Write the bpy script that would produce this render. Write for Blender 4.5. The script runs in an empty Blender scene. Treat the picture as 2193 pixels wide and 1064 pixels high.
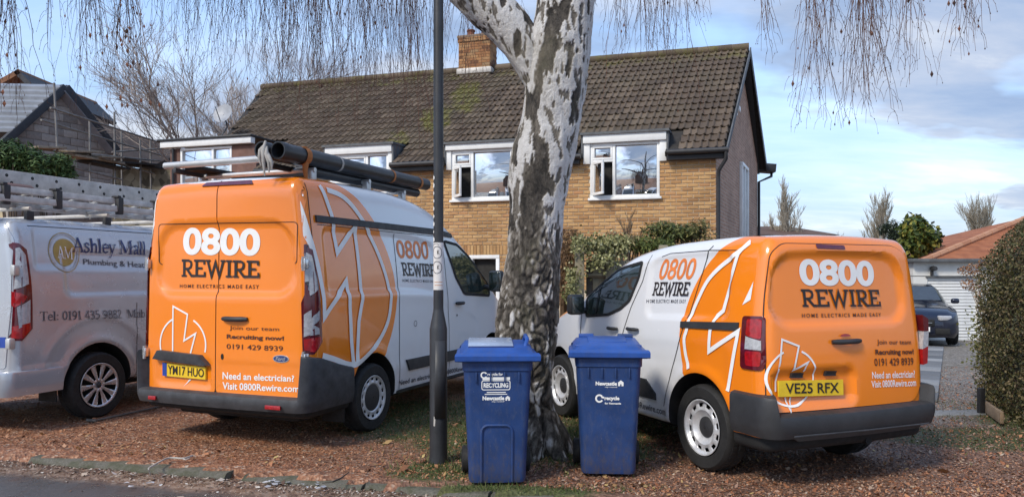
import bpy, bmesh, math, random
import numpy as np
from mathutils import Vector, Matrix, noise
from mathutils.bvhtree import BVHTree
R = math.radians
random.seed(7)
SC = bpy.context.scene
COL = SC.collection

# ------------------------------------------------------------------ camera
F, CX, HY, EYE = 1600.0, 1096.5, 590.0, 1.5          # photograph: focal length, centre, horizon (px), eye height (m)
cam_d = bpy.data.cameras.new("camera"); cam = bpy.data.objects.new("camera", cam_d); COL.objects.link(cam)
cam.location = (0, 0, EYE); cam.rotation_euler = (R(90), 0, 0)
cam_d.sensor_width = 36; cam_d.lens = 36 * F / 2193; cam_d.shift_y = (HY - 532) / 2193
cam_d.clip_start = 0.05; cam_d.clip_end = 3000
SC.camera = cam

# ------------------------------------------------------------------ sun and sky
SUN_AZ = (-0.66, -0.75); SUN_EL = R(43)               # from behind the camera, to the left
sd = bpy.data.lights.new("sun", 'SUN'); sd.energy = 1.3; sd.angle = R(13); sd.color = (1.0, 0.93, 0.82)
so = bpy.data.objects.new("sun", sd); COL.objects.link(so)
_l = math.hypot(*SUN_AZ)
sdir = Vector((SUN_AZ[0] / _l * math.cos(SUN_EL), SUN_AZ[1] / _l * math.cos(SUN_EL), math.sin(SUN_EL)))
so.rotation_euler = sdir.to_track_quat('Z', 'Y').to_euler(); so.location = (-20, -20, 30)

world = bpy.data.worlds.new("World"); SC.world = world; world.use_nodes = True
wn = world.node_tree.nodes; wl = world.node_tree.links; wn.clear()
w_out = wn.new('ShaderNodeOutputWorld'); w_bg = wn.new('ShaderNodeBackground'); w_bg.inputs[1].default_value = 0.15
sky = wn.new('ShaderNodeTexSky'); sky.sky_type = 'NISHITA'; sky.sun_disc = False
sky.sun_elevation = SUN_EL; sky.sun_rotation = math.atan2(SUN_AZ[0], SUN_AZ[1]); sky.air_density = 1.0; sky.dust_density = 0.6; sky.ozone_density = 2.0
tc = wn.new('ShaderNodeTexCoord')
sep = wn.new('ShaderNodeSeparateXYZ'); wl.new(tc.outputs['Generated'], sep.inputs[0])
def wmath(op, a, b=None, c=None):
    n = wn.new('ShaderNodeMath'); n.operation = op
    for i, v in enumerate((a, b, c)):
        if v is None: continue
        if isinstance(v, (int, float)): n.inputs[i].default_value = v
        else: wl.new(v, n.inputs[i])
    return n.outputs[0]
zc = wmath('ADD', wmath('MAXIMUM', sep.outputs[2], 0.0), 0.16)
px_, py_ = wmath('DIVIDE', sep.outputs[0], zc), wmath('DIVIDE', sep.outputs[1], zc)
cmb = wn.new('ShaderNodeCombineXYZ'); wl.new(px_, cmb.inputs[0]); wl.new(py_, cmb.inputs[1])
def wnoise(scale, detail, rough, off, stretch=(1, 1, 1), dist=0.0):
    mp = wn.new('ShaderNodeMapping'); mp.inputs['Location'].default_value = off; mp.inputs['Scale'].default_value = stretch
    wl.new(cmb.outputs[0], mp.inputs[0])
    n = wn.new('ShaderNodeTexNoise'); n.inputs['Scale'].default_value = scale; n.inputs['Detail'].default_value = detail
    n.inputs['Roughness'].default_value = rough; n.inputs['Distortion'].default_value = dist
    wl.new(mp.outputs[0], n.inputs[0]); return n.outputs[0]
def wramp(src, pts):
    r = wn.new('ShaderNodeValToRGB'); wl.new(src, r.inputs[0]); e = r.color_ramp.elements
    for i, (p, c) in enumerate(pts):
        if i < 2: el = e[i]; el.position = p
        else: el = e.new(p)
        el.color = (c, c, c, 1) if isinstance(c, (int, float)) else (*c, 1)
    return r.outputs[0]
big = wnoise(0.55, 6, 0.55, (3.1, 1.4, 0), (0.8, 1.0, 1), 0.3)
fine = wnoise(1.6, 7, 0.6, (0.4, 5.2, 0), (0.6, 1.2, 1), 0.2)
low_ = wmath('SUBTRACT', 1.0, wmath('MULTIPLY', wmath('MAXIMUM', sep.outputs[2], 0.0), 1.9))
cover = wmath('MAXIMUM', wramp(big, [(0.42, 0.0), (0.55, 1.0)]), wmath('MINIMUM', wmath('MAXIMUM', low_, 0.0), 1.0))
shade = wramp(fine, [(0.30, (0.82, 1.17, 1.88)), (0.44, (1.12, 1.45, 2.08)), (0.56, (1.55, 1.78, 2.25)), (0.70, (2.5, 2.6, 2.75))])
mixc = wn.new('ShaderNodeMixRGB'); wl.new(wmath('MULTIPLY', cover, 0.96), mixc.inputs[0]); wl.new(sky.outputs[0], mixc.inputs[1]); wl.new(shade, mixc.inputs[2])
wl.new(mixc.outputs[0], w_bg.inputs[0]); wl.new(w_bg.outputs[0], w_out.inputs[0])

SC.view_settings.view_transform = 'Standard'; SC.view_settings.look = 'None'
SC.view_settings.gamma = 1.0; SC.view_settings.exposure = 1.25
SC.view_settings.use_curve_mapping = False

# ------------------------------------------------------------------ helpers
def at(px, py, d):
    """world point at depth d seen at a pixel of the photograph"""
    return Vector(((px - CX) / F * d, d, EYE + (HY - py) / F * d))
def gp(px, py, z=0.0):
    d = (EYE - z) * F / (py - HY); return Vector(((px - CX) / F * d, d, z))

def tag(o, label=None, cat=None, group=None, kind=None):
    if label: o['label'] = label
    if cat: o['category'] = cat
    if group: o['group'] = group
    if kind: o['kind'] = kind
    return o
def empty(name, loc=(0, 0, 0), rz=0.0, label=None, cat=None, group=None):
    o = bpy.data.objects.new(name, None); COL.objects.link(o); o.location = loc; o.rotation_euler = (0, 0, rz); o.empty_display_size = 0.1
    return tag(o, label, cat, group)
def link(name, me, parent=None):
    o = bpy.data.objects.new(name, me); COL.objects.link(o)
    if parent: o.parent = parent
    return o

class MB:
    """collects shapes; build() links them as ONE mesh object"""
    def __init__(s): s.v = []; s.f = []; s.m = []; s.c = None
    def add(s, vs, fs, mi=0):
        b = len(s.v); s.v.extend([tuple(p) for p in vs]); s.f.extend([tuple(i + b for i in f) for f in fs]); s.m.extend([mi] * len(fs)); return s
    def box(s, c, d, rz=0.0, mi=0, mat=None):
        x, y, z = (k / 2 for k in d)
        vs = [Vector((a * x, b * y, e * z)) for e in (-1, 1) for a, b in ((-1, -1), (1, -1), (1, 1), (-1, 1))]
        if mat is None: mat = Matrix.Rotation(rz, 3, 'Z')
        vs = [mat @ v + Vector(c) for v in vs]
        return s.add(vs, [(3, 2, 1, 0), (4, 5, 6, 7), (0, 1, 5, 4), (1, 2, 6, 5), (2, 3, 7, 6), (3, 0, 4, 7)], mi)
    def cbox(s, c, d, b=0.01, mi=0, mat=None):
        """box with chamfered edges"""
        bm = bmesh.new(); bmesh.ops.create_cube(bm, size=1)
        for v in bm.verts: v.co = Vector((v.co.x * d[0], v.co.y * d[1], v.co.z * d[2]))
        bmesh.ops.bevel(bm, geom=list(bm.edges), offset=b, segments=2, affect='EDGES', profile=0.5)
        M_ = mat if mat is not None else Matrix.Identity(3)
        bm.verts.ensure_lookup_table()
        s.add([M_ @ v.co + Vector(c) for v in bm.verts], [[v.index for v in f.verts] for f in bm.faces], mi); bm.free(); return s
    def tube(s, pts, rad, n=8, mi=0, caps=True):
        pts = [Vector(p) for p in pts]; rr = rad if isinstance(rad, (list, tuple)) else [rad] * len(pts)
        b = len(s.v); up = None; L = len(pts)
        for i, p in enumerate(pts):
            t = (pts[min(i + 1, L - 1)] - pts[max(i - 1, 0)])
            if t.length < 1e-9: t = Vector((0, 0, 1))
            t.normalize()
            if up is None:
                a = Vector((0, 0, 1)) if abs(t.z) < 0.9 else Vector((1, 0, 0)); up = t.cross(a).normalized()
            else:
                up = (up - t * up.dot(t)); up = up.normalized() if up.length > 1e-6 else t.orthogonal().normalized()
            w = t.cross(up)
            for k in range(n):
                an = 2 * math.pi * k / n; s.v.append(tuple(p + (up * math.cos(an) + w * math.sin(an)) * rr[i]))
        for i in range(L - 1):
            for k in range(n):
                k2 = (k + 1) % n; s.f.append((b + i * n + k, b + i * n + k2, b + (i + 1) * n + k2, b + (i + 1) * n + k)); s.m.append(mi)
        if caps:
            s.f.append(tuple(b + k for k in range(n))[::-1]); s.f.append(tuple(b + (L - 1) * n + k for k in range(n))); s.m += [mi, mi]
        return s
    def lathe(s, prof, n=32, axis='z', c=(0, 0, 0), mi=0, close=False):
        """prof: (radius, along-axis)"""
        b = len(s.v); c = Vector(c); L = len(prof)
        for r, h in prof:
            for k in range(n):
                a = 2 * math.pi * k / n; u, w = r * math.cos(a), r * math.sin(a)
                s.v.append(tuple(c + (Vector((u, w, h)) if axis == 'z' else Vector((h, u, w)) if axis == 'x' else Vector((w, h, u)))))
        for i in range(L - 1 + (1 if close else 0)):
            i2 = (i + 1) % L
            for k in range(n):
                k2 = (k + 1) % n; s.f.append((b + i * n + k, b + i * n + k2, b + i2 * n + k2, b + i2 * n + k)); s.m.append(mi)
        return s
    def prism(s, poly, d0, d1, fn, mi=0):
        """poly of 2-D points extruded between depth d0 and d1; fn(u, v, d) -> point"""
        n = len(poly); b = len(s.v)
        s.v += [tuple(fn(u, v, d0)) for u, v in poly] + [tuple(fn(u, v, d1)) for u, v in poly]
        s.f += [tuple(b + i for i in range(n)), tuple(b + n + i for i in range(n))[::-1]] + [(b + i, b + n + i, b + n + (i + 1) % n, b + (i + 1) % n) for i in range(n)]
        s.m += [mi] * (n + 2); return s
    def build(s, name, mats, parent=None, smooth=None, rnd=None):
        me = bpy.data.meshes.new(name); me.from_pydata(s.v, [], s.f)
        for m in (mats if isinstance(mats, (list, tuple)) else [mats]): me.materials.append(m)
        me.polygons.foreach_set('material_index', s.m)
        if rnd is not None:
            at_ = me.attributes.new('rnd', 'FLOAT', 'FACE'); at_.data.foreach_set('value', rnd)
        fix(me, smooth); return link(name, me, parent)
def fix(me, smooth):
    me.validate(); me.update()
    if smooth:
        bm = bmesh.new(); bm.from_mesh(me); bmesh.ops.recalc_face_normals(bm, faces=bm.faces)
        for f in bm.faces: f.smooth = True
        lim = R(smooth)
        for e in bm.edges:
            if len(e.link_faces) == 2 and e.calc_face_angle(0) > lim: e.smooth = False
        bm.to_mesh(me); bm.free()

# ------------------------------------------------------------------ materials
class NT:
    def __init__(s, name):
        s.mat = bpy.data.materials.new(name); s.mat.use_nodes = True; s.n = s.mat.node_tree.nodes; s.l = s.mat.node_tree.links
        s.b = s.n['Principled BSDF']; s._tc = None; s._geo = None
    def tc(s, kind='Object'):
        if not s._tc: s._tc = s.n.new('ShaderNodeTexCoord')
        return s._tc.outputs[kind]
    def geo(s, k='Position'):
        if not s._geo: s._geo = s.n.new('ShaderNodeNewGeometry')
        return s._geo.outputs[k]
    def put(s, sock, v):
        if isinstance(v, (int, float)): sock.default_value = v
        elif isinstance(v, (tuple, list)): sock.default_value = (*v, 1) if len(v) == 3 and sock.type == 'RGBA' else v
        else: s.l.new(v, sock)
    def math(s, op, a, b=None, c=None):
        n = s.n.new('ShaderNodeMath'); n.operation = op
        for i, v in enumerate((a, b, c)):
            if v is not None: s.put(n.inputs[i], v)
        return n.outputs[0]
    def sep(s, v):
        n = s.n.new('ShaderNodeSeparateXYZ'); s.l.new(v, n.inputs[0]); return n.outputs
    def noise(s, vec, scale, detail=4, rough=0.55, stretch=None, off=None, dist=0.0, out=0):
        if stretch or off:
            mp = s.n.new('ShaderNodeMapping'); s.l.new(vec, mp.inputs[0])
            if stretch: mp.inputs['Scale'].default_value = stretch
            if off: mp.inputs['Location'].default_value = off
            vec = mp.outputs[0]
        n = s.n.new('ShaderNodeTexNoise'); s.l.new(vec, n.inputs[0]); n.inputs['Scale'].default_value = scale
        n.inputs['Detail'].default_value = detail; n.inputs['Roughness'].default_value = rough; n.inputs['Distortion'].default_value = dist
        return n.outputs[out]
    def voro(s, vec, scale, feature='F1', out='Distance'):
        n = s.n.new('ShaderNodeTexVoronoi'); n.feature = feature; s.l.new(vec, n.inputs[0]); n.inputs['Scale'].default_value = scale; return n.outputs[out]
    def ramp(s, src, pts, interp='LINEAR'):
        r = s.n.new('ShaderNodeValToRGB'); s.l.new(src, r.inputs[0]); r.color_ramp.interpolation = interp; e = r.color_ramp.elements
        for i, (p, c) in enumerate(pts):
            if i < 2: el = e[i]; el.position = p
            else: el = e.new(p)
            el.color = (c, c, c, 1) if isinstance(c, (int, float)) else (*c, 1)
        return r.outputs[0]
    def mix(s, fac, a, b, mode='MIX'):
        n = s.n.new('ShaderNodeMixRGB'); n.blend_type = mode; s.put(n.inputs[0], fac); s.put(n.inputs[1], a); s.put(n.inputs[2], b); return n.outputs[0]
    def bump(s, h, strength=0.3, dist=0.01):
        n = s.n.new('ShaderNodeBump'); n.inputs['Strength'].default_value = strength; n.inputs['Distance'].default_value = dist
        s.l.new(h, n.inputs['Height']); s.l.new(n.outputs[0], s.b.inputs['Normal']); return n
    def out(s, col=None, rough=None, metal=None, coat=None, spec=None):
        if col is not None: s.put(s.b.inputs['Base Color'], col)
        if rough is not None: s.put(s.b.inputs['Roughness'], rough)
        if metal is not None: s.put(s.b.inputs['Metallic'], metal)
        if coat is not None: s.put(s.b.inputs['Coat Weight'], coat); s.b.inputs['Coat Roughness'].default_value = 0.06
        if spec is not None: s.put(s.b.inputs['Specular IOR Level'], spec)
        return s.mat
def plain(name, col, rough=0.5, metal=0.0, coat=0.0, var=0.15, vs=6.0, bump=0.0, bs=60.0, spec=None):
    t = NT(name); n = t.noise(t.tc(), vs, 5, 0.6)
    c2 = tuple(min(1, k * (1 + var)) for k in col); c1 = tuple(k * (1 - var) for k in col)
    c = t.ramp(n, [(0.3, c1), (0.7, c2)])
    if bump: t.bump(t.noise(t.tc(), bs, 4, 0.6), bump, 0.005)
    rr = t.ramp(t.noise(t.tc(), vs * 2.3, 4, 0.6, off=(3, 1, 2)), [(0.3, max(0.02, rough * 0.85)), (0.7, min(1, rough * 1.15))])
    return t.out(c, rr, metal, coat, spec)
def varied(name, ramp, source, rough=0.8, bump=0.3, bs=40, extra=None):
    """colour differs piece by piece: source 'obj' (one object per piece) or 'rnd' (face attribute)"""
    t = NT(name)
    if source == 'obj': r = t.n.new('ShaderNodeObjectInfo').outputs['Random']
    else:
        a = t.n.new('ShaderNodeAttribute'); a.attribute_name = 'rnd'; r = a.outputs['Fac']
    c = t.ramp(r, ramp)
    n = t.noise(t.geo(), bs, 5, 0.65)
    c = t.mix(0.35, c, t.ramp(n, [(0.25, (0.35,) * 3), (0.75, (1.5,) * 3)]), 'MULTIPLY')
    if extra: c = extra(t, c)
    if bump: t.bump(n, bump, 0.006)
    return t.out(c, rough)

ORANGE = (0.92, 0.24, 0.008)
WHITE = (0.74, 0.745, 0.76)
def livery(name, yc, zc, a, b, p, y0, hood=None):
    """white van wrapped in orange at the back and inside a disc on each side"""
    t = NT(name); x, y, z = t.sep(t.tc())
    e1 = t.math('POWER', t.math('ABSOLUTE', t.math('DIVIDE', t.math('SUBTRACT', y, yc), a)), p)
    e2 = t.math('POWER', t.math('ABSOLUTE', t.math('DIVIDE', t.math('SUBTRACT', z, zc), b)), p)
    disc = t.math('LESS_THAN', t.math('ADD', e1, e2), 1.0)
    back = t.math('LESS_THAN', y, y0)
    m = t.math('MAXIMUM', disc, back)
    if hood:
        hz = t.math('GREATER_THAN', z, t.math('SUBTRACT', hood[0], t.math('MULTIPLY', t.math('SUBTRACT', y, hood[1]), hood[2])))
        m = t.math('MAXIMUM', m, t.math('MULTIPLY', hz, t.math('GREATER_THAN', y, hood[1])))
    dirt = t.noise(t.tc(), 2.2, 6, 0.65)
    o = t.mix(t.math('MULTIPLY', dirt, 0.25), ORANGE, (0.82, 0.19, 0.010))
    low = t.math('MULTIPLY', t.ramp(z, [(0.0, 1.0), (0.85, 0.0)]), t.ramp(t.noise(t.tc(), 7, 5, 0.7), [(0.35, 0.0), (0.75, 0.5)]))
    w = t.mix(low, WHITE, (0.42, 0.39, 0.34))
    c = t.mix(m, w, o)
    c = t.mix(t.math('MULTIPLY', low, 0.25), c, (0.25, 0.17, 0.10))
    t.bump(t.math('ADD', t.noise(t.tc(), 2.6, 2, .5), t.math('MULTIPLY', t.noise(t.tc(), 9, 2, .5), .2)), .10, .03)
    return t.out(c, t.ramp(dirt, [(0.3, 0.14), (0.7, 0.28)]), 0, 0.8)
M = {}
M['blackplastic'] = plain('black plastic', (0.028, 0.028, 0.03), 0.55, bump=0.15, bs=300, var=0.25)
M['greyplastic'] = plain('weathered bumper plastic', (0.043, 0.044, 0.048), 0.6, bump=0.2, bs=200, var=0.4, vs=9)
M['gap'] = plain('dark gap', (0.012, 0.012, 0.012), 0.8)
M['rubber'] = plain('rubber', (0.016, 0.0155, 0.015), 0.75, var=0.35, vs=14, bump=0.2, bs=120)
M['steel'] = plain('painted steel wheel', (0.62, 0.62, 0.63), 0.38, metal=0.35, var=0.2, vs=14)
M['alloy'] = plain('alloy', (0.66, 0.66, 0.68), 0.28, metal=0.7, var=0.1)
M['alum'] = plain('aluminium', (0.56, 0.55, 0.53), 0.42, metal=0.55, var=0.15)
M['alumdull'] = plain('dull aluminium', (0.50, 0.47, 0.43), 0.6, metal=0.2, var=0.25, vs=9)
M['glassdark'] = plain('vehicle glass', (0.022, 0.034, 0.032), 0.03, coat=0.6, var=0.2); M['glassdark'].node_tree.nodes['Principled BSDF'].inputs['IOR'].default_value = 1.9
M['red'] = plain('red lens', (0.36, 0.008, 0.012), 0.12, coat=0.6, var=0.3, vs=30)
M['darkred'] = plain('dark red lens', (0.10, 0.006, 0.012), 0.12, coat=0.6, var=0.25, vs=20)
M['clear'] = plain('clear lens', (0.42, 0.42, 0.43), 0.1, coat=0.6, var=0.25, vs=45)
M['textwhite'] = plain('white vinyl', (0.84, 0.83, 0.80), 0.4, var=0.05)
M['textblack'] = plain('black vinyl', (0.022, 0.014, 0.012), 0.4)
M['textdark'] = plain('brown black vinyl', (0.075, 0.02, 0.008), 0.4)
M['textorange'] = plain('orange vinyl', (0.80, 0.22, 0.05), 0.4)
M['textnavy'] = plain('navy vinyl', (0.025, 0.045, 0.16), 0.4)
M['textgrey'] = plain('grey vinyl', (0.07, 0.07, 0.085), 0.4)
M['gold'] = plain('gold vinyl', (0.42, 0.29, 0.07), 0.4)
M['yellow'] = plain('plate yellow', (0.80, 0.52, 0.02), 0.4)
M['euroblue'] = plain('plate blue', (0.02, 0.06, 0.32), 0.4)
M['chrome'] = plain('bright metal', (0.62, 0.62, 0.62), 0.25, metal=0.8)
M['pvc'] = plain('white pvc', (0.78, 0.78, 0.76), 0.35, var=0.06)
M['cloth'] = plain('pale cloth', (0.46, 0.43, 0.39), 0.9, bump=0.4, bs=80)
M['strap'] = plain('orange strap', (0.46, 0.17, 0.05), 0.8)
# ------------------------------------------------------------------ lettering
def text2d(s, bold=0.0, shear=0.0, spacing=1.0):
    cu = bpy.data.curves.new('lettering', 'FONT'); cu.body = s; cu.offset = bold; cu.shear = shear; cu.space_character = spacing
    cu.resolution_u = 9 if len(s) < 6 else 3; cu.fill_mode = 'FRONT'
    ob = bpy.data.objects.new('lettering', cu); me = ob.to_mesh()
    vs = [(v.co.x, v.co.y) for v in me.vertices]; fs = [tuple(p.vertices) for p in me.polygons]
    ob.to_mesh_clear(); bpy.data.objects.remove(ob); bpy.data.curves.remove(cu)
    return [(vs, fs)]
def ribbon(pts, w, closed=False):
    """mitred flat stroke along a polyline; w a number or one width per point"""
    P = [Vector((p[0], p[1])) for p in pts]; n = len(P); vs = []; fs = []
    for i in range(n):
        a = P[(i - 1) % n] if (closed or i > 0) else None; b = P[(i + 1) % n] if (closed or i < n - 1) else None
        d1 = (P[i] - a).normalized() if a is not None else None; d2 = (b - P[i]).normalized() if b is not None else None
        if d1 is None: d1 = d2
        if d2 is None: d2 = d1
        n1 = Vector((-d1.y, d1.x)); n2 = Vector((-d2.y, d2.x)); m = n1 + n2
        m = m.normalized() if m.length > 1e-4 else n1
        k = 1.0 / max(0.35, m.dot(n1)); ww = w[i] if isinstance(w, (list, tuple)) else w
        vs += [tuple(P[i] + m * k * ww / 2), tuple(P[i] - m * k * ww / 2)]
    for i in range(n if closed else n - 1):
        j = (i + 1) % n; fs.append((2 * i, 2 * i + 1, 2 * j + 1, 2 * j))
    return (vs, fs)
def arc(cx, cy, rx, ry, a0, a1, n=24):
    return [(cx + rx * math.cos(R(a0 + (a1 - a0) * i / n)), cy + ry * math.sin(R(a0 + (a1 - a0) * i / n))) for i in range(n + 1)]
T, t_ = 0.135, 0.055
SERIF = {  # advance, strokes: (points, width); cap height 1
 'A': (0.86, [([(.08, 0), (.42, 1)], t_), ([(.40, 1), (.76, 0)], T), ([(.18, .34), (.62, .34)], t_), ([(-.02, .02), (.2, .02)], t_), ([(.62, .02), (.9, .02)], t_)]),
 's': (0.48, [([(.38, .48), (.34, .62), (.2, .66), (.08, .58), (.1, .44), (.3, .3), (.38, .17), (.3, .03), (.16, 0), (.05, .06), (.03, .2)], .085)]),
 'h': (0.62, [([(.13, 0), (.13, 1)], T), ([(.19, .5), (.3, .63), (.42, .61), (.47, .48), (.47, 0)], .1), ([(0, .02), (.27, .02)], t_), ([(.36, .02), (.6, .02)], t_), ([(0, .98), (.1, .98)], t_)]),
 'l': (0.32, [([(.14, 0), (.14, 1)], T), ([(0, .02), (.29, .02)], t_), ([(0, .98), (.1, .98)], t_)]),
 'e': (0.54, [([(.08, .37), (.46, .37), (.42, .58), (.27, .66), (.12, .56), (.06, .34), (.12, .1), (.28, .02), (.47, .12)], .085)]),
 'y': (0.56, [([(.06, .64), (.29, .05)], .12), ([(.5, .64), (.27, -.05), (.16, -.28), (.03, -.27)], t_), ([(-.02, .64), (.2, .64)], t_), ([(.38, .64), (.58, .64)], t_)]),
 'M': (1.14, [([(.14, 0), (.14, 1)], t_), ([(.14, 1), (.53, .1)], T), ([(.53, .05), (.92, 1)], t_), ([(.95, 0), (.95, 1)], T), ([(0, .02), (.28, .02)], t_), ([(.8, .02), (1.1, .02)], t_), ([(0, .98), (.1, .98)], t_), ([(1.0, .98), (1.1, .98)], t_)]),
 'a': (0.54, [([(.08, .5), (.16, .64), (.3, .65), (.4, .54), (.4, .08), (.52, .03)], .1), ([(.36, .36), (.14, .28), (.06, .15), (.15, .02), (.34, .12)], .08)]),
 'T': (0.76, [([(.37, 0), (.37, 1)], T), ([(0, .8), (.03, .97), (.71, .97), (.74, .8)], t_), ([(.22, .02), (.52, .02)], t_)]),
 'o': (0.56, [(arc(.27, .33, .21, .31, 0, 352, 14), .09)]),
 'b': (0.58, [([(.12, 0), (.12, 1)], T), ([(.19, .52), (.32, .64), (.47, .55), (.52, .32), (.46, .08), (.3, .01), (.19, .08)], .09), ([(0, .98), (.08, .98)], t_)]),
 ':': (0.28, [([(.13, .04), (.13, .16)], .13), ([(.13, .5), (.13, .62)], .13)]),
 ' ': (0.34, []),
 '0': (0.58, [(arc(.28, .5, .21, .46, 0, 352, 16), .09)]),
 '1': (0.44, [([(.22, 0), (.22, 1)], .12), ([(.05, .86), (.17, .93)], t_), ([(.06, .02), (.4, .02)], t_)]),
 '9': (0.58, [(arc(.27, .68, .19, .28, 0, 352, 14), .09), ([(.47, .6), (.42, .3), (.28, .08), (.08, .02)], .09)]),
 '4': (0.58, [([(.4, 0), (.4, .98), (.04, .3), (.54, .3)], .085)]),
 '3': (0.56, [([(.06, .8), (.2, .96), (.38, .9), (.42, .72), (.3, .55), (.18, .53), (.34, .5), (.46, .32), (.38, .08), (.2, .02), (.04, .1)], .09)]),
 '5': (0.56, [([(.46, .97), (.14, .97), (.1, .58), (.3, .62), (.45, .46), (.44, .2), (.28, .02), (.05, .06)], .09)]),
 '8': (0.58, [(arc(.28, .74, .17, .22, 0, 352, 12), .09), (arc(.28, .26, .21, .25, 0, 352, 12), .09)]),
 '2': (0.56, [([(.06, .76), (.14, .94), (.3, .97), (.43, .84), (.4, .6), (.06, .06), (.48, .06)], .085)]),
}
S_ = 0.165
SLAB = {
 'R': (0.88, [([(.2, 0), (.2, 1)], S_), ([(.02, .93), (.52, .93), (.67, .85), (.7, .7), (.65, .55), (.5, .46), (.28, .46)], .135), ([(.42, .42), (.72, .06), (.9, .06)], .15), ([(.02, .055), (.38, .055)], .11)]),
 'E': (0.84, [([(.2, 0), (.2, 1)], S_), ([(.02, .935), (.72, .935), (.72, .72)], .13), ([(.28, .5), (.6, .5)], .13), ([(.02, .065), (.76, .065), (.76, .3)], .13)]),
 'W': (1.3, [([(-.02, .945), (.3, .945)], .11), ([(.12, .95), (.38, .04), (.64, .86), (.9, .04), (1.16, .95)], .15), ([(.98, .945), (1.3, .945)], .11)]),
 'I': (0.48, [([(.24, 0), (.24, 1)], S_), ([(.04, .945), (.44, .945)], .11), ([(.04, .055), (.44, .055)], .11)]),
}
def strokes(s, font):
    x = 0; out = []
    for ch in s:
        adv, st = font[ch]
        for pts, w in st:
            cl = len(pts) > 10 and abs(pts[0][0] - pts[-1][0]) < .08 and abs(pts[0][1] - pts[-1][1]) < .12 and ch in '0o98'
            out.append(ribbon([(px + x, py) for px, py in pts], w, cl))
        x += adv
    return out
def fit(shapes, TL, BL, TR, BR, y0=None, y1=None):
    """map flat shapes into a quad given by its four corners"""
    xs = [v[0] for s in shapes for v in s[0]]; ys = [v[1] for s in shapes for v in s[0]]
    xa, xb = min(xs), max(xs); ya = min(ys) if y0 is None else y0; yb = max(ys) if y1 is None else y1
    TL, BL, TR, BR = (Vector(k) for k in (TL, BL, TR, BR)); out = []
    for vs, fs in shapes:
        nv = []
        for x, y in vs:
            u = (x - xa) / (xb - xa); v = (y - ya) / (yb - ya)
            nv.append(tuple((BL * (1 - u) + BR * u) * (1 - v) + (TL * (1 - u) + TR * u) * v))
        out.append((nv, fs))
    return out
def rect(u0, v0, u1, v1): return (u0, v1), (u0, v0), (u1, v1), (u1, v0)
def poly(pts): return [([tuple(p) for p in pts], [tuple(range(len(pts)))])]
def rounded(pts, r, n=5):
    """polygon with its corners rounded"""
    out = []; N = len(pts); P = [Vector(p) for p in pts]
    for i in range(N):
        a, b, c = P[i - 1], P[i], P[(i + 1) % N]; d1 = (a - b); d2 = (c - b); k = min(r, d1.length * .45, d2.length * .45)
        p0 = b + d1.normalized() * k; p1 = b + d2.normalized() * k
        for j in range(n + 1):
            s = j / n; out.append(tuple(p0 * (1 - s) ** 2 + b * 2 * s * (1 - s) + p1 * s * s))
    return out
def smoothline(pts, n=4):
    """Catmull-Rom through the points"""
    P = [Vector(p) for p in pts]; out = []
    for i in range(len(P) - 1):
        a, b, c, d = P[max(i - 1, 0)], P[i], P[i + 1], P[min(i + 2, len(P) - 1)]
        for j in range(n):
            s = j / n
            out.append(tuple(0.5 * ((2 * b) + (c - a) * s + (2 * a - 5 * b + 4 * c - d) * s * s + (3 * b - a - 3 * c + d) * s ** 3)))
    out.append(tuple(P[-1])); return out

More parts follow.
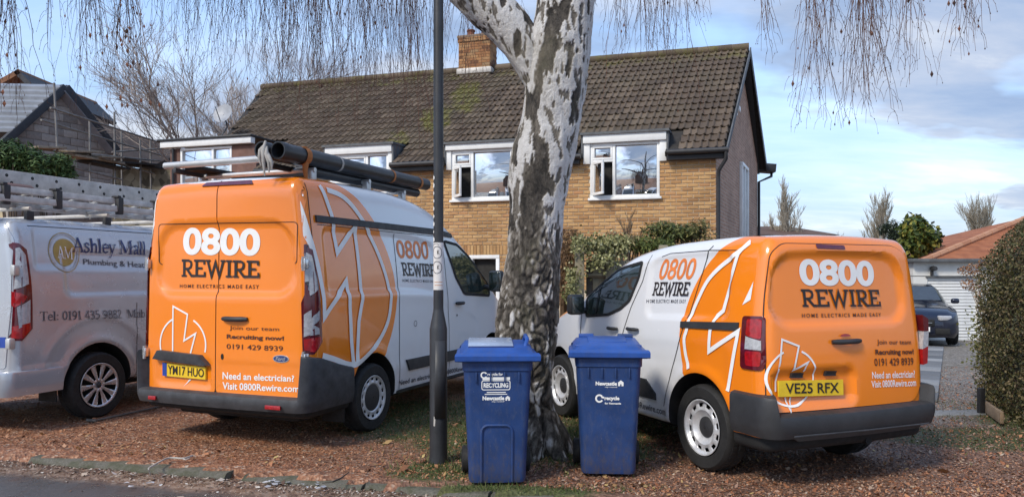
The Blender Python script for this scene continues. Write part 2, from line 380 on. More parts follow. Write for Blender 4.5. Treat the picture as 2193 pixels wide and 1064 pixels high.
# ------------------------------------------------------------------ vehicle body
def sstep(a, b, x):
    t = np.clip((x - a) / (b - a), 0, 1); return t * t * (3 - 2 * t)
def rrect(u, v, u0, v0, u1, v1, r):
    cu, cv = (u0 + u1) / 2, (v0 + v1) / 2; hu, hv = (u1 - u0) / 2 - r, (v1 - v0) / 2 - r
    du = np.abs(u - cu) - hu; dv = np.abs(v - cv) - hv
    return np.hypot(np.maximum(du, 0), np.maximum(dv, 0)) + np.minimum(np.maximum(du, dv), 0) - r
class Vehicle:
    """a body grown on a grid, wrapped by raycast panels and lettering; local frame: x right, y forward from the tail, z up"""
    def __init__(s, name, loc, heading, label, cat, P):
        s.root = empty(name, (*loc, 0), -R(heading), label, cat); s.P = P
        W, c0, L, zb, H = P['W'], P['cx'], P['L'], P['zb'], P['H']
        rx, ry, rf, rt, rb = P['rx'], P['ry'], P['rf'], P['rt'], P['rb']
        st = P.get('step', 0.028)
        nx, ny, nz = int(2 * W / st), int(L / st), int((H - zb) / st)
        idx = {}; pts = []; faces = []
        def vid(i, j, k):
            key = (i, j, k); r = idx.get(key)
            if r is None: r = len(pts); idx[key] = r; pts.append(key)
            return r
        for i in range(nx):
            for j in range(ny):
                faces.append((vid(i, j, 0), vid(i, j + 1, 0), vid(i + 1, j + 1, 0), vid(i + 1, j, 0)))
                faces.append((vid(i, j, nz), vid(i + 1, j, nz), vid(i + 1, j + 1, nz), vid(i, j + 1, nz)))
        for i in range(nx):
            for k in range(nz):
                faces.append((vid(i, 0, k), vid(i + 1, 0, k), vid(i + 1, 0, k + 1), vid(i, 0, k + 1)))
                faces.append((vid(i, ny, k), vid(i, ny, k + 1), vid(i + 1, ny, k + 1), vid(i + 1, ny, k)))
        for j in range(ny):
            for k in range(nz):
                faces.append((vid(0, j, k), vid(0, j, k + 1), vid(0, j + 1, k + 1), vid(0, j + 1, k)))
                faces.append((vid(nx, j, k), vid(nx, j + 1, k), vid(nx, j + 1, k + 1), vid(nx, j, k + 1)))
        g = np.array(pts, float)
        x = -W + 2 * W * g[:, 0] / nx; y = L * g[:, 1] / ny; z = zb + (H - zb) * g[:, 2] / nz
        qx = np.clip(x, -W + rx, W - rx); qy = np.clip(y, ry, L - rf); qz = np.clip(z, zb + rb, H - rt)
        ryy = np.where(y < L / 2, ry, rf); rzz = np.where(z > (H + zb) / 2, rt, rb)
        d = np.stack([(x - qx) / rx, (y - qy) / ryy, (z - qz) / rzz], 1); ln = np.linalg.norm(d, axis=1, keepdims=True); ln[ln == 0] = 1; n = d / ln
        x = qx + n[:, 0] * rx; y = qy + n[:, 1] * ryy; z = qz + n[:, 2] * rzz
        # pressings
        side = np.clip((np.abs(n[:, 0]) - .75) / .2, 0, 1); rear = np.clip((-n[:, 1] - .75) / .2, 0, 1)
        for (u0, v0, u1, v1, r, dep, sof) in P.get('side', []):
            x -= np.sign(x) * dep * (1 - sstep(-sof, sof, rrect(y, z, u0, v0, u1, v1, r))) * side
        for (u0, v0, u1, v1, r, dep, sof) in P.get('rear', []):
            y += dep * (1 - sstep(-sof, sof, rrect(x + c0, z, u0, v0, u1, v1, r))) * rear
        for (yc, zc, rr, wd, dep) in P.get('flare', []):
            q = np.hypot(y - yc, z - zc); x += np.sign(x) * dep * np.exp(-((q - rr) / wd) ** 2) * side * (z > zc - .1)
        for (z0, z1, dep) in P.get('crease', []):
            x -= np.sign(x) * dep * sstep(z0, z1, z) * side
        # profile, tumblehome, lean of the tail
        hp = np.array(P['prof']); h = np.interp(y, hp[:, 0], hp[:, 1])
        ker = 0
        for dy in (-.12, -.06, 0, .06, .12): ker = ker + np.interp(y + dy, hp[:, 0], hp[:, 1])
        h = ker / 5
        zl = P.get('zl', zb); z = np.where(z > zl, zl + (z - zl) * (h - zl) / (H - zl), z)
        z += P.get('crown', .03) * (1 - (x / W) ** 2) * sstep(.6, 1, (z - zb) / (h - zb))
        x *= 1 - P['tumble'] * sstep(P.get('tz0', .9), H + .25, z) - P.get('under', .02) * (1 - sstep(zb, zb + .3, z))
        x *= 1 - P.get('nose', .1) * sstep(L - 1.0, L, y)
        w = np.clip(1 - y / .7, 0, 1); y += w * (P['lean'] * sstep(.5, H + .1, z) + P['bow'] * (x / W) ** 2)
        x += c0
        V = np.stack([x, y, z], 1)
        vl = V.tolist(); s.bvh = BVHTree.FromPolygons(vl, faces); s.W, s.c0 = W, c0
        me = bpy.data.meshes.new('body'); me.from_pydata(vl, [], faces); me.materials.append(P['paint']); me.materials.append(M['gap']); me.materials.append(M['glassdark'])
        body = link('body', me, None)
        # wheel arches
        cut = MB(); ra = P['arch']
        for yw in P['wheels']:
            for sg in (-1, 1):
                x0, x1 = sorted((c0 + sg * (W - .30), c0 + sg * (W + .2)))
                b = len(cut.v); N = 56; zw = P['zw'] + P.get('archup', .02)
                for xx in (x0, x1):
                    for k in range(N):
                        a = 2 * math.pi * k / N; cut.v.append((xx, yw + ra * math.cos(a), zw + ra * math.sin(a)))
                cut.f += [tuple(b + k for k in range(N))[::-1], tuple(b + N + k for k in range(N))] + [(b + k, b + (k + 1) % N, b + N + (k + 1) % N, b + N + k) for k in range(N)]
                cut.m += [0] * (N + 2)
        cu = cut.build('cutter', M['gap'], None, smooth=None)
        bm = bmesh.new(); bm.from_mesh(cu.data); bmesh.ops.recalc_face_normals(bm, faces=bm.faces); bm.to_mesh(cu.data); bm.free()
        md = body.modifiers.new('arch', 'BOOLEAN'); md.object = cu; md.operation = 'DIFFERENCE'; md.solver = 'EXACT'
        dg = bpy.context.evaluated_depsgraph_get(); nm = bpy.data.meshes.new_from_object(body.evaluated_get(dg))
        body.modifiers.clear(); body.data = nm; bpy.data.meshes.remove(me)
        bpy.data.objects.remove(cu)
        while len(nm.materials) < 3: nm.materials.append(M['gap'])
        nm.materials[0] = P['paint']; nm.materials[1] = M['gap']; nm.materials[2] = M['glassdark']
        zw = P['zw'] + P.get('archup', .02)
        for p in nm.polygons:
            c = p.center; p.material_index = 0
            if (p.normal.z < -.85 and c.z < zb + .12) or (c.y < .62 and c.z < P.get('tailz', .38)): p.material_index = 1
            elif p.normal.y > .3 and c.z > P.get('wsz', 1.3) and c.y > P.get('wsy', 2.5) and abs(c.x - c0) < W * .78: p.material_index = 2
            for yw in P['wheels']:
                rr = math.hypot(c.y - yw, c.z - zw)
                if rr < ra * 1.002: 
                    p.material_index = 1
        fix(nm, 38); body.parent = s.root; s.body = body
    def rake(s, z):
        P = s.P; t = min(1, max(0, (z - .5) / (P['H'] + .1 - .5))); return P['lean'] * t * t * (3 - 2 * t) + P['bow'] * .92 + P.get('lampin', -.02)
    def hit(s, ax, u, v):
        o, d = {'B': ((u, -6, v), (0, 1, 0)), 'R': ((6, u, v), (-1, 0, 0)), 'L': ((-6, u, v), (1, 0, 0))}[ax]
        h = s.bvh.ray_cast(Vector(o), Vector(d))
        if h[0] is None:
            q = Vector({'B': (u, 0, v), 'R': (s.c0 + s.W, u, v), 'L': (s.c0 - s.W, u, v)}[ax]); h = s.bvh.find_nearest(q)
            return h[0]
        return h[0]
    def wrap(s, name, shapes, ax, mat, off=.004, cut=.07, parent=None, thick=0.0, label=None, rake=False):
        """lay flat shapes on the body: projected along the axis, lifted by off, with a skirt if thick"""
        nrm = {'B': Vector((0, -1, 0)), 'R': Vector((1, 0, 0)), 'L': Vector((-1, 0, 0))}[ax]
        A = MB(); extra = 0.0
        for vs, fs in shapes:
            bm = bmesh.new(); bv = [bm.verts.new((a, b, 0)) for a, b in vs]
            for f in fs:
                try: bm.faces.new([bv[i] for i in f])
                except ValueError: pass
            bmesh.ops.triangulate(bm, faces=[f for f in bm.faces if len(f.verts) > 4])
            us = [a for a, b in vs]; ws = [b for a, b in vs]
            for lo, hi, k in ((min(us), max(us), 0), (min(ws), max(ws), 1)):
                q = math.ceil(lo / cut + .01) * cut
                while q < hi - .002:
                    no = (1, 0, 0) if k == 0 else (0, 1, 0); co = (q, 0, 0) if k == 0 else (0, q, 0)
                    bmesh.ops.bisect_plane(bm, geom=list(bm.verts) + list(bm.edges) + list(bm.faces), plane_co=co, plane_no=no, dist=1e-5); q += cut
            bmesh.ops.remove_doubles(bm, verts=list(bm.verts), dist=1e-6)
            bound = {v for e in bm.edges if len(e.link_faces) == 1 for v in e.verts}
            for v in list(bm.verts):
                h = s.hit(ax, v.co.x + (s.rake(v.co.y) if rake else 0), v.co.y); v.co = h + nrm * (off + extra)
            if thick:
                r = bmesh.ops.extrude_edge_only(bm, edges=[e for e in bm.edges if len(e.link_faces) == 1])
                for v in r['geom']:
                    if isinstance(v, bmesh.types.BMVert): v.co -= nrm * thick
            bm.verts.ensure_lookup_table(); bm.verts.index_update()
            A.add([v.co for v in bm.verts], [[v.index for v in f.verts] for f in bm.faces]); bm.free(); extra += .0003
        o = A.build(name, mat, parent or s.root, smooth=40)
        if label: o['label'] = label
        return o
    def wheel(s, x, y, r, w, style, sg):
        P = s.P; e = empty('wheel', (x, y, P['zw'])); e.parent = s.root
        wheel_parts(e, r, w, style, sg)
        return e
def wheel_parts(e, r, w, style, sg):
    m = MB(); h = w / 2; rr = r * style.get('rim', .66)
    prof = [(rr, -h * .8), (rr * 1.06, -h * .98), (r * .93, -h), (r * .985, -h * .82), (r, -h * .6), (r, -h * .12), (r * .985, -h * .06), (r * .985, h * .06), (r, h * .12), (r, h * .6), (r * .985, h * .82), (r * .93, h), (rr * 1.06, h * .98), (rr, h * .8)]
    m.lathe(prof, 48, 'x', close=False)
    n = 48
    for k in range(n):                                   # tread blocks
        a = 2 * math.pi * (k + .5) / n
        for xo in (-h * .35, h * .35):
            mt = Matrix.Rotation(a, 3, 'X'); m.box(mt @ Vector((0, 0, r * 1.0)) + Vector((xo, 0, 0)), (h * .42, r * .08, r * .016), mat=mt)
    m.build('tyre', M['rubber'], e, smooth=35)
    q = MB(); N = style['holes'] * 6; out = sg * h
    rings = style['rings']                                # (radius factor, depth from outer face)
    b = len(q.v)
    for rf, dp in rings:
        for k in range(N):
            a = 2 * math.pi * k / N; q.v.append((out - sg * dp, rr * rf * math.cos(a), rr * rf * math.sin(a)))
    for i in range(len(rings) - 1):
        for k in range(N):
            if i in style['open'] and (k % 6) in style['gap']: continue
            k2 = (k + 1) % N; q.f.append((b + i * N + k, b + i * N + k2, b + (i + 1) * N + k2, b + (i + 1) * N + k)); q.m.append(0)
    o = q.build('rim', M[style['mat']], e, smooth=30)
    md = o.modifiers.new('thick', 'SOLIDIFY'); md.thickness = .006
    bq = MB().lathe([(rr * .98, out - sg * .02), (rr * .96, -sg * h * .8), (.01, -sg * h * .7)], 32, 'x'); bq.build('barrel', M['gap'], e, smooth=30)
    hq = MB(); hr = rr * style['hub']
    hq.lathe([(hr, out - sg * (style['hubd'] + .012)), (hr * .96, out - sg * style['hubd']), (hr * .5, out - sg * (style['hubd'] - .012)), (.004, out - sg * (style['hubd'] - .014))], 24, 'x')
    hq.build('hub_cap', M[style.get('hubmat', 'blackplastic')], e, smooth=40)
STEEL = dict(rim=.66, holes=12, rings=[(1.0, .004), (.95, .012), (.90, .03), (.87, .036), (.72, .030), (.62, .026), (.5, .05), (.38, .06), (.1, .06)], open={3}, gap={2, 3, 4}, mat='steel', hub=.38, hubd=.045)
SLOT = dict(rim=.66, holes=14, rings=[(1.0, .004), (.95, .014), (.90, .02), (.78, .022), (.66, .02), (.6, .03), (.2, .03)], open={2}, gap={2, 3, 4}, mat='steel', hub=.62, hubd=.02)
ALLOY = dict(rim=.68, holes=10, rings=[(1.0, .004), (.95, .012), (.91, .02), (.60, .02), (.30, .022), (.1, .025)], open={2, 3}, gap={2, 3, 4}, mat='alloy', hub=.13, hubd=.015)

def bumper(v, name, hw, cx, yb, rc, yend, ztop, zbot, out, mat):
    """bumper swept round the tail: ztop/zbot are functions of (x, y) along the path"""
    path = []
    n = 16
    for i in range(n): path.append((cx - hw, yend + (yb + rc - yend) * i / n, -1, 0))
    for i in range(9):
        a = R(180 + 90 * i / 8); path.append((cx - hw + rc + rc * math.cos(a), yb + rc + rc * math.sin(a), math.cos(a), math.sin(a)))
    x0, x1 = cx - hw + rc, cx + hw - rc
    for i in range(1, 40): path.append((x0 + (x1 - x0) * i / 40, yb - .03 * math.sin(math.pi * i / 40), 0, -1))
    for i in range(9):
        a = R(270 + 90 * i / 8); path.append((cx + hw - rc + rc * math.cos(a), yb + rc + rc * math.sin(a), math.cos(a), math.sin(a)))
    for i in range(1, n + 1): path.append((cx + hw, yb + rc + (yend - yb - rc) * i / n, 1, 0))
    m = MB(); K = 8
    for (x, y, nx, ny) in path:
        zt, zb_ = ztop(x, y), zbot(x, y); h = zt - zb_
        for o_, z_ in ((-.16, zt), (-.01, zt), (out * .75, zt - .012), (out, zt - .035), (out, zb_ + min(.09, h * .5)), (out * .8, zb_ + min(.05, h * .3)), (out * .3, zb_), (-.16, zb_ + .02)):
            m.v.append((x + nx * o_, y + ny * o_, z_))
    for i in range(len(path) - 1):
        for k in range(K):
            k2 = (k + 1) % K; m.f.append((i * K + k, i * K + k2, (i + 1) * K + k2, (i + 1) * K + k)); m.m.append(0)
    L = len(path) - 1
    m.f += [tuple(range(K)), tuple(L * K + k for k in range(K))[::-1]]; m.m += [0, 0]
    return m.build(name, mat, v.root, smooth=35)
# ------------------------------------------------------------------ ground, road, kerb
KO = Vector((-2.2, 5.72, 0)); KE = Vector((.966, -.257, 0)).normalized(); KN = Vector((KE.y, -KE.x, 0))   # kerb line, along it, and toward the road
def ground_z(x, y):
    d = (x - KO.x) * KN.x + (y - KO.y) * KN.y
    z = -.02 * max(0, y - 10.0) if y < 30 else -.40
    z += .018 * noise.noise(Vector((x * .6, y * .6, 3))) + .010 * noise.noise(Vector((x * 2.1, y * 2.1, 9)))
    if d > -.02: z = -.16
    elif d > -.5: z = z * min(1, (-d - .02) / .3)
    return z
def axis_pts(a, b, fine0, fine1, st):
    p = list(np.arange(fine0, fine1, st)); v = fine0; s = st
    while v > a: s *= 1.35; v -= s; p.insert(0, v)
    v = fine1; s = st
    while v < b: p.append(v); s *= 1.35; v += s
    return p + [b]
xs = axis_pts(-600, 600, -7, 8, .10); ys = axis_pts(-400, 1500, 3.2, 13, .10)
g = MB(); g.v = [(x, y, ground_z(x, y)) for y in ys for x in xs]; nx = len(xs)
g.f = [(j * nx + i, j * nx + i + 1, (j + 1) * nx + i + 1, (j + 1) * nx + i) for j in range(len(ys) - 1) for i in range(nx - 1)]; g.m = [0] * len(g.f)
def blob(t, x, y, cx, cy, r, sx=1.0, sy=1.0):
    dx = t.math('DIVIDE', t.math('SUBTRACT', x, cx), sx * r); dy = t.math('DIVIDE', t.math('SUBTRACT', y, cy), sy * r)
    q = t.math('ADD', t.math('MULTIPLY', dx, dx), t.math('MULTIPLY', dy, dy))
    return t.math('DIVIDE', 1.0, t.math('ADD', 1.0, t.math('MULTIPLY', q, q)))
t = NT('gravel and leaf litter'); x, y, z = t.sep(t.tc())
v1 = t.voro(t.tc(), 42, 'F1', 'Color'); r1, r2, r3 = t.sep(v1); vd = t.voro(t.tc(), 42); n1 = t.noise(t.tc(), 1.3, 6, .62); n2 = t.noise(t.tc(), 9, 6, .7, off=(4, 2, 1))
c = t.ramp(r1, [(0, (.13, .052, .025)), (.4, (.28, .112, .050)), (.7, (.37, .165, .08)), (.93, (.43, .24, .145)), (1, (.5, .41, .32))])
brown = t.ramp(r2, [(0, (.09, .054, .037)), (.5, (.205, .108, .068)), (1, (.33, .20, .14))])
grey = t.ramp(r1, [(0, (.10, .085, .07)), (.5, (.19, .165, .135)), (1, (.36, .32, .27))])
fx = t.math('ADD', x, t.math('MULTIPLY', t.math('SUBTRACT', n1, .5), 5.0))
c = t.mix(t.ramp(t.math('ADD', t.math('MULTIPLY', fx, .1), .5), [(.28, 0.0), (.55, .85)]), c, brown)
c = t.mix(t.math('MULTIPLY', t.ramp(n2, [(.45, 0), (.65, .6)]), 1), c, (.06, .03, .02))
gpth = t.math('MULTIPLY', t.math('GREATER_THAN', x, 4.0), t.ramp(t.math('ADD', t.math('MULTIPLY', y, .1), t.math('MULTIPLY', n2, .1)), [(.66, 0), (.86, 1)]))
c = t.mix(gpth, c, grey)
gm = None
for (cx, cy, r, sx, sy) in ((-.32, 6.9, .6, 1.0, 1.4), (.62, 6.55, .55, 1.2, 1.2), (-.9, 7.9, .9, 1, 1.3), (-.6, 5.75, .35, 1, .8), (5.6, 7.6, .8, 1, 1), (.9, 7.6, .8, 1, 1), (4.4, 6.9, .5, 2, 1), (-.1, 5.2, .3, 2.4, .6)):
    b = blob(t, x, y, cx, cy, r, sx, sy); gm = b if gm is None else t.math('MAXIMUM', gm, b)
gm = t.ramp(t.math('MULTIPLY', gm, t.math('ADD', n2, .45)), [(.36, 0), (.62, .9)])
c = t.mix(gm, c, t.ramp(r3, [(0, (.035, .05, .012)), (1, (.09, .11, .03))]))
t.bump(t.math('ADD', vd, t.math('MULTIPLY', n2, .6)), .8, .02)
ground = g.build('ground', t.out(c, t.ramp(n1, [(.4, .55), (.6, .92)])), None); ground['kind'] = 'structure'
ground.data.polygons.foreach_set('use_smooth', [True] * len(ground.data.polygons))

def kp(a, d, z): return KO + KE * a + KN * d + Vector((0, 0, z))
# asphalt road beyond the kerb, with a sandy gutter along its edge
t = NT('road asphalt'); x, y, z = t.sep(t.tc())
dd = t.math('ADD', t.math('MULTIPLY', t.math('SUBTRACT', x, KO.x), KN.x), t.math('MULTIPLY', t.math('SUBTRACT', y, KO.y), KN.y))
n1 = t.noise(t.tc(), 3.2, 7, .68); n2 = t.noise(t.tc(), 120, 3, .7); n3 = t.noise(t.tc(), 14, 6, .7, off=(1, 7, 2))
c = t.ramp(n2, [(.3, (.050, .048, .047)), (.62, (.105, .100, .096)), (.8, (.20, .19, .175))])
e = t.math('ADD', dd, t.math('MULTIPLY', t.math('SUBTRACT', n1, .5), .34))
sand = t.ramp(n3, [(.32, (.09, .05, .03)), (.5, (.26, .17, .115)), (.70, (.50, .40, .31))])
c = t.mix(t.ramp(e, [(.26, .95), (.40, 0)]), c, sand)
c = t.mix(t.math('MULTIPLY', t.ramp(n1, [(.5, 0), (.68, .5)]), t.ramp(dd, [(.2, 1), (1.0, 0)])), c, (.11, .055, .035))
wet = t.ramp(t.noise(t.tc(), 1.6, 5, .6, off=(9, 9, 0)), [(.45, .16), (.66, .7)])
t.bump(t.math('ADD', n2, n3), .5, .012)
m = MB(); m.v = [tuple(kp(-90, -.03, -.055)), tuple(kp(90, -.03, -.055)), tuple(kp(90, 7.5, -.03)), tuple(kp(-90, 7.5, -.03))]; m.f = [(0, 3, 2, 1)]; m.m = [0]
m.build('road', t.out(c, wet))['kind'] = 'structure'

def concrete(name, col, moss=.3):
    t = NT(name); n = t.noise(t.tc(), 9, 6, .65); n2 = t.noise(t.tc(), 70, 4, .7, off=(1, 2, 3))
    c = t.ramp(n2, [(.3, tuple(k * .6 for k in col)), (.7, tuple(k * 1.35 for k in col))])
    c = t.mix(t.math('MULTIPLY', t.ramp(n, [(.42, 0), (.62, 1)]), moss), c, (.05, .055, .022))
    t.bump(t.math('ADD', n2, n), .5, .01); return t.out(c, .9)
M['concrete'] = concrete('kerb concrete', (.125, .115, .09), .7)
def worn(name, a0, a1, d0, d1, z0, z1, parent=None, mat=None, seed=0, nn=70):
    """long block with an uneven, chipped outline"""
    m = MB(); rng = random.Random(seed); L = []
    for i in range(nn + 1):
        a = a0 + (a1 - a0) * i / nn; j = lambda s: s * (1.6 * noise.noise(Vector((a * 4.2, s * 90 + seed, 1))) + rng.uniform(-.25, .25)); e = .6 if i in (0, nn) else 1
        dz = .012 * noise.noise(Vector((a * 3, seed, 0)))
        for d, z in ((d0 + j(.012), z0), (d0 + .015 + j(.012), z1 * e + dz), ((d0 + d1) / 2, z1 * e + .004 + dz), (d1 - .03 + j(.016), z1 * e + j(.008) + dz), (d1 + j(.016), z1 * e - .03 + dz), (d1, z0)): m.v.append(tuple(kp(a, d, z)))
    for i in range(nn):
        for k in range(5): m.f.append((i * 6 + k, i * 6 + k + 1, (i + 1) * 6 + k + 1, (i + 1) * 6 + k)); m.m.append(0)
    m.f += [tuple(range(6))[::-1], tuple(nn * 6 + k for k in range(6))]; m.m += [0, 0]
    return m.build(name, mat or M['concrete'], parent, smooth=50)
kb = empty('kerb', tuple(KO)); kb['kind'] = 'structure'
for i, (a0, a1, d0, d1, z1) in enumerate(((-4.4, -2.15, -.17, -.03, -.04), (-1.86, .02, -.30, .02, -.012), (.16, 1.15, -.28, .02, -.026), (1.17, 2.1, -.28, .01, -.028), (2.12, 3.1, -.28, .01, -.028))):
    o = worn('kerb_stone', a0, a1, d0, d1, -.15, z1, None, seed=i); o.parent = kb; o.matrix_parent_inverse = Matrix.Translation(-KO)

# slab path up the drive on the right, each slab its own piece
path = empty('slab_path', (5.6, 12, -.06)); path['kind'] = 'structure'
M['slab'] = varied('paving slab', [(0, (.10, .105, .11)), (.5, (.20, .20, .20)), (1, (.34, .335, .32))], 'obj', .85, .4, 30)
pa, pb = gp(2006, 862, -.0), gp(2020, 745, -.13)
pd = Vector((pb.x - pa.x, pb.y - pa.y, 0)); PL = pd.length; pd.normalize(); pn = Vector((pd.y, -pd.x, 0))
n = int(PL / .62)
for i in range(n):
    for c_ in (-.92, -.30):
        p = pa + pd * (i + .5) * PL / n + pn * (c_ + .02); zz = ground_z(p.x, p.y) + .012 + random.uniform(-.004, .004)
        o = MB().cbox((0, 0, 0), (.58, PL / n - .06, .05), .008, mat=Matrix.Rotation(math.atan2(-pd.x, pd.y) + random.uniform(-.01, .01), 3, 'Z')).build('slab', M['slab'], None, smooth=40)
        o.location = (p.x, p.y, zz); o.parent = path; o.matrix_parent_inverse = Matrix.Translation(-path.location)
for i in range(3):
    p = gp(2010 + i * 34, 886, 0); o = MB().cbox((0, 0, 0), (.34, .26, .05), .008, mat=Matrix.Rotation(.3, 3, 'Z')).build('slab', M['slab'], None, smooth=40)
    o.location = (p.x, p.y, ground_z(p.x, p.y) - .006); o.parent = path; o.matrix_parent_inverse = Matrix.Translation(-path.location)

# loose chips and fallen leaves
def litter(name, cols, count, region, size, zoff, seed, flat=.35):
    rng = random.Random(seed); m = MB(); rnd = []
    k = 0
    while k < count:
        x, y = region(rng)
        d = (x - KO.x) * KN.x + (y - KO.y) * KN.y
        if d > -.22 and name != 'gutter_debris': continue
        k += 1; s = rng.uniform(.5, 1.0) * size * (2.3 if rng.random() < .03 else 1); a = rng.uniform(0, 6.28); zb_ = (ground_z(x, y) if d < -.02 else -.052) + zoff
        tx, ty = rng.gauss(0, flat), rng.gauss(0, flat); ca, sa = math.cos(a), math.sin(a); b = len(m.v)
        for u, v in ((-1, -.1), (-.2, -.55), (1, 0), (.1, .6)): m.v.append((x + (u * ca - v * sa) * s, y + (u * sa + v * ca) * s, zb_ + s * (.35 + u * tx + v * ty)))
        m.f += [(b, b + 1, b + 2), (b, b + 2, b + 3)]; m.m += [0, 0]; q = rng.random(); rnd += [q, q]
    o = m.build(name, cols, None, rnd=rnd); o['kind'] = 'stuff'; return o
def near(rng):
    d = 4.9 + 8.0 * rng.random() ** 1.7
    return rng.uniform(-.72, .72) * d, d
ML = varied('leaf litter', [(0, (.15, .052, .024)), (.3, (.32, .122, .052)), (.6, (.42, .185, .088)), (.9, (.47, .265, .155)), (.985, (.42, .29, .19)), (1, (.55, .44, .32))], 'rnd', .8, 0, 20)
tag(litter('leaf_litter', ML, 62000, near, .0125, .0, 3), 'red brown leaf litter and chippings strewn over the verge', 'leaf litter')
ML2 = varied('dull litter', [(0, (.06, .034, .024)), (.4, (.185, .095, .060)), (.8, (.31, .185, .13)), (1, (.47, .37, .28))], 'rnd', .85, 0, 20)
def rightside(rng):
    d = 4.9 + 5.5 * rng.random() ** 1.5
    return rng.uniform(.02, .74) * d, d
tag(litter('dark_litter', ML2, 30000, rightside, .0115, .001, 5), 'dull brown chippings and broken leaves over the right-hand drive', 'leaf litter')
ML3 = varied('gutter debris', [(0, (.06, .03, .02)), (.5, (.20, .12, .08)), (.85, (.40, .32, .25)), (1, (.6, .56, .5))], 'rnd', .85, 0, 20)
def gut(rng):
    p = kp(rng.uniform(-3.2, 2.3), abs(rng.gauss(0.0, .16)), 0); return p.x, p.y
tag(litter('gutter_debris', ML3, 3800, gut, .014, 0, 8), 'leaf crumbs and grit gathered in the road gutter', 'leaf litter')
def drift(rng):
    k = rng.random()
    if k < .45: p = kp(rng.uniform(-3.5, 3.5), -.25 - abs(rng.gauss(0, .25)), 0); return p.x, p.y
    if k < .8: return rng.gauss(.3, .9), rng.gauss(6.3, .5)
    return rng.uniform(1.5, 4.5), rng.gauss(5.6, .6)
tag(litter('fallen_leaves', varied('fallen leaf', [(0, (.14, .05, .02)), (.4, (.28, .13, .05)), (.8, (.40, .24, .10)), (1, (.50, .38, .15))], 'rnd', .75, 0, 20), 520, drift, .026, .004, 12, .5), 'larger fallen leaves drifted along the kerb and round the bins', 'fallen leaves')
MG = varied('grass', [(0, (.030, .050, .010)), (.5, (.065, .10, .020)), (.9, (.12, .14, .035)), (1, (.22, .19, .08))], 'rnd', .7, 0, 20)
rng = random.Random(11); m = MB(); rnd = []
for cx, cy, sx, sy, cnt in ((-.30, 6.9, .30, .55, 1700), (.66, 6.9, .28, .45, 3000), (-.85, 8.1, .45, .7, 2000), (-.55, 5.85, .2, .2, 500), (5.55, 7.9, .5, .5, 1300), (.55, 6.25, .35, .2, 900), (1.2, 7.3, .6, .5, 900), (4.6, 6.7, .7, .4, 400), (-.1, 5.25, .5, .07, 500)):
    for _ in range(cnt):
        x, y = rng.gauss(cx, sx), rng.gauss(cy, sy); z = ground_z(x, y); h = rng.uniform(.015, .055); a = rng.uniform(0, 6.28); w = .004; b = len(m.v)
        lx, ly = rng.gauss(0, .02), rng.gauss(0, .02)
        m.v += [(x - w * math.cos(a), y - w * math.sin(a), z), (x + w * math.cos(a), y + w * math.sin(a), z), (x + lx, y + ly, z + h)]; m.f.append((b, b + 1, b + 2)); m.m.append(0); rnd.append(rng.random())
o = m.build('grass', MG, None, rnd=rnd); tag(o, 'short mossy grass round the birch and the lamp post', 'grass', kind='stuff')
# ------------------------------------------------------------------ the brick house
H0 = Vector((4.092, 15.0, 0)); HU = Vector((-.9588, .2840, 0)); HG = Vector((.4067, .9135, 0)); HN = Vector((-.2840, -.9588, 0))   # corner, along the front, along the gable, out of the front
DEP, EAVE, RISE, BEAVE = 7.8, 4.0, 2.96, 4.72
def hf(s, z, out=0.0): return H0 + HU * s + HN * out + Vector((0, 0, z))
house = empty('brick_house', tuple(H0), 0, 'yellow brick house with brown tiled roof, white windows and one chimney', 'house')
def put(o): o.parent = house; o.matrix_parent_inverse = Matrix.Translation(-H0); return o
BR = [(0, (.34, .178, .075)), (.25, (.44, .245, .100)), (.6, (.52, .305, .130)), (.85, (.58, .365, .165)), (1, (.45, .225, .10))]
def weather(t, c):
    p = t.geo(); n = t.noise(p, .9, 6, .62); n2 = t.noise(p, 2.4, 5, .7, (1, 1, .25), (4, 4, 4))
    c = t.mix(.55, c, t.ramp(n, [(.3, (.68, .66, .62)), (.7, (1.25, 1.2, 1.12))]), 'MULTIPLY'); return t.mix(t.math('MULTIPLY', t.ramp(n2, [(.55, 0), (.75, 1)]), .4), c, (.12, .085, .05))
M['brick'] = varied('yellow brick', BR, 'obj', .85, .35, 25, weather); M['brickm'] = varied('yellow brickwork', BR, 'rnd', .85, .35, 25, weather)
M['mortar'] = plain('mortar', (.56, .47, .34), .9, var=.15, bump=.3)
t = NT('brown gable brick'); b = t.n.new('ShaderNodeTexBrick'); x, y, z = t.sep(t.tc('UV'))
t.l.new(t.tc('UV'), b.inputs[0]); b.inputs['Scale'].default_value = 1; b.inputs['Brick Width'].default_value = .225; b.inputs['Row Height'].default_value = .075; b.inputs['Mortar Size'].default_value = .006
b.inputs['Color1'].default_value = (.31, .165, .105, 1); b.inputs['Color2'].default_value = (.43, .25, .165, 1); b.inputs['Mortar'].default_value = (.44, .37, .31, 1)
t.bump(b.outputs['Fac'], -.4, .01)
M['gablebrick'] = t.out(t.mix(.5, b.outputs['Color'], t.ramp(t.noise(t.tc('UV'), 1.2, 5, .6), [(.3, (.6,) * 3), (.7, (1.3,) * 3)]), 'MULTIPLY'), .9)
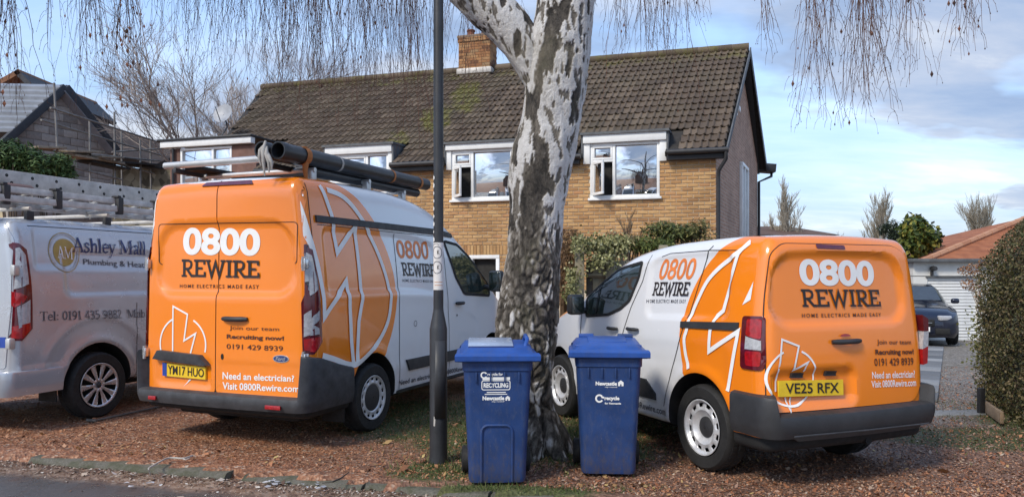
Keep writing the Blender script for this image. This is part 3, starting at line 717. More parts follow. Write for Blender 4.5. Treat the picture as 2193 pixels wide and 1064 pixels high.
# openings of the front: (s0, s1, z0, z1)
OPEN = [(1.11, 2.55, 3.10, 4.6), (4.25, 5.66, 3.15, 4.6), (7.2, 8.7, 3.15, 4.6), (4.55, 5.25, -.6, 1.95), (10.76, 13.21, 3.15, 4.9)]
def inside(s0, s1, z0, z1): return any(s1 > a and s0 < b and z1 > c and z0 < d for a, b, c, d in OPEN)
m = MB()                                                              # mortar backing with openings, as strips
sb = sorted({0.0, 10.7, *[k for o in OPEN for k in o[:2] if k < 10.7]}); zb_ = sorted({-.6, EAVE, *[k for o in OPEN for k in o[2:] if k < EAVE]})
for i in range(len(sb) - 1):
    for j in range(len(zb_) - 1):
        if not inside(sb[i] + .01, sb[i + 1] - .01, zb_[j] + .01, zb_[j + 1] - .01):
            m.prism([(sb[i], zb_[j]), (sb[i + 1], zb_[j]), (sb[i + 1], zb_[j + 1]), (sb[i], zb_[j + 1])], -.012, -.24, lambda u, v, d: hf(u, v, d))
put(m.build('front_wall', M['mortar']))
bricks = []
row = 0; zc_ = 1.20
rngb = random.Random(4)
while zc_ < EAVE - .02:
    off = 0 if row % 2 else .1125; s = -off
    soldier = 1.95 < zc_ + .03 < 2.15
    while s < 10.7:
        a, bb = max(s, 0.0), s + .211
        if bb - a > .04:
            # trim to the openings
            for (o0, o1, oz0, oz1) in OPEN:
                if zc_ + .065 > oz0 and zc_ < oz1:
                    if a < o0 < bb: bb = o0
                    if a < o1 < bb: a = o1
            if bb - a > .03 and not inside(a + .005, bb - .005, zc_ + .005, zc_ + .06) and not (4.3 < (a + bb) / 2 < 5.5 and 1.94 < zc_ + .03 < 2.17): bricks.append((a, bb, zc_, zc_ + .060))
        s += .225
    zc_ += .075; row += 1
for k in range(15): bricks.append((4.33 + k * .075, 4.33 + k * .075 + .066, 1.955, 2.165))   # soldier course over the door
def brick_key(b_):
    s = (b_[0] + b_[1]) / 2; z = (b_[2] + b_[3]) / 2
    vis = (0 < s < 2.9 and z > 2.55) or (3.9 < s < 5.9 and z > 1.95)
    return (not vis, s)
bricks.sort(key=brick_key)
def brick_mesh(w, h):
    q = MB(); hw, hh = w / 2, h / 2; c = .004
    ring = [[(-hw, .014, -hh), (hw, .014, -hh), (hw, .014, hh), (-hw, .014, hh)], [(-hw, -.0, -hh), (hw, 0, -hh), (hw, 0, hh), (-hw, 0, hh)], [(-hw + c, -c, -hh + c), (hw - c, -c, -hh + c), (hw - c, -c, hh - c), (-hw + c, -c, hh - c)]]
    q.v = [p for r_ in ring for p in r_]
    for k in range(2):
        for i in range(4): q.f.append((k * 4 + i, k * 4 + (i + 1) % 4, k * 4 + 4 + (i + 1) % 4, k * 4 + 4 + i)); q.m.append(0)
    q.f.append((8, 9, 10, 11)); q.m.append(0); return q
cache = {}; rest = MB(); rr_ = []
FM = Matrix((( -HU.x, -HN.x, 0), (-HU.y, -HN.y, 0), (0, 0, 1)))       # local x to the right, local y into the wall
for i, (a, bb, z0, z1) in enumerate(bricks):
    w, h = round(bb - a, 3), round(z1 - z0, 3); p = hf((a + bb) / 2, (z0 + z1) / 2, rngb.uniform(-.003, .003))
    if i < 300:
        if (w, h) not in cache:
            o = brick_mesh(w, h).build('brick', M['brick']); cache[(w, h)] = o.data
        else: o = link('brick', cache[(w, h)])
        o.location = p - H0; o.rotation_euler = FM.to_euler(); o.parent = house
    else:
        q = brick_mesh(w, h); rest.add([FM @ Vector(v_) + p for v_ in q.v], q.f); r_ = rngb.random(); rr_ += [r_] * len(q.f)
tag(put(rest.build('brickwork', M['brickm'], rnd=rr_)), kind='stuff')
# gable wall with uv in metres
def gable_wall(origin, gdir, name, mat, pts, parent_put):
    me = bpy.data.meshes.new(name); n = len(pts); nv = Vector((gdir.y, -gdir.x, 0)) * .22
    vs = [origin + gdir * a + Vector((0, 0, z)) for a, z in pts]; vs2 = [v_ - nv for v_ in vs]
    me.from_pydata([tuple(v_) for v_ in vs + vs2], [], [tuple(range(n)), tuple(range(n, 2 * n))[::-1]] + [(i, n + i, n + (i + 1) % n, (i + 1) % n) for i in range(n)])
    me.materials.append(mat); uv = me.uv_layers.new()
    for p in me.polygons:
        for li in p.loop_indices:
            vi = me.loops[li].vertex_index; uv.data[li].uv = pts[vi % n]
    me.validate(); me.update(); return parent_put(link(name, me))
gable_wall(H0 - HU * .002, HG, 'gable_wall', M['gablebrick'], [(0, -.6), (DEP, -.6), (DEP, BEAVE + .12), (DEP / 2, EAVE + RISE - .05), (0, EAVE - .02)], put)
put(MB().prism([(0, -.6), (13.4, -.6), (13.4, EAVE), (0, EAVE)], DEP, DEP - .2, lambda u, v, d: H0 + HU * u + HG * d + Vector((0, 0, v))).build('back_wall', M['mortar']))
# roof: frame vectors of the front slope
LS = math.hypot(DEP / 2 + .18, RISE); up = (HG * (DEP / 2 + .18) + Vector((0, 0, RISE + .14))); ULEN = up.length; UP = up / ULEN
RN = HU.cross(UP); RN = RN if RN.z > 0 else -RN
def rf(s, u, n=0.0): return H0 + HU * s - HG * .18 + Vector((0, 0, EAVE + .02)) + UP * u + RN * n
def left_edge(u): return 12.25 + 1.55 * u / ULEN
DORM = [(.97, 2.69, 4.46), (4.13, 5.78, 4.42), (7.09, 8.79, 4.50)]
def u_at(z): return (z - EAVE - .02) / UP.z
m = MB(); cuts = [-.2]
for a, b, z_ in DORM: cuts += [a, b]
cuts += [10.6, 13.8]
for i in range(len(cuts) - 1):                                        # deck in strips, open where the dormers and the flat roof cut in
    a, b = cuts[i], cuts[i + 1]; u0 = u_at(DORM[i // 2][2]) if i % 2 == 1 and i < 6 else u_at(4.9) if i == 7 else 0
    b0_, b1_ = (left_edge(u0), 13.8) if i == 7 else (b, b)
    q4 = [(a, u0), (b0_, u0), (b1_, ULEN), (a, ULEN)]
    m.add([rf(s_, u_, -.03) for s_, u_ in q4] + [rf(s_, u_, -.13) for s_, u_ in q4], [(0, 1, 2, 3), (7, 6, 5, 4), (0, 3, 7, 4), (1, 0, 4, 5), (2, 1, 5, 6), (3, 2, 6, 7)])
back0 = H0 + HG * (DEP + .45) + Vector((0, 0, BEAVE))
rg = rf(-.2, ULEN, -.03); rg2 = rf(13.8, ULEN, -.03)
m.add([rg, rg2, back0 + HU * 13.8, back0 - HU * .2, rg - Vector((0, 0, .1)), rg2 - Vector((0, 0, .1)), back0 + HU * 13.8 - Vector((0, 0, .1)), back0 - HU * .2 - Vector((0, 0, .1))],
      [(3, 2, 1, 0), (4, 5, 6, 7), (0, 4, 7, 3), (2, 3, 7, 6)])
M['rooffelt'] = plain('roof underlay', (.03, .026, .022), .9); put(m.build('roof_deck', M['rooffelt']))
TILE = [(0, (.072, .050, .033)), (.45, (.096, .067, .044)), (.85, (.122, .087, .058)), (1, (.150, .110, .075))]
def moss(t, c):
    p = t.geo(); x, y, z = t.sep(p); n = t.noise(p, 3.0, 6, .7); n2 = t.noise(p, 14, 4, .7)
    b = None
    for (s, u, r, sx, sy) in ((6.55, 3.4, .55, .8, 1.1), (6.9, 2.3, .45, .9, 1.1), (7.4, 1.1, .35, .8, 1.0)):
        q = rf(s, u); dx = t.math('DIVIDE', t.math('SUBTRACT', x, q.x), r * sx); dz = t.math('DIVIDE', t.math('SUBTRACT', z, q.z), r * sy)
        k = t.math('DIVIDE', 1.0, t.math('ADD', 1.0, t.math('POWER', t.math('ADD', t.math('MULTIPLY', dx, dx), t.math('MULTIPLY', dz, dz)), 2)))
        b = k if b is None else t.math('MAXIMUM', b, k)
    top = t.ramp(z, [(0.0, 0), (1.0, 0)]); top = t.math('MULTIPLY', t.math('GREATER_THAN', z, EAVE + RISE - .18), .50)
    f = t.ramp(t.math('MULTIPLY', t.math('MAXIMUM', b, top), t.math('MULTIPLY', n, n)), [(.11, 0), (.23, .9)])
    c = t.mix(f, c, t.ramp(n2, [(.3, (.06, .06, .012)), (.7, (.19, .17, .03))]))
    return t.mix(t.ramp(t.noise(p, .9, 5, .6, off=(2, 2, 2)), [(.45, 0), (.7, .4)]), c, (.10, .085, .05))
M['tile'] = varied('roof tile', TILE, 'obj', .85, .4, 30, moss); M['tilem'] = varied('roof tiling', TILE, 'rnd', .85, .4, 30, moss)
TW, TG = .30, .30
prof_ = [(-.150, .010), (-.125, .0), (-.055, .0), (-.030, .022), (-.012, .036), (.008, .022), (.020, .0), (.080, .0), (.105, .022), (.125, .036), (.150, .012)]
def tile_mesh():
    q = MB(); n = len(prof_)
    for v_, lift in ((0, .030), (TG + .06, -.004)):
        for a, h in prof_: q.v.append((a, v_, h + lift))
    for a, h in prof_: q.v.append((a, 0, h + lift * 0 + .004))
    for i in range(n - 1):
        q.f.append((i, i + 1, n + i + 1, n + i)); q.f.append((2 * n + i, 2 * n + i + 1, i + 1, i)); q.m += [0, 0]
    return q
DORM = [(.97, 2.69, 4.48), (4.13, 5.78, 4.44), (7.09, 8.79, 4.52)]
tiles = []
nr = int(ULEN / TG)
for r_ in range(nr):
    u = r_ * TG; s = -.05 
    zt_ = rf(0, u + TG * .5).z
    while s < left_edge(u) - .1:
        hide = any(a - .16 < s < b + .16 and rf(0, u).z < zt0 - .02 for a, b, zt0 in DORM) or (s > 10.6 and zt_ < 4.92)
        if not hide: tiles.append((s, u))
        s += TW
tiles.sort(key=lambda q: q[0])
TM = Matrix(((-HU.x, UP.x, RN.x), (-HU.y, UP.y, RN.y), (-HU.z, UP.z, RN.z)))
tme = None; rest = MB(); rr_ = []; rngt = random.Random(5); base_t = tile_mesh()
for i, (s, u) in enumerate(tiles):
    p = rf(s, u, rngt.uniform(-.004, .004))
    if i < 300:
        if tme is None: o = base_t.build('roof_tile', M['tile'], smooth=50); tme = o.data
        else: o = link('roof_tile', tme)
        slip = rngt.random() < .025
        if slip: p = p - UP * rngt.uniform(.02, .05) + RN * .008
        o.location = p - H0; o.rotation_euler = (TM @ Matrix.Rotation(rngt.gauss(0, .05 if slip else .012), 3, 'Z')).to_euler(); o.parent = house
    else:
        rest.add([TM @ Vector(v_) + p for v_ in base_t.v], base_t.f); r_ = rngt.random(); rr_ += [r_] * len(base_t.f)
tag(put(rest.build('roof_tiling', M['tilem'], smooth=50, rnd=rr_)), kind='stuff')
m = MB()                                                              # ridge tiles
s = -.2
rl = []
while s < 13.7:
    a = rf(s, ULEN, .03); b = rf(s + .43, ULEN, .03); m.tube([a, a + (b - a) * .98], [.11, .105], 8); s += .41; rl.append(1)
put(m.build('ridge_tiles', M['tilem'], smooth=50, rnd=[random.Random(i // 10).random() for i in range(len(m.f))]))
M['blackwood'] = plain('black bargeboard', (.018, .018, .02), .5); M['leadgrey'] = plain('lead flashing', (.10, .105, .11), .7, var=.3)
bw = []
def board(name, a, b, w, h, mat, dn=Vector((0, 0, 1))):
    d = (b - a); L = d.length; d.normalize(); sd_ = d.cross(dn).normalized(); u_ = sd_.cross(d)
    mt = Matrix((sd_, d, u_)).transposed(); return put(MB().cbox((a + b) / 2, (w, L, h), .006, mat=mt).build(name, mat, smooth=40))
board('verge_board', rf(-.24, -.05, -.06), rf(-.24, ULEN, -.06), .03, .17, M['leadgrey'], RN)
bk_n = Vector((0, 0, 1))
board('barge_board', rg - HU * .03 + Vector((0, 0, -.05)), back0 - HU * .23 + Vector((0, 0, -.05)), .03, .20, M['blackwood'])
board('soffit', rg + HU * .10 + Vector((0, 0, -.14)), back0 + HU * .10 + Vector((0, 0, -.16)), .24, .02, M['blackwood'])
board('barge_foot', back0 - HU * .42 + HG * .22 + Vector((0, 0, .0)), back0 + HU * .2 + HG * .1 + Vector((0, 0, .06)), .5, .24, M['blackwood'])
# gutters and downpipes
for a, b in ((-.25, .95), (2.71, 4.11), (5.80, 7.06), (8.82, 10.6)):
    m = MB(); p0, p1 = hf(a, EAVE - .02, .24), hf(b, EAVE - .02, .24); m.tube([p0, p1], .055, 10)
    put(m.build('gutter', M['blackplastic'], smooth=50)); board('fascia_board', hf(a + .05, EAVE - .10, .10), hf(b, EAVE - .10, .10), .16, .14, M['blackwood'])
m = MB().tube([hf(-.20, EAVE - .05, .24), hf(-.20, EAVE - .20, .22), hf(-.06, EAVE - .40, .07), hf(-.05, EAVE - .55, .05), hf(-.05, -.5, .05)], .038, 10); put(m.build('downpipe', M['blackplastic'], smooth=50))
bc = H0 + HG * (DEP - .15) - HU * .06
m = MB().tube([back0 - HU * .34 + HG * .25, back0 - HU * .34 + HG * .2 - Vector((0, 0, .22)), bc + Vector((0, 0, 4.25)), bc + Vector((0, 0, -.5))], .04, 8); put(m.build('downpipe', M['blackplastic'], smooth=50))
# windows
t = NT('house glass'); M['houseglass'] = t.out((.02, .024, .026), .015, 0, 0); t.b.inputs['Specular IOR Level'].default_value = 1.0; t.b.inputs['IOR'].default_value = 3.4
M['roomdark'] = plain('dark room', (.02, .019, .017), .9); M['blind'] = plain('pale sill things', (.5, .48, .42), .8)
def hbox(name, s0, s1, z0, z1, o0, o1, mat, parent=None, bev=.004):
    p = hf((s0 + s1) / 2, (z0 + z1) / 2, (o0 + o1) / 2)
    o = MB().cbox((0, 0, 0), (abs(s1 - s0), abs(o1 - o0), z1 - z0), min(bev, abs(o1 - o0) * .4), mat=FM).build(name, mat, smooth=40)
    if parent is None: o.location = p - H0; o.parent = house
    else: o.location = p; o.parent = parent; o.matrix_parent_inverse = Matrix.Translation(-(parent.location + H0))
    return o
def casement(s0, s1, z0, z1, mull, sill=True, openleft=True):
    w = .055
    fr = hbox('window', s0, s1, z1 - w, z1, .015, -.06, M['pvc'])
    e = lambda *a, **k: hbox(*a, M['pvc'], parent=fr, **k)
    e('frame', s0, s0 + w, z0, z1 - w, .014, -.06); e('frame', s1 - w, s1, z0, z1 - w, .014, -.06); e('frame', s0, s1, z0 - .0, z0 + w, .016, -.06)
    for q in mull: e('mullion', q - .03, q + .03, z0 + w, z1 - w, .012, -.06)
    if sill: e('sill', s0 - .04, s1 + .04, z0 - .05, z0 - .001, .07, -.05)
    edges = [s0 + w] + [k for q in mull for k in (q - .03, q + .03)] + [s1 - w]
    for i in range(0, len(edges), 2):
        a, b = edges[i], edges[i + 1]
        if openleft and i == len(edges) - 2:
            zt_ = z0 + (z1 - z0) * .66
            e('transom', a, b, zt_, zt_ + .05, .012, -.06)
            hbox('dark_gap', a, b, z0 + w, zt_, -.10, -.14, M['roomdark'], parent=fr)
            # fanlight, closed, and the casement below standing open
            hbox('pane', a + .04, b - .04, zt_ + .09, z1 - w - .04, -.02, -.03, M['houseglass'], parent=fr)
            e('fanlight_frame', a, b, z1 - w - .04, z1 - w, .02, -.02); e('fanlight_frame', a, b, zt_ + .05, zt_ + .09, .02, -.02)
            e('fanlight_frame', a, a + .04, zt_ + .09, z1 - w - .04, .02, -.02); e('fanlight_frame', b - .04, b, zt_ + .09, z1 - w - .04, .02, -.02)
            ang = R(48); W2 = b - a - .02; d = (-HU) * math.cos(ang) + HN * math.sin(ang); hinge = hf(b - .01, 0, .02); nn = Vector((-d.y, d.x, 0))
            mt = Matrix((d, nn, Vector((0, 0, 1)))).transposed()
            def leaf(name, u0, u1, za, zb2, mat, th=.04):
                c_ = hinge + d * (u0 + u1) / 2 + Vector((0, 0, (za + zb2) / 2)); o = MB().cbox((0, 0, 0), (u1 - u0, th, zb2 - za), .004, mat=mt).build(name, mat, fr, smooth=40)
                o.location = c_; o.matrix_parent_inverse = Matrix.Translation(-(fr.location + H0))
            zb0 = z0 + w
            leaf('sash_rail', 0, W2, zb0, zb0 + .055, M['pvc']); leaf('sash_rail', 0, W2, zt_ - .055, zt_, M['pvc']); leaf('sash_stile', 0, .055, zb0 + .055, zt_ - .055, M['pvc']); leaf('sash_stile', W2 - .055, W2, zb0 + .055, zt_ - .055, M['pvc'])
            leaf('pane', .055, W2 - .055, zb0 + .055, zt_ - .055, M['houseglass'], .012)
        else:
            hbox('pane', a, b, z0 + w, z1 - w, -.025, -.035, M['houseglass'], parent=fr)
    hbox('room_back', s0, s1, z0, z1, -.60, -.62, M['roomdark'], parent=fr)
    return fr
def dormer(s0, s1, zt_, ws0, ws1, wz0, wz1, mull, wide=True):
    hbox('dormer_fascia', s0, s1, wz1 + .005, zt_, .10, -.10, M['pvc'], bev=.01)
    for a, b in ((s0, ws0 - .002), (ws1 + .002, s1)):
        if b - a > .02: hbox('dormer_cheek', a, b, EAVE - .16, wz1 + .004, .05, -.10, M['pvc'])
    for q in (s0 - .02, s1 + .02):                                     # dark cheeks running back into the slope
        m = MB(); a = hf(q, EAVE - .05, .08); m.prism([(-.08, EAVE - .02), (-.08, zt_ + .02), ((zt_ - EAVE) * 1.25 + .05, zt_ + .02), (.0, EAVE - .02)], q - .02, q + .02, lambda u, v, d: H0 + HU * d - HN * u + Vector((0, 0, v)))
        put(m.build('dormer_side', M['leadgrey']))
    p0 = [hf(s0 - .06, zt_ + .025, .14), hf(s1 + .06, zt_ + .025, .14)]; bk = (zt_ - EAVE) * 1.25 + .12
    m = MB().add([p0[0], p0[1], p0[1] - HN * (bk + .14) + Vector((0, 0, .05)), p0[0] - HN * (bk + .14) + Vector((0, 0, .05))] + [k - Vector((0, 0, .05)) for k in (p0[0], p0[1], p0[1] - HN * (bk + .14) + Vector((0, 0, .05)), p0[0] - HN * (bk + .14) + Vector((0, 0, .05)))],
                 [(0, 1, 2, 3), (7, 6, 5, 4), (0, 4, 5, 1), (1, 5, 6, 2), (3, 7, 4, 0)]); put(m.build('dormer_roof', M['leadgrey']))
    return casement(ws0, ws1, wz0, wz1, mull)
w3 = dormer(.97, 2.69, 4.46, 1.11, 2.55, 3.12, 4.26, [2.05])
hbox('sill_box', 1.5, 1.9, 3.18, 3.28, -.12, -.3, M['blind'], parent=w3); hbox('sill_box', 1.3, 1.75, 3.18, 3.24, -.2, -.4, M['blind'], parent=w3)
dormer(4.13, 5.78, 4.42, 4.25, 5.66, 3.17, 4.26, [5.18])
dormer(7.09, 8.79, 4.50, 7.2, 8.7, 3.17, 4.30, [7.75], False)
# flat-roofed extension at the left end
BRN = plain('brown tile hanging', (.16, .085, .065), .85, var=.25, vs=4, bump=.3, bs=20)
hbox('extension_wall', 12.92, 13.21, -.5, 4.66, .0, -.25, BRN); hbox('extension_wall', 10.71, 11.4, -.5, 4.66, .0, -.25, BRN)
hbox('extension_wall', 11.4, 12.92, -.5, 3.6, .0, -.25, BRN)
hbox('flat_roof', 10.75, 13.5, 4.84, 4.90, .16, -2.2, M['blackwood'], bev=.02); hbox('flat_roof_fascia', 10.78, 13.42, 4.69, 4.838, .12, -.05, M['pvc'])
casement(11.4, 12.9, 3.62, 4.66, [11.95], True, False)
hbox('transom', 11.45, 12.85, 4.2, 4.26, .02, -.06, M['pvc'])
m = MB().tube([hf(13.08, 4.66, .06), hf(13.08, -.4, .06)], .035, 8); put(m.build('downpipe', M['blackplastic'], smooth=50))
# front doorway
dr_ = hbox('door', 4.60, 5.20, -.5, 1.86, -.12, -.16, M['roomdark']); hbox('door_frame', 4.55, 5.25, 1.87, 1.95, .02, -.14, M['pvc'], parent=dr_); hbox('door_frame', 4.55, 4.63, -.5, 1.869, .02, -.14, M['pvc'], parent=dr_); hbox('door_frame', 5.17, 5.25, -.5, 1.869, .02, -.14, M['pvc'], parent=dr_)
# gable window and fittings
gw0 = H0 + HG * 3.55 - HU * .0
gmx = Matrix((HG, Vector((HG.y, -HG.x, 0)), Vector((0, 0, 1)))).transposed(); GO = Vector((HG.y, -HG.x, 0))
def gbox(name, a0, a1, z0, z1, o0, o1, mat, parent=None):
    p = H0 + HG * ((a0 + a1) / 2) + GO * ((o0 + o1) / 2) + Vector((0, 0, (z0 + z1) / 2)); o = MB().cbox((0, 0, 0), (a1 - a0, abs(o1 - o0), z1 - z0), .005, mat=gmx).build(name, mat, parent or house, smooth=40)
    if parent: o.location = p; o.matrix_parent_inverse = Matrix.Translation(-(parent.location + H0))
    else: o.location = p - H0
    return o
gw = gbox('window', 3.7, 5.0, 4.22, 4.30, .08, -.02, M['pvc'])
for a0, a1, z0, z1 in ((3.7, 3.78, 2.2, 4.219), (4.92, 5.0, 2.2, 4.219), (3.7, 5.0, 2.12, 2.199), (4.3, 4.36, 2.2, 4.219)): gbox('frame', a0, a1, z0, z1, .08, -.02, M['pvc'], gw)
gbox('pane', 3.78, 4.92, 2.2, 4.22, .03, .01, M['clear'], gw)
gbox('flue_cowl', 3.3, 3.5, 2.1, 2.42, .18, .0, M['blackplastic'])
sf = gbox('security_light', 2.45, 2.62, 5.28, 5.40, .16, .03, M['pvc']); gbox('lamp_arm', 2.50, 2.56, 5.2, 5.27, .10, .0, M['pvc'], sf)
# satellite dish on a short arm at the left verge
dp = at(477, 243, 19.4); dn = Vector((-.25, -.9, .35)).normalized(); rotd = dn.to_track_quat('Z', 'Y').to_matrix()
q_ = MB(); qq = MB().lathe([(.001, -.055), (.12, -.045), (.21, -.022), (.27, .0), (.27, .008), (.2, -.014), (.1, -.036), (.001, -.046)], 24, 'z'); q_.add([rotd @ Vector(v_) + dp for v_ in qq.v], qq.f)
sdh = put(q_.build('satellite_dish', plain('grey dish', (.33, .34, .36), .5), smooth=50))
MB().tube([dp - dn * .05, dp - dn * .2 + Vector((0, 0, -.25)), Vector(rf(12.7, 1.3, 0))], .02, 8).tube([dp + rotd @ Vector((0, -.25, 0)), dp + dn * .32], .012, 6).build('dish_arm', M['leadgrey'], sdh, smooth=50)
# chimney
cb = rf(6.90, ULEN, 0); ch = put(MB().cbox((cb.x, cb.y, 7.0), (.88, .58, 2.0), .01, mat=FM).build('chimney', M['mortar'], smooth=40))
m = MB(); rr_ = []; rngc = random.Random(3)
CHB = [(0, (.12, .055, .028)), (.35, (.27, .12, .05)), (.75, (.40, .205, .085)), (1, (.30, .19, .10))]
z = 7.02; k = 0
cbl = []
while z < 7.94:
    grow = .03 if z > 7.78 else 0
    for sx, sy, L, ax in ((0, -.29 - grow, .88, 0), (0, .29 + grow, .88, 0), (-.44 - grow, 0, .58, 1), (.44 + grow, 0, .58, 1)):
        a = -L / 2 - (.1125 if k % 2 else 0)
        while a < L / 2:
            a0, a1 = max(a, -L / 2), min(a + .215, L / 2)
            if a1 - a0 > .04:
                c_ = Vector(((a0 + a1) / 2, sy, 0)) if ax == 0 else Vector((sx, (a0 + a1) / 2, 0)); d_ = (a1 - a0, .03, .065) if ax == 0 else (.03, a1 - a0, .065)
                cbl.append((c_ + Vector((0, 0, z + .033)), d_))
            a += .225
    z += .075; k += 1
CB2 = varied('chimney brick', CHB, 'obj', .9, .5, 25); cm = {}
for c_, d_ in cbl:
    key = tuple(round(q, 3) for q in d_)
    if key not in cm: o = MB().box((0, 0, 0), d_).build('chimney_brick', CB2); cm[key] = o.data
    else: o = link('chimney_brick', cm[key])
    p = FM @ Vector((c_.x, c_.y, 0)) + Vector((cb.x, cb.y, c_.z)); o.location = p; o.rotation_euler = FM.to_euler(); o.parent = ch
o = MB().cbox((cb.x, cb.y, 7.04), (1.0, .72, .16), .03, mat=FM).build('flashing', M['alumdull'], ch, smooth=40)
o = MB().cbox((cb.x, cb.y, 7.985), (.98, .68, .08), .02, mat=FM).build('chimney_cap', plain('cap mortar', (.22, .15, .10), .9, var=.3), ch, smooth=40)
for dx in (-.2, .2):
    p = FM @ Vector((dx, 0, 0)); o = MB().lathe([(.10, 8.02), (.115, 8.05), (.10, 8.07), (.095, 8.19), (.12, 8.21), (.115, 8.245), (.08, 8.245), (.08, 8.1), (.0, 8.1)], 16, 'z', (cb.x + p.x, cb.y + p.y, 0)).build('chimney_pot', plain('terracotta pot', (.20, .075, .045), .85, var=.3), ch, smooth=40)

# ------------------------------------------------------------------ blockwork house on the left, under scaffolding
def simple_roof(name, mat, pts, parent, th=.12):
    P_ = [Vector(p) for p in pts]; n = (P_[1] - P_[0]).cross(P_[3] - P_[0]).normalized(); n = n if n.z > 0 else -n
    return MB().add(P_ + [p - n * th for p in P_], [(0, 1, 2, 3), (7, 6, 5, 4), (0, 4, 5, 1), (1, 5, 6, 2), (2, 6, 7, 3), (3, 7, 4, 0)]).build(name, mat, parent)
BA = at(18, 292, 21.0); BZ = at(242, 325, 24.0); BP = at(132, 192, 22.4)     # gable: left eave, right eave, apex
bh = empty('blockwork_house', (BA.x, BA.y, -.4), 0, 'unfinished grey blockwork house with slate roof behind scaffolding', 'house')
def bput(o): o.parent = bh; o.matrix_parent_inverse = Matrix.Translation(-Vector(bh.location)); return o
gd = Vector((BZ.x - BA.x, BZ.y - BA.y, 0)); GL = gd.length; gd.normalize(); gn = Vector((gd.y, -gd.x, 0)); gn = gn if gn.y < 0 else -gn
sa = (BP - BA).dot(gd); zE, zP, zR = BA.z, BP.z, BZ.z
def gz(s): return zE + (zP - zE) * s / sa if s < sa else zP + (zR - zP) * (s - sa) / (GL - sa)
M['blockm'] = plain('grey mortar', (.33, .295, .26), .95)
m = MB().prism([(0, -.5), (GL, -.5), (GL, zR), (sa, zP), (0, zE)], -.02, -.25, lambda u, v, d: Vector((BA.x, BA.y, 0)) + gd * u + gn * d + Vector((0, 0, v))); bput(m.build('gable_wall', M['blockm']))
BLK = varied('concrete block', [(0, (.20, .175, .155)), (.5, (.28, .24, .212)), (1, (.37, .325, .285))], 'obj', .95, .4, 12)
bm_ = Matrix((gd, -gn, Vector((0, 0, 1)))).transposed(); bc_ = {}; k = 0; z = 3.2
while z < zP:
    s = .05 - (.225 if k % 2 else 0)
    while s < GL - .05:
        a, b = max(s, .04), min(s + .44, GL - .04)
        while b - a > .1 and gz(b) < z + .2 and b > sa: b -= .1
        while b - a > .1 and gz(a) < z + .2 and a < sa: a += .1
        if b - a > .12 and gz((a + b) / 2) > z + .18:
            L_ = round(b - a, 2)
            if L_ not in bc_: o = MB().cbox((0, 0, 0), (L_, .03, .213), .006).build('concrete_block', BLK, smooth=40); bc_[L_] = o.data
            else: o = link('concrete_block', bc_[L_])
            o.location = Vector((BA.x, BA.y, 0)) + gd * (a + b) / 2 + Vector((0, 0, z + .11)) + gn * random.uniform(-.012, .0); o.rotation_euler = bm_.to_euler(); bput(o)
        s += .45
    z += .225; k += 1
M['slate'] = plain('slate roof', (.21, .225, .25), .5, var=.25, vs=2.5); M['slateedge'] = plain('slate edge', (.035, .038, .045), .7)
# front slope in visible courses
vr = -gn; e0 = Vector((BA.x, BA.y, zE)); 
far = -Vector((gd.x, gd.y, 0)) 
rd = Vector((-1, -.10, 0)).normalized()                                # ridge runs away to the left
rise_dir = (BP - BA); RLn = rise_dir.length; rise_u = rise_dir / RLn
rs = MB(); nC = 9
for i in range(nC):
    a = BA + rise_u * (RLn * i / nC) + Vector((0, 0, .20)); b = BA + rise_u * (RLn * (i + 1) / nC + .05) + Vector((0, 0, .09))
    rs = MB().add([a + gn * .2, b + gn * .2, b + gn * .2 + rd * 9, a + gn * .2 + rd * 9] + [q - Vector((0, 0, .10)) for q in (a + gn * .2, b + gn * .2, b + gn * .2 + rd * 9, a + gn * .2 + rd * 9)], [(0, 1, 2, 3), (7, 6, 5, 4), (0, 4, 5, 1), (1, 5, 6, 2), (3, 7, 4, 0)])
    bput(rs.build('slate_course', M['slate']))
def bboard(name, a, b, w, h, mat):
    d = (b - a); L = d.length; d.normalize(); sd_ = d.cross(Vector((0, 0, 1))).normalized(); u_ = sd_.cross(d); bput(MB().cbox((a + b) / 2, (w, L, h), .01, mat=Matrix((sd_, d, u_)).transposed()).build(name, mat, smooth=40))
bboard('verge_board', BA + gn * .14 - rise_u * .5, BP + gn * .14 + Vector((0, 0, .05)), .16, .22, M['slateedge'])
bboard('verge_board', BP + gn * .14 + Vector((0, 0, .05)), BZ + gn * .14, .2, .24, M['slateedge'])
simple_roof('back_slope', M['slate'], [BP + gn * .2, BZ + gn * .2, BZ + gn * .2 + rd * 9, BP + gn * .2 + rd * 9], bh).matrix_parent_inverse = Matrix.Translation(-Vector(bh.location))
bput(MB().cbox(tuple(BA + rd * 2.2 + gd * .3 + Vector((0, .5, -2.2))), (4, .3, 4.2), .01).build('front_wall', plain('cream render', (.55, .46, .30), .9)))
# neighbour roof beyond it
o = at(66, 163, 32); L1, R1 = at(-90, 215, 31), at(100, 200, 33)
nh = empty('tiled_house', (o.x, o.y, -.4), 0, 'brown tiled gable peeping over the slate roof at the far left', 'house')
def nput(q): q.parent = nh; q.matrix_parent_inverse = Matrix.Translation(-Vector(nh.location)); return q
nput(MB().prism([(L1.x + 1.4, -.4), (R1.x + .6, -.4), (R1.x + .6, R1.z - .4), (o.x, o.z - .1), (L1.x + 1.4, 6.5)], o.y - .5, o.y + 5, lambda u, v, d: Vector((u, d, v))).build('gable_wall', plain('grey brown render', (.20, .165, .13), .9)))
RT = plain('russet tiles', (.22, .105, .055), .85, var=.35, vs=3)
nput(simple_roof('roof_slope', RT, [o + Vector((.05, -.9, .05)), o + Vector((.05, 5, .05)), Vector((L1.x, o.y + 5, L1.z)), Vector((L1.x, o.y - .9, L1.z))], None, .2))
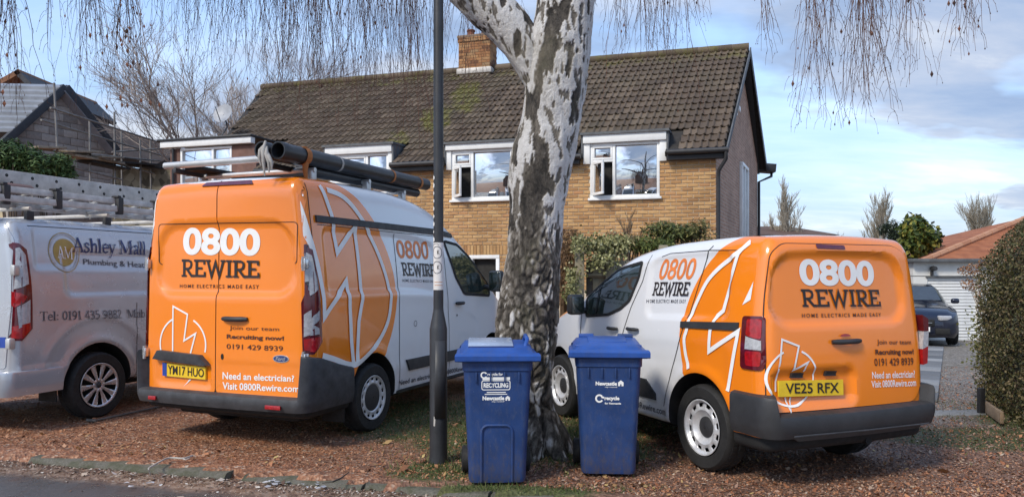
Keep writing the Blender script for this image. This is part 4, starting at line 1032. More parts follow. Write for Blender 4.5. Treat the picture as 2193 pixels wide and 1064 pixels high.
nput(simple_roof('roof_slope', M['slateedge'], [o + Vector((0, -.9, .05)), o + Vector((0, 5, .05)), Vector((R1.x + 1, o.y + 5, R1.z - .5)), Vector((R1.x + 1, o.y - .9, R1.z - .5))], None, .2))
# low wing with dark roof right of the scaffold
a, b = at(250, 328, 25), at(326, 352, 26)
lw = empty('low_outhouse', (a.x, a.y, -.4), 0, 'low dark-roofed outhouse between the scaffolding and the brick house', 'outbuilding')
def lput(q): q.parent = lw; q.matrix_parent_inverse = Matrix.Translation(-Vector(lw.location)); return q
lput(simple_roof('roof_slope', plain('dark felt roof', (.05, .036, .03), .9, var=.3), [a + Vector((-2.2, 0, .5)), b + Vector((.1, 0, 0)), b + Vector((.1, 2.5, .9)), a + Vector((-2.2, 2.5, 1.6))], None, .25))
MS_ = NT('rubble stone wall'); vv = MS_.voro(MS_.tc(), 4.5, 'F1', 'Color'); q1 = MS_.sep(vv)[0]
M['rubble'] = MS_.out(MS_.ramp(q1, [(0, (.08, .07, .05)), (.5, (.22, .19, .13)), (1, (.40, .36, .26))]), .95)
lput(MB().box((b.x - 1.0, b.y + .7, 2.6), (3.6, .4, 5.4)).build('stone_wall', M['rubble']))
# scaffolding
sc = empty('scaffolding', tuple(at(180, 380, 18)), 0, 'tube scaffolding with boards along the blockwork house', 'scaffolding')
SP = plain('scaffold tube', (.20, .185, .17), .5, metal=.3, var=.3)
def sput(q): q.parent = sc; q.matrix_parent_inverse = Matrix.Translation(-Vector(sc.location)); return q
def pole(p, q, r=.026, nm='scaffold_pole'): sput(MB().tube([p, q], r, 7).build(nm, SP, smooth=60))
SL = [(116, 17.2, 178), (192, 18.6, 258), (245, 20.0, 240), (300, 21.2, 300), (322, 22.2, 300)]
for px, d, top in SL: pole(at(px, top, d), at(px + 14 if px < 130 else px + 2, 470, d))
pole(at(68, 318, 16.6), at(72, 470, 16.6)); pole(at(260, 280, 21.0), at(262, 470, 21))
for (x0, y0, d0, x1, y1, d1) in ((108, 231, 17.0, 360, 311, 22.6), (88, 257, 16.9, 345, 333, 22.6), (64, 318, 16.6, 345, 345, 22.4), (140, 322, 17.4, 330, 372, 22.2), (130, 352, 17.2, 260, 385, 20), (190, 335, 18.6, 252, 337, 20.0), (240, 326, 20, 352, 318, 23)): pole(at(x0, y0, d0), at(x1, y1, d1), .024)
BD = plain('scaffold board', (.26, .21, .15), .9, var=.3, vs=8)
for (x0, y0, d0, x1, y1, d1, h) in ((66, 316, 16.6, 128, 318, 17.3, .05), (140, 324, 17.4, 205, 326, 18.8, .05), (140, 332, 17.5, 250, 350, 20.0, .06), (200, 336, 18.6, 248, 338, 19.6, .05), (238, 347, 19.8, 326, 353, 22.0, .05), (180, 345, 18.4, 262, 362, 20.6, .05), (272, 352, 21, 345, 362, 22.4, .05)):
    a, b = at(x0, y0, d0), at(x1, y1, d1); d = b - a; L = d.length; d.normalize(); sd_ = d.cross(Vector((0, 0, 1))).normalized(); u_ = sd_.cross(d)
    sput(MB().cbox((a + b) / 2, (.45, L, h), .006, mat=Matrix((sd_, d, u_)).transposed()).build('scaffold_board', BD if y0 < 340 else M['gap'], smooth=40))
# ------------------------------------------------------------------ garage and bungalow on the right
GD = 19.5; ga = at(1955, 560, GD); gb = at(2128, 560, GD)
gar = empty('garage', (ga.x, GD, -.4), 0, 'white flat-roofed garage with a ribbed white door', 'garage')
def gput(q): q.parent = gar; q.matrix_parent_inverse = Matrix.Translation(-Vector(gar.location)); return q
RW = plain('white render', (.72, .71, .67), .85, var=.05)
zt_ = at(0, 562, GD).z; zl_ = at(0, 592, GD).z; dl_, dr__ = at(1985, 0, GD).x, at(2092, 0, GD).x
gput(MB().box(((ga.x + gb.x) / 2, GD + .1, (zt_ + zl_ + .02) / 2 + .01), (gb.x - ga.x, .25, zt_ - zl_)).build('front_wall', RW))
gput(MB().box(((dr__ + gb.x) / 2, GD + .1, (zl_ - .4) / 2 - .002), (gb.x - dr__, .25, zl_ + .4)).build('side_pier', RW))
gput(MB().box(((ga.x + dl_) / 2, GD + .1, (zl_ - .4) / 2 - .002), (dl_ - ga.x, .25, zl_ + .4)).build('side_pier', RW))
gput(MB().box((gb.x - .1, GD + 2.7, (zt_ - .4) / 2), (.2, 4.9, zt_ + .4)).build('side_wall', RW))
gput(MB().cbox(((ga.x + gb.x) / 2, GD + 2.4, zt_ + .05), (gb.x - ga.x + .24, 5.3, .09), .01).build('flat_roof', M['leadgrey'], smooth=40))
gput(MB().cbox(((dl_ + dr__) / 2, GD - .04, zl_ - .012), (dr__ - dl_ + .1, .06, .035), .006).build('lintel', M['leadgrey'], smooth=40))
gdoor = empty('garage_door', (0, 0, 0)); gdoor.parent = gar; gdoor.matrix_parent_inverse = Matrix.Translation(-Vector(gar.location))
ns = 22; hh = (zl_ - .03 + .36) / ns; slm = None
for i in range(ns):
    z = -.36 + (i + .5) * hh
    if slm is None: o = MB().cbox((0, 0, 0), (dr__ - dl_, .03, hh - .012), .008).build('door_slat', M['pvc'], smooth=40); slm = o.data
    else: o = link('door_slat', slm)
    o.location = ((dl_ + dr__) / 2, GD + .03, z); o.parent = gdoor
p = at(1993, 575, GD); gl_ = MB().lathe([(.0, -.20), (.055, -.20), (.07, -.1), (.06, -.03), (.03, 0), (0, 0)], 12, 'y', (p.x, GD - .03, p.z)).cbox((p.x, GD - .06, p.z - .12), (.06, .07, .12), .01).build('wall_lamp', M['blackplastic'], None, smooth=40); tag(gl_, 'small black lamp on the white garage wall above the door', 'lamp')
bu = empty('bungalow', tuple(at(2090, 560, 24)), 0, 'bungalow with an orange tiled hipped roof behind the garage', 'house')
def uput(q): q.parent = bu; q.matrix_parent_inverse = Matrix.Translation(-Vector(bu.location)); return q
e0, e1, rt0 = at(1975, 562, 22.5), at(2330, 562, 22.5), at(2215, 462, 26.5)
t = NT('orange roof tiles'); x, y, z = t.sep(t.tc()); wv = t.math('FRACT', t.math('MULTIPLY', z, 7.5)); n = t.noise(t.tc(), 2.5, 6, .65); n2 = t.noise(t.tc(), 18, 4, .7)
c = t.ramp(n, [(.3, (.24, .075, .03)), (.7, (.40, .145, .06))]); c = t.mix(t.math('MULTIPLY', t.ramp(wv, [(0, 1), (.25, 0)]), .45), c, (.12, .045, .025)); c = t.mix(t.ramp(n2, [(.5, 0), (.8, .4)]), c, (.16, .08, .05))
OT = t.out(c, .9)
rt1 = rt0 + Vector((4.5, 0, 0))
uput(MB().add([e0, e1, rt1, rt0, e0 + Vector((0, 8, 0))], [(0, 1, 2, 3), (0, 3, 4)]).build('roof_slope', OT))
d = rt0 - e0; L = d.length; 
HT = varied('hip tile', [(0, (.36, .14, .07)), (1, (.5, .26, .15))], 'obj', .9)
for i in range(16):
    a = e0 + d * (i / 16) + Vector((0, 0, .04)); b = e0 + d * ((i + .97) / 16) + Vector((0, 0, .04)); uput(MB().tube([a, b], [.10, .09], 7).build('hip_tile', HT, smooth=50))
uput(MB().box(((e0.x + e1.x) / 2 + .3, e0.y + 3, e0.z / 2 - .25), (e1.x - e0.x - .6, 5, e0.z + .4)).build('bungalow_wall', RW))
# far brown roof and others beyond the small van
def far_house(label, xl, xr, yt, ye, d, roofcol, hip=.25):
    a, b = at(xl, ye, d), at(xr, ye, d); zt2 = at(0, yt, d).z; w = b.x - a.x
    h = empty('far_house', (a.x, d, -.4), 0, label, 'house', 'houses beyond the gardens')
    P_ = [Vector((a.x, d, a.z)), Vector((b.x, d, a.z)), Vector((b.x - w * hip, d + 3.5, zt2)), Vector((a.x + w * hip * .4, d + 3.5, zt2)), Vector((a.x, d + 7, a.z)), Vector((b.x, d + 7, a.z))]
    q = MB().add(P_, [(0, 1, 2, 3), (1, 5, 2), (0, 3, 4), (3, 2, 5, 4)]).build('roof', plain('far roof', roofcol, .9, var=.3, vs=1.5)); q.parent = h; q.matrix_parent_inverse = Matrix.Translation(-Vector(h.location))
    q = MB().box(((a.x + b.x) / 2, d + 3.5, a.z / 2 - .2), (w - .5, 6.4, a.z + .4)).build('wall', plain('far wall', (.28, .16, .11), .9)); q.parent = h; q.matrix_parent_inverse = Matrix.Translation(-Vector(h.location))
far_house('low brown-roofed house beyond the right-hand end of the small van roof', 1600, 1800, 474, 503, 34, (.11, .065, .045))
far_house('small russet-roofed house under the bare poplar at the right', 2026, 2090, 503, 525, 44, (.20, .075, .05))
# opposite side of the street: only seen mirrored in the window panes
oh = empty('opposite_house', (-12, -24, 0), R(12), 'dark brick house across the street, mirrored in the window', 'house')
OB = plain('dark brick', (.14, .085, .06), .9, var=.3)
MB().prism([(-4, 0), (4, 0), (4, 5), (0, 8.2), (-4, 5)], 0, -9, lambda u, v, d: Vector((u, d, v))).build('gable_wall', OB, oh)
MB().add([(-4.3, .3, 4.8), (0, .3, 8.4), (0, -9.3, 8.4), (-4.3, -9.3, 4.8), (4.3, .3, 4.8), (4.3, -9.3, 4.8)], [(0, 1, 2, 3), (1, 4, 5, 2)]).build('roof', plain('grey roof', (.07, .07, .075), .8), oh)
c_ = MB().cbox((2.3, -2, 8.1), (1.2, .8, 3.2), .02).build('chimney', OB, oh)
for dx in (-.3, .3): MB().lathe([(.13, 9.7), (.12, 10.4), (0, 10.4)], 10, 'z', (2.3 + dx, -2, 0)).build('chimney_pot', OB, c_)
# ------------------------------------------------------------------ the birch
TD = 6.42
def tp(px, py, d=TD): return at(px, py, d)
t = NT('birch bark'); at_ = t.n.new('ShaderNodeAttribute'); at_.attribute_name = 'tone'
nb = t.noise(t.tc(), 26, 5, .68, (1.0, 1.0, .5), (3, 1, 7), .4); nc = t.noise(t.tc(), 60, 4, .7, (.30, .30, 1.8), (5, 5, 1)); nd = t.noise(t.tc(), 80, 5, .7, (1, 1, .5)); ne = t.noise(t.tc(), 2.6, 5, .6, off=(8, 0, 3))
tn = t.math('ADD', at_.outputs['Fac'], t.math('ADD', t.math('MULTIPLY', t.math('SUBTRACT', nb, .5), .55), t.math('MULTIPLY', t.math('SUBTRACT', nd, .5), .35)))
c = t.ramp(tn, [(.04, (.018, .015, .012)), (.22, (.085, .072, .058)), (.38, (.19, .168, .140)), (.52, (.34, .315, .285)), (.66, (.55, .53, .505)), (.9, (.72, .70, .68))])
c = t.mix(t.math('MULTIPLY', t.ramp(nc, [(.30, 1), (.42, 0)]), .55), c, (.10, .088, .075))
c = t.mix(t.math('MULTIPLY', t.ramp(ne, [(.48, 0), (.72, 1)]), .40), c, (.27, .235, .165))
c = t.mix(t.math('MULTIPLY', t.ramp(t.noise(t.tc(), 3.4, 6, .65, off=(1, 9, 4)), [(.56, 0), (.72, 1)]), .30), c, (.09, .092, .04))
t.bump(t.math('ADD', t.math('MULTIPLY', tn, .5), t.math('ADD', t.math('MULTIPLY', nd, .5), nb)), .8, .025); M['bark'] = t.out(c, .9)
def ss(a, b, x):
    k = min(1, max(0, (x - a) / (b - a))); return k * k * (3 - 2 * k)
def bark_at(q):
    """(tone, lift) of the bark at a point: papery with dark diamonds high up, cracked plates low down"""
    wv = .10 * noise.noise(Vector((q.x * 5, q.y * 5, q.z * 3)))
    low = ss(0, 1, (2.6 - q.z) / 2.0 + .75 * noise.noise(Vector((q.x * 2.6, q.y * 2.6, q.z * 1.5 + 7))))
    n = noise.fractal(Vector((q.x * 7.5 + wv, q.y * 7.5, q.z * 2.6)), .9, 2.1, 4); n2_ = noise.fractal(Vector((q.x * 17, q.y * 17, q.z * 6.5 + 3)), .9, 2.1, 3); du = max(ss(.05, .13, n - .055 + .05 * (2.6 - q.z)), .8 * ss(.20, .34, n2_))
    sc = 19.0; d, pts = noise.voronoi(Vector(((q.x + wv) * sc, (q.y + wv) * sc, q.z * sc * .40 + wv * 5))); e = d[1] - d[0]; crack = ss(.0, .34, e + .16 * noise.noise(Vector((q.x * 40, q.y * 40, q.z * 24))))
    p0 = pts[0]; h = math.sin(p0.x * 12.98 + p0.y * 78.2 + p0.z * 37.7) * 43758.5; h -= math.floor(h)
    up_t = .76 - .62 * du + .10 * n2_; h = min(1, max(0, h * .75 + .5 * (noise.fractal(Vector((q.x * 8, q.y * 8, q.z * 3.4 + 11)), .9, 2.1, 4) + .25))); plate = .24 + .16 * h + .34 * ss(.60, .78, h); lo_t = plate * (.30 + .70 * crack) + .06 * n2_
    return up_t * (1 - low) + lo_t * low, -.55 * du * (1 - low) + (crack - .6 + .5 * h) * low
birch = empty('birch_tree', tuple(gp(1168, 968)), 0, 'old silver birch leaning right to left, with flaking bark and hanging bare twigs', 'tree')
BL = Vector(birch.location)
def rput(o): o.parent = birch; o.matrix_parent_inverse = Matrix.Translation(-BL); return o
def barky(path, n=72, amp=.016, sub=8, rough=True, top_open=True):
    """path: (point, radius) smoothed, with ridges and flakes"""
    P_ = smooth3([p for p, r in path], sub); Rr = smoothline([(r, 0) for p, r in path], sub); m = MB(); L = len(P_); up_ = None; tones = []
    for i in range(L):
        tan = (P_[min(i + 1, L - 1)] - P_[max(i - 1, 0)]).normalized()
        a = Vector((0, -1, 0)) if up_ is None else up_
        u_ = (a - tan * a.dot(tan)).normalized(); up_ = u_; w_ = tan.cross(u_); r = Rr[i][0]
        for k in range(n):
            an = 2 * math.pi * k / n; dirv = u_ * math.cos(an) + w_ * math.sin(an); q = P_[i] + dirv * r
            tone, lift = bark_at(q); tones.append(tone)
            q = q + dirv * (amp * lift * min(1, r / .22) + amp * .5 * noise.noise(Vector((q.x * 14, q.y * 14, q.z * 7))) + r * .06 * noise.noise(Vector((q.x * 2, q.y * 2, q.z * 1.4))))
            m.v.append(tuple(q))
    for i in range(L - 1):
        for k in range(n): m.f.append((i * n + k, i * n + (k + 1) % n, (i + 1) * n + (k + 1) % n, (i + 1) * n + k)); m.m.append(0)
    m.f.append(tuple((L - 1) * n + k for k in range(n))); m.m.append(0)
    m.tones = tones; return m
def bark_build(m, name):
    me_v = list(m.v); o = rput(m.build(name, M['bark'], smooth=80)); a_ = o.data.attributes.new('tone', 'FLOAT', 'POINT'); a_.data.foreach_set('value', m.tones); return o
def smooth3(P_, n):
    out = []
    for i in range(len(P_) - 1):
        a, b, c_, d = P_[max(i - 1, 0)], P_[i], P_[i + 1], P_[min(i + 2, len(P_) - 1)]
        for j in range(n):
            s = j / n; out.append(0.5 * ((2 * b) + (c_ - a) * s + (2 * a - 5 * b + 4 * c_ - d) * s * s + (3 * b - a - 3 * c_ + d) * s ** 3))
    out.append(P_[-1]); return out
def pr(l, r): return (r - l) / 2 / F * TD
TR = [(1085, 1215, 985), (1092, 1203, 955), (1096, 1190, 915), (1085, 1182, 860), (1070, 1181, 800), (1064, 1189, 720), (1068, 1195, 660), (1078, 1198, 600), (1087, 1202, 530), (1091, 1207, 460), (1088, 1216, 395), (1094, 1228, 340), (1113, 1240, 280), (1122, 1250, 215), (1124, 1258, 160), (1128, 1264, 100), (1140, 1268, 55), (1150, 1275, 0), (1158, 1284, -70), (1168, 1292, -160)]
path = [(tp((l + r) / 2, y), pr(l, r)) for l, r, y in TR]
top = path[-1][0]
path += [(top + Vector((.12, .1, 1.0)), .21), (top + Vector((.10, .2, 2.2)), .16), (top + Vector((.3, .2, 3.6)), .09)]
bark_build(barky(path, 150, .020, 26), 'trunk')
m = MB(); m.tones = []
for a, L, r in ((R(200), .34, .075), (R(262), .32, .085), (R(305), .36, .08), (R(345), .34, .07), (R(120), .36, .08), (R(60), .36, .08)):   # root flare
    c_ = Vector((path[1][0].x, path[1][0].y, 0)); q = barky([(c_ + Vector((math.cos(a) * .10, math.sin(a) * .10, .34)), r * .9), (c_ + Vector((math.cos(a) * .22, math.sin(a) * .22, .13)), r), (c_ + Vector((math.cos(a) * L, math.sin(a) * L, -.02)), r * .7), (c_ + Vector((math.cos(a) * (L + .2), math.sin(a) * (L + .2), -.12)), r * .4)], 34, .014, 9); m.add(q.v, q.f); m.tones += q.tones
bark_build(m, 'roots')
limb = [(tp(1172, 215), .12), (tp(1140, 130), .17), (tp(1095, 62), .185), (tp(1040, 10), .19), (tp(975, -50), .185), (tp(880, -110), .17), (tp(700, -190, 6.6), .14), (tp(400, -260, 6.9), .10), (tp(60, -300, 7.2), .06)]
bark_build(barky(limb, 110, .014, 22), 'limb')
LIMBS = [([tp(1215, -160), tp(1330, -260, 6.3), tp(1560, -330, 6.1), tp(1850, -350, 6.0), tp(2150, -340, 5.9)], .09), ([tp(1190, -240), tp(1100, -420, 6.9), tp(850, -480, 7.3), tp(500, -500, 7.8), tp(200, -480, 8.0)], .09), ([tp(1215, -200), tp(1300, -400, 7), tp(1500, -480, 7.6), tp(1750, -480, 8)], .08)]
for pts, r in LIMBS:
    P_ = smooth3(pts, 6); rput(MB().tube(P_, [r * (1 - .75 * i / (len(P_) - 1)) for i in range(len(P_))], 10).build('limb', M['bark'], smooth=60))
# hanging twigs: strands with short side shoots, buds and catkins
t = NT('birch twig'); a = t.n.new('ShaderNodeAttribute'); a.attribute_name = 'rnd'
M['twig'] = t.out(t.ramp(a.outputs['Fac'], [(0, (.065, .030, .018)), (.5, (.125, .060, .036)), (.85, (.19, .10, .062)), (1, (.24, .085, .04))]), .8)
anchors = [p for pts, r in LIMBS for p in smooth3(pts, 6)] + [p for p, r in limb[4:]]
tw = MB(); trnd = []; rngw = random.Random(21)
def tri_tube(pts, r0, r1, col):
    b = len(tw.v); L = len(pts)
    for i, p in enumerate(pts):
        r = r0 + (r1 - r0) * i / (L - 1)
        for k in range(3): a_ = 2.094 * k + .4; tw.v.append((p[0] + r * math.cos(a_), p[1] + r * math.sin(a_), p[2]))
    for i in range(L - 1):
        for k in range(3): tw.f.append((b + i * 3 + k, b + i * 3 + (k + 1) % 3, b + (i + 1) * 3 + (k + 1) % 3, b + (i + 1) * 3 + k)); tw.m.append(0); trnd.append(col)
def bud(p, s, col):
    b = len(tw.v); tw.v.extend([(p[0], p[1], p[2] + s), (p[0] + s * .5, p[1], p[2]), (p[0] - s * .3, p[1] + s * .4, p[2]), (p[0] - s * .3, p[1] - s * .4, p[2]), (p[0], p[1], p[2] - s)])
    for f_ in ((0, 1, 2), (0, 2, 3), (0, 3, 1), (4, 2, 1), (4, 3, 2), (4, 1, 3)): tw.f.append((b + f_[0], b + f_[1], b + f_[2])); tw.m.append(0); trnd.append(col)
def strand(px, ytop, ybot, d, thick, side=1.0, leafy=.0, lean=0.0):
    x = (px - CX) / F * d; z0 = EYE + (HY - ytop) / F * d; z1 = EYE + (HY - ybot) / F * d; n = max(6, int((z0 - z1) / .11)); p = Vector((x, d, z0)); pts = [tuple(p)]; vx = rngw.gauss(0, .06); vy = rngw.gauss(0, .06)
    col = min(.95, max(.0, rngw.gauss(.45, .2)))
    if ybot > 215 and d > 6.9: col = rngw.uniform(.8, 1.0); thick *= 1.25
    for i in range(n):
        vx = vx * .75 + rngw.gauss(lean * .05, .07); vy = vy * .75 + rngw.gauss(0, .07); st = (z0 - z1) / n
        p = p + Vector((vx * st, vy * st, -st)); pts.append(tuple(p))
        k = i / n
        if k > .12 and rngw.random() < .85 * side:
            a_ = rngw.uniform(0, 6.28); L = rngw.uniform(.04, .19) * (1.1 - k * .4); q = Vector(p); sp = [tuple(q)]; ox, oy = math.cos(a_) * .7, math.sin(a_) * .7
            for j in range(3):
                q = q + Vector((ox * L / 3, oy * L / 3, -L / 3 * (.35 + j * .45))); ox *= .65; oy *= .65; sp.append(tuple(q))
                if rngw.random() < .35: bud(q, rngw.uniform(.004, .007), col * .6)
            tri_tube(sp, thick * .62, thick * .32, col)
            if rngw.random() < leafy * .45: bud(q, rngw.uniform(.010, .024), rngw.choice((.1, .9, 1.0)))
        if rngw.random() < .3: bud(p, rngw.uniform(.004, .007), col * .5)
    tri_tube(pts, thick, thick * .4, col)
CL = [  # px, half width, bottom, bottom spread, strands, depth, leafy
 (14, 17, 250, 60, 15, 4.6, .1), (105, 12, 175, 50, 3, 5.0, .0), (150, 50, 100, 50, 3, 6.0, .0), (190, 20, 178, 40, 15, 5.2, .05), (268, 6, 205, 10, 13, 5.0, .9), (255, 40, 90, 50, 3, 5.6, .0), (200, 40, 250, 40, 3, 6.4, 0),
 (335, 60, 120, 60, 7, 5.6, .05), (430, 70, 150, 60, 24, 5.8, .05), (520, 60, 165, 60, 24, 6.2, .03), (600, 60, 180, 60, 28, 6.2, .03), (690, 70, 190, 60, 34, 6.4, .03), (790, 60, 190, 60, 34, 6.4, .03), (880, 60, 190, 60, 28, 6.6, .03), (1000, 50, 140, 40, 12, 7.2, .03), (1085, 25, 130, 30, 6, 7.2, 0),
 (600, 40, 290, 50, 8, 7.0, .02), (680, 30, 310, 50, 14, 7.0, .02), (760, 40, 300, 60, 12, 7.0, .02), (865, 40, 330, 50, 16, 7.2, .02), (980, 50, 290, 60, 10, 7.4, 0),
 (1330, 14, 110, 20, 9, 6.6, .15), (1300, 20, 60, 30, 5, 6.4, 0), (1378, 14, 120, 20, 9, 6.4, .05), (1425, 34, 108, 25, 15, 6.4, .04), (1440, 80, 250, 60, 10, 7.6, .02), (1500, 16, 46, 20, 5, 5.6, .05),
 (1640, 14, 115, 30, 6, 5.0, .05), (1742, 24, 275, 40, 13, 5.2, .12), (1775, 24, 130, 50, 7, 5.2, 0), (1838, 20, 250, 40, 18, 5.0, .06), (1880, 20, 180, 50, 10, 5.0, .04), (1948, 22, 180, 40, 9, 5.0, .1), (2055, 26, 90, 40, 7, 4.9, .3), (2078, 6, 120, 20, 3, 4.9, .9), (2050, 4, 155, 5, 1, 4.9, .9), (2105, 10, 20, 10, 2, 5, .0)]
for px, hw, yb, sp_, cnt, d, lf in CL:
    dd_ = d + rngw.uniform(-.2, .2); ctop = at(px, -rngw.uniform(110, 190), dd_); an = min(anchors, key=lambda q: (q - ctop).length)
    mid = (an + ctop) / 2 + Vector((0, 0, .35)); sub = smooth3([an, mid, ctop], 5); tri_tube([tuple(q) for q in sub], .022, .008, .3)
    for _ in range(int(cnt * 1.5)):
        q = rngw.gauss(0, .55) * hw; s_d = dd_ + rngw.gauss(0, .30); yt = -rngw.uniform(60, 170)
        st = at(px + q, yt, s_d); tri_tube([tuple(ctop), tuple((ctop + st) / 2 + Vector((0, 0, .12))), tuple(st)], .006, .003, .3)
        strand(px + q, yt, max(8, yb - abs(rngw.gauss(0, sp_))), s_d, rngw.uniform(.0019, .0032) if d < 7 else rngw.uniform(.0020, .0030), 1.0 if d < 7 else .7, lf, rngw.gauss(0, .5))
        if yb > 225 and px < 1500 and px > 500: pass
o = rput(tw.build('twigs', M['twig'], rnd=trnd)); o['kind'] = 'stuff'

# ------------------------------------------------------------------ bare trees beyond
def bare_tree(name, base, h, label, col, seed, spread=.6, trunk=.16, up=.25, levels=5, group=None, r_min=.006, kids=(3, 4), ln=.66, start=.25):
    rg_ = random.Random(seed); e = empty(name, tuple(base), 0, label, 'tree', group); tm, cm_ = MB(), MB()
    def grow(p, d, L, r, lv):
        pts = [Vector(p)]; n = 4; q = Vector(p); dd_ = Vector(d)
        for i in range(n):
            dd_ = (dd_ + Vector((rg_.gauss(0, .13), rg_.gauss(0, .13), up * .12))).normalized(); q = q + dd_ * L / n; pts.append(Vector(q))
        (tm if lv < 2 else cm_).tube(pts, [r * (1 - .45 * i / n) for i in range(n + 1)], 7 if lv < 2 else 4 if lv < 3 else 3, caps=False)
        if lv >= levels: return
        k = rg_.randint(*kids) + (1 if lv == 0 else 0)
        for j in range(k):
            s = start + (1 - start) * (j + rg_.random()) / k if lv else .35 + .65 * (j + rg_.random()) / k; idx = min(n - 1, int(s * n)); b = pts[idx].lerp(pts[idx + 1], s * n - idx)
            a_ = rg_.uniform(0, 6.28); ax = dd_.orthogonal().normalized(); ax = Matrix.Rotation(a_, 3, dd_) @ ax; an = spread * rg_.uniform(.6, 1.25)
            nd_ = (Matrix.Rotation(an, 3, ax) @ dd_); nd_ = (nd_ + Vector((0, 0, up))).normalized(); grow(b, nd_, L * ln * rg_.uniform(.75, 1.15), max(r_min, r * .52), lv + 1)
        if lv: grow(pts[-1], dd_, L * ln, max(r_min, r * .55), lv + 1)
    grow(Vector((0, 0, 0)), Vector((rg_.gauss(0, .03), 0, 1)), h * .42, trunk, 0)
    a_ = plain(name + ' bark %d' % seed, col, .9, var=.3); tm.build('trunk', a_, e, smooth=60); o_ = cm_.build('crown', a_, e); o_['kind'] = 'stuff'; return e
b0 = at(492, 420, 25); bare_tree('bare_tree', (b0.x, b0.y, -.4), 10.6, 'wide bare brown tree behind the left end of the brick house roof', (.29, .24, .21), 12, .66, .19, .16, 6, None, .0060, (3, 4), .68)
b0 = at(330, 420, 28); bare_tree('bare_tree', (b0.x, b0.y, -.4), 8.0, 'smaller bare tree above the scaffolding, left of the wide bare tree', (.20, .14, .12), 5, .7, .11, .12, 5, None, .007, (3, 3), .70)
FG = 'bare trees on the right-hand skyline'
for px, top, d, sp_, lab, sd_, cl in ((1660, 375, 36, .37, 'pale bare tree right beside the house gable', 31, (.33, .29, .23)), (1858, 425, 52, .20, 'slim bare poplar above the middle of the small van roof', 32, (.26, .225, .17)), (2122, 432, 55, .22, 'slim bare poplar above the orange bungalow roof', 33, (.26, .225, .17)), (2015, 455, 46, .50, 'thin rounded bare tree between the leafy shrub and the right poplar', 34, (.32, .27, .23)), (1745, 462, 42, .7, 'low bare scrubby tree behind the brown-roofed house', 35, (.24, .18, .15)), (1792, 478, 44, .7, 'low bare scrubby tree left of the slim poplar', 36, (.22, .17, .14)), (1925, 478, 48, .7, 'low bare scrub between the dark conifer and the leafy shrub', 37, (.26, .21, .17)), (2165, 480, 48, .6, 'low bare tree rising behind the hedge top', 38, (.28, .23, .19))):
    b0 = at(px, 590, d); h = (at(px, top, d).z + .4) * (1.12 if d == 36 else 1.38)
    bare_tree('bare_tree', (b0.x, b0.y, -.4), h * (.72 if sp_ > .4 else .84), lab, cl, sd_, sp_, (.11 if sp_ < .4 else .09), .55 if sp_ < .4 else .15, 5, FG, .0095, (3, 4) if sp_ > .4 else (4, 4), .62 if sp_ > .4 else .64)

# ------------------------------------------------------------------ leafy things
def leafmat(name, ramp, rough=.6):
    m_ = varied(name, ramp, 'rnd', rough, 0, 20); m_.node_tree.nodes['Principled BSDF'].inputs['Specular IOR Level'].default_value = .35; return m_
def leaves(name, mat, parent, pos, count, size, seed, droop=.3, long=1.6):
    """leaf-sized faces; pos(rng) -> point, outward direction"""
    rg_ = random.Random(seed); m = MB(); rnd = []
    for _ in range(count):
        p, n_ = pos(rg_); s = size * rg_.uniform(.55, 1.25); n_ = (Vector(n_) + Vector((rg_.gauss(0, .6), rg_.gauss(0, .6), rg_.gauss(0, .6)))).normalized()
        a_ = n_.orthogonal().normalized(); a_ = Matrix.Rotation(rg_.uniform(0, 6.28), 3, n_) @ a_; a_ = (a_ + Vector((0, 0, -droop))).normalized(); b_ = n_.cross(a_).normalized(); q = len(m.v)
        m.v += [tuple(p), tuple(p + a_ * s * long * .5 + b_ * s * .5 + n_ * s * .12), tuple(p + a_ * s * long), tuple(p + a_ * s * long * .5 - b_ * s * .5 + n_ * s * .12)]
        m.f += [(q, q + 1, q + 2), (q, q + 2, q + 3)]; m.m += [0, 0]; r_ = rg_.random(); rnd += [r_, r_]
    o_ = m.build(name, mat, parent, rnd=rnd); o_['kind'] = 'stuff'; return o_
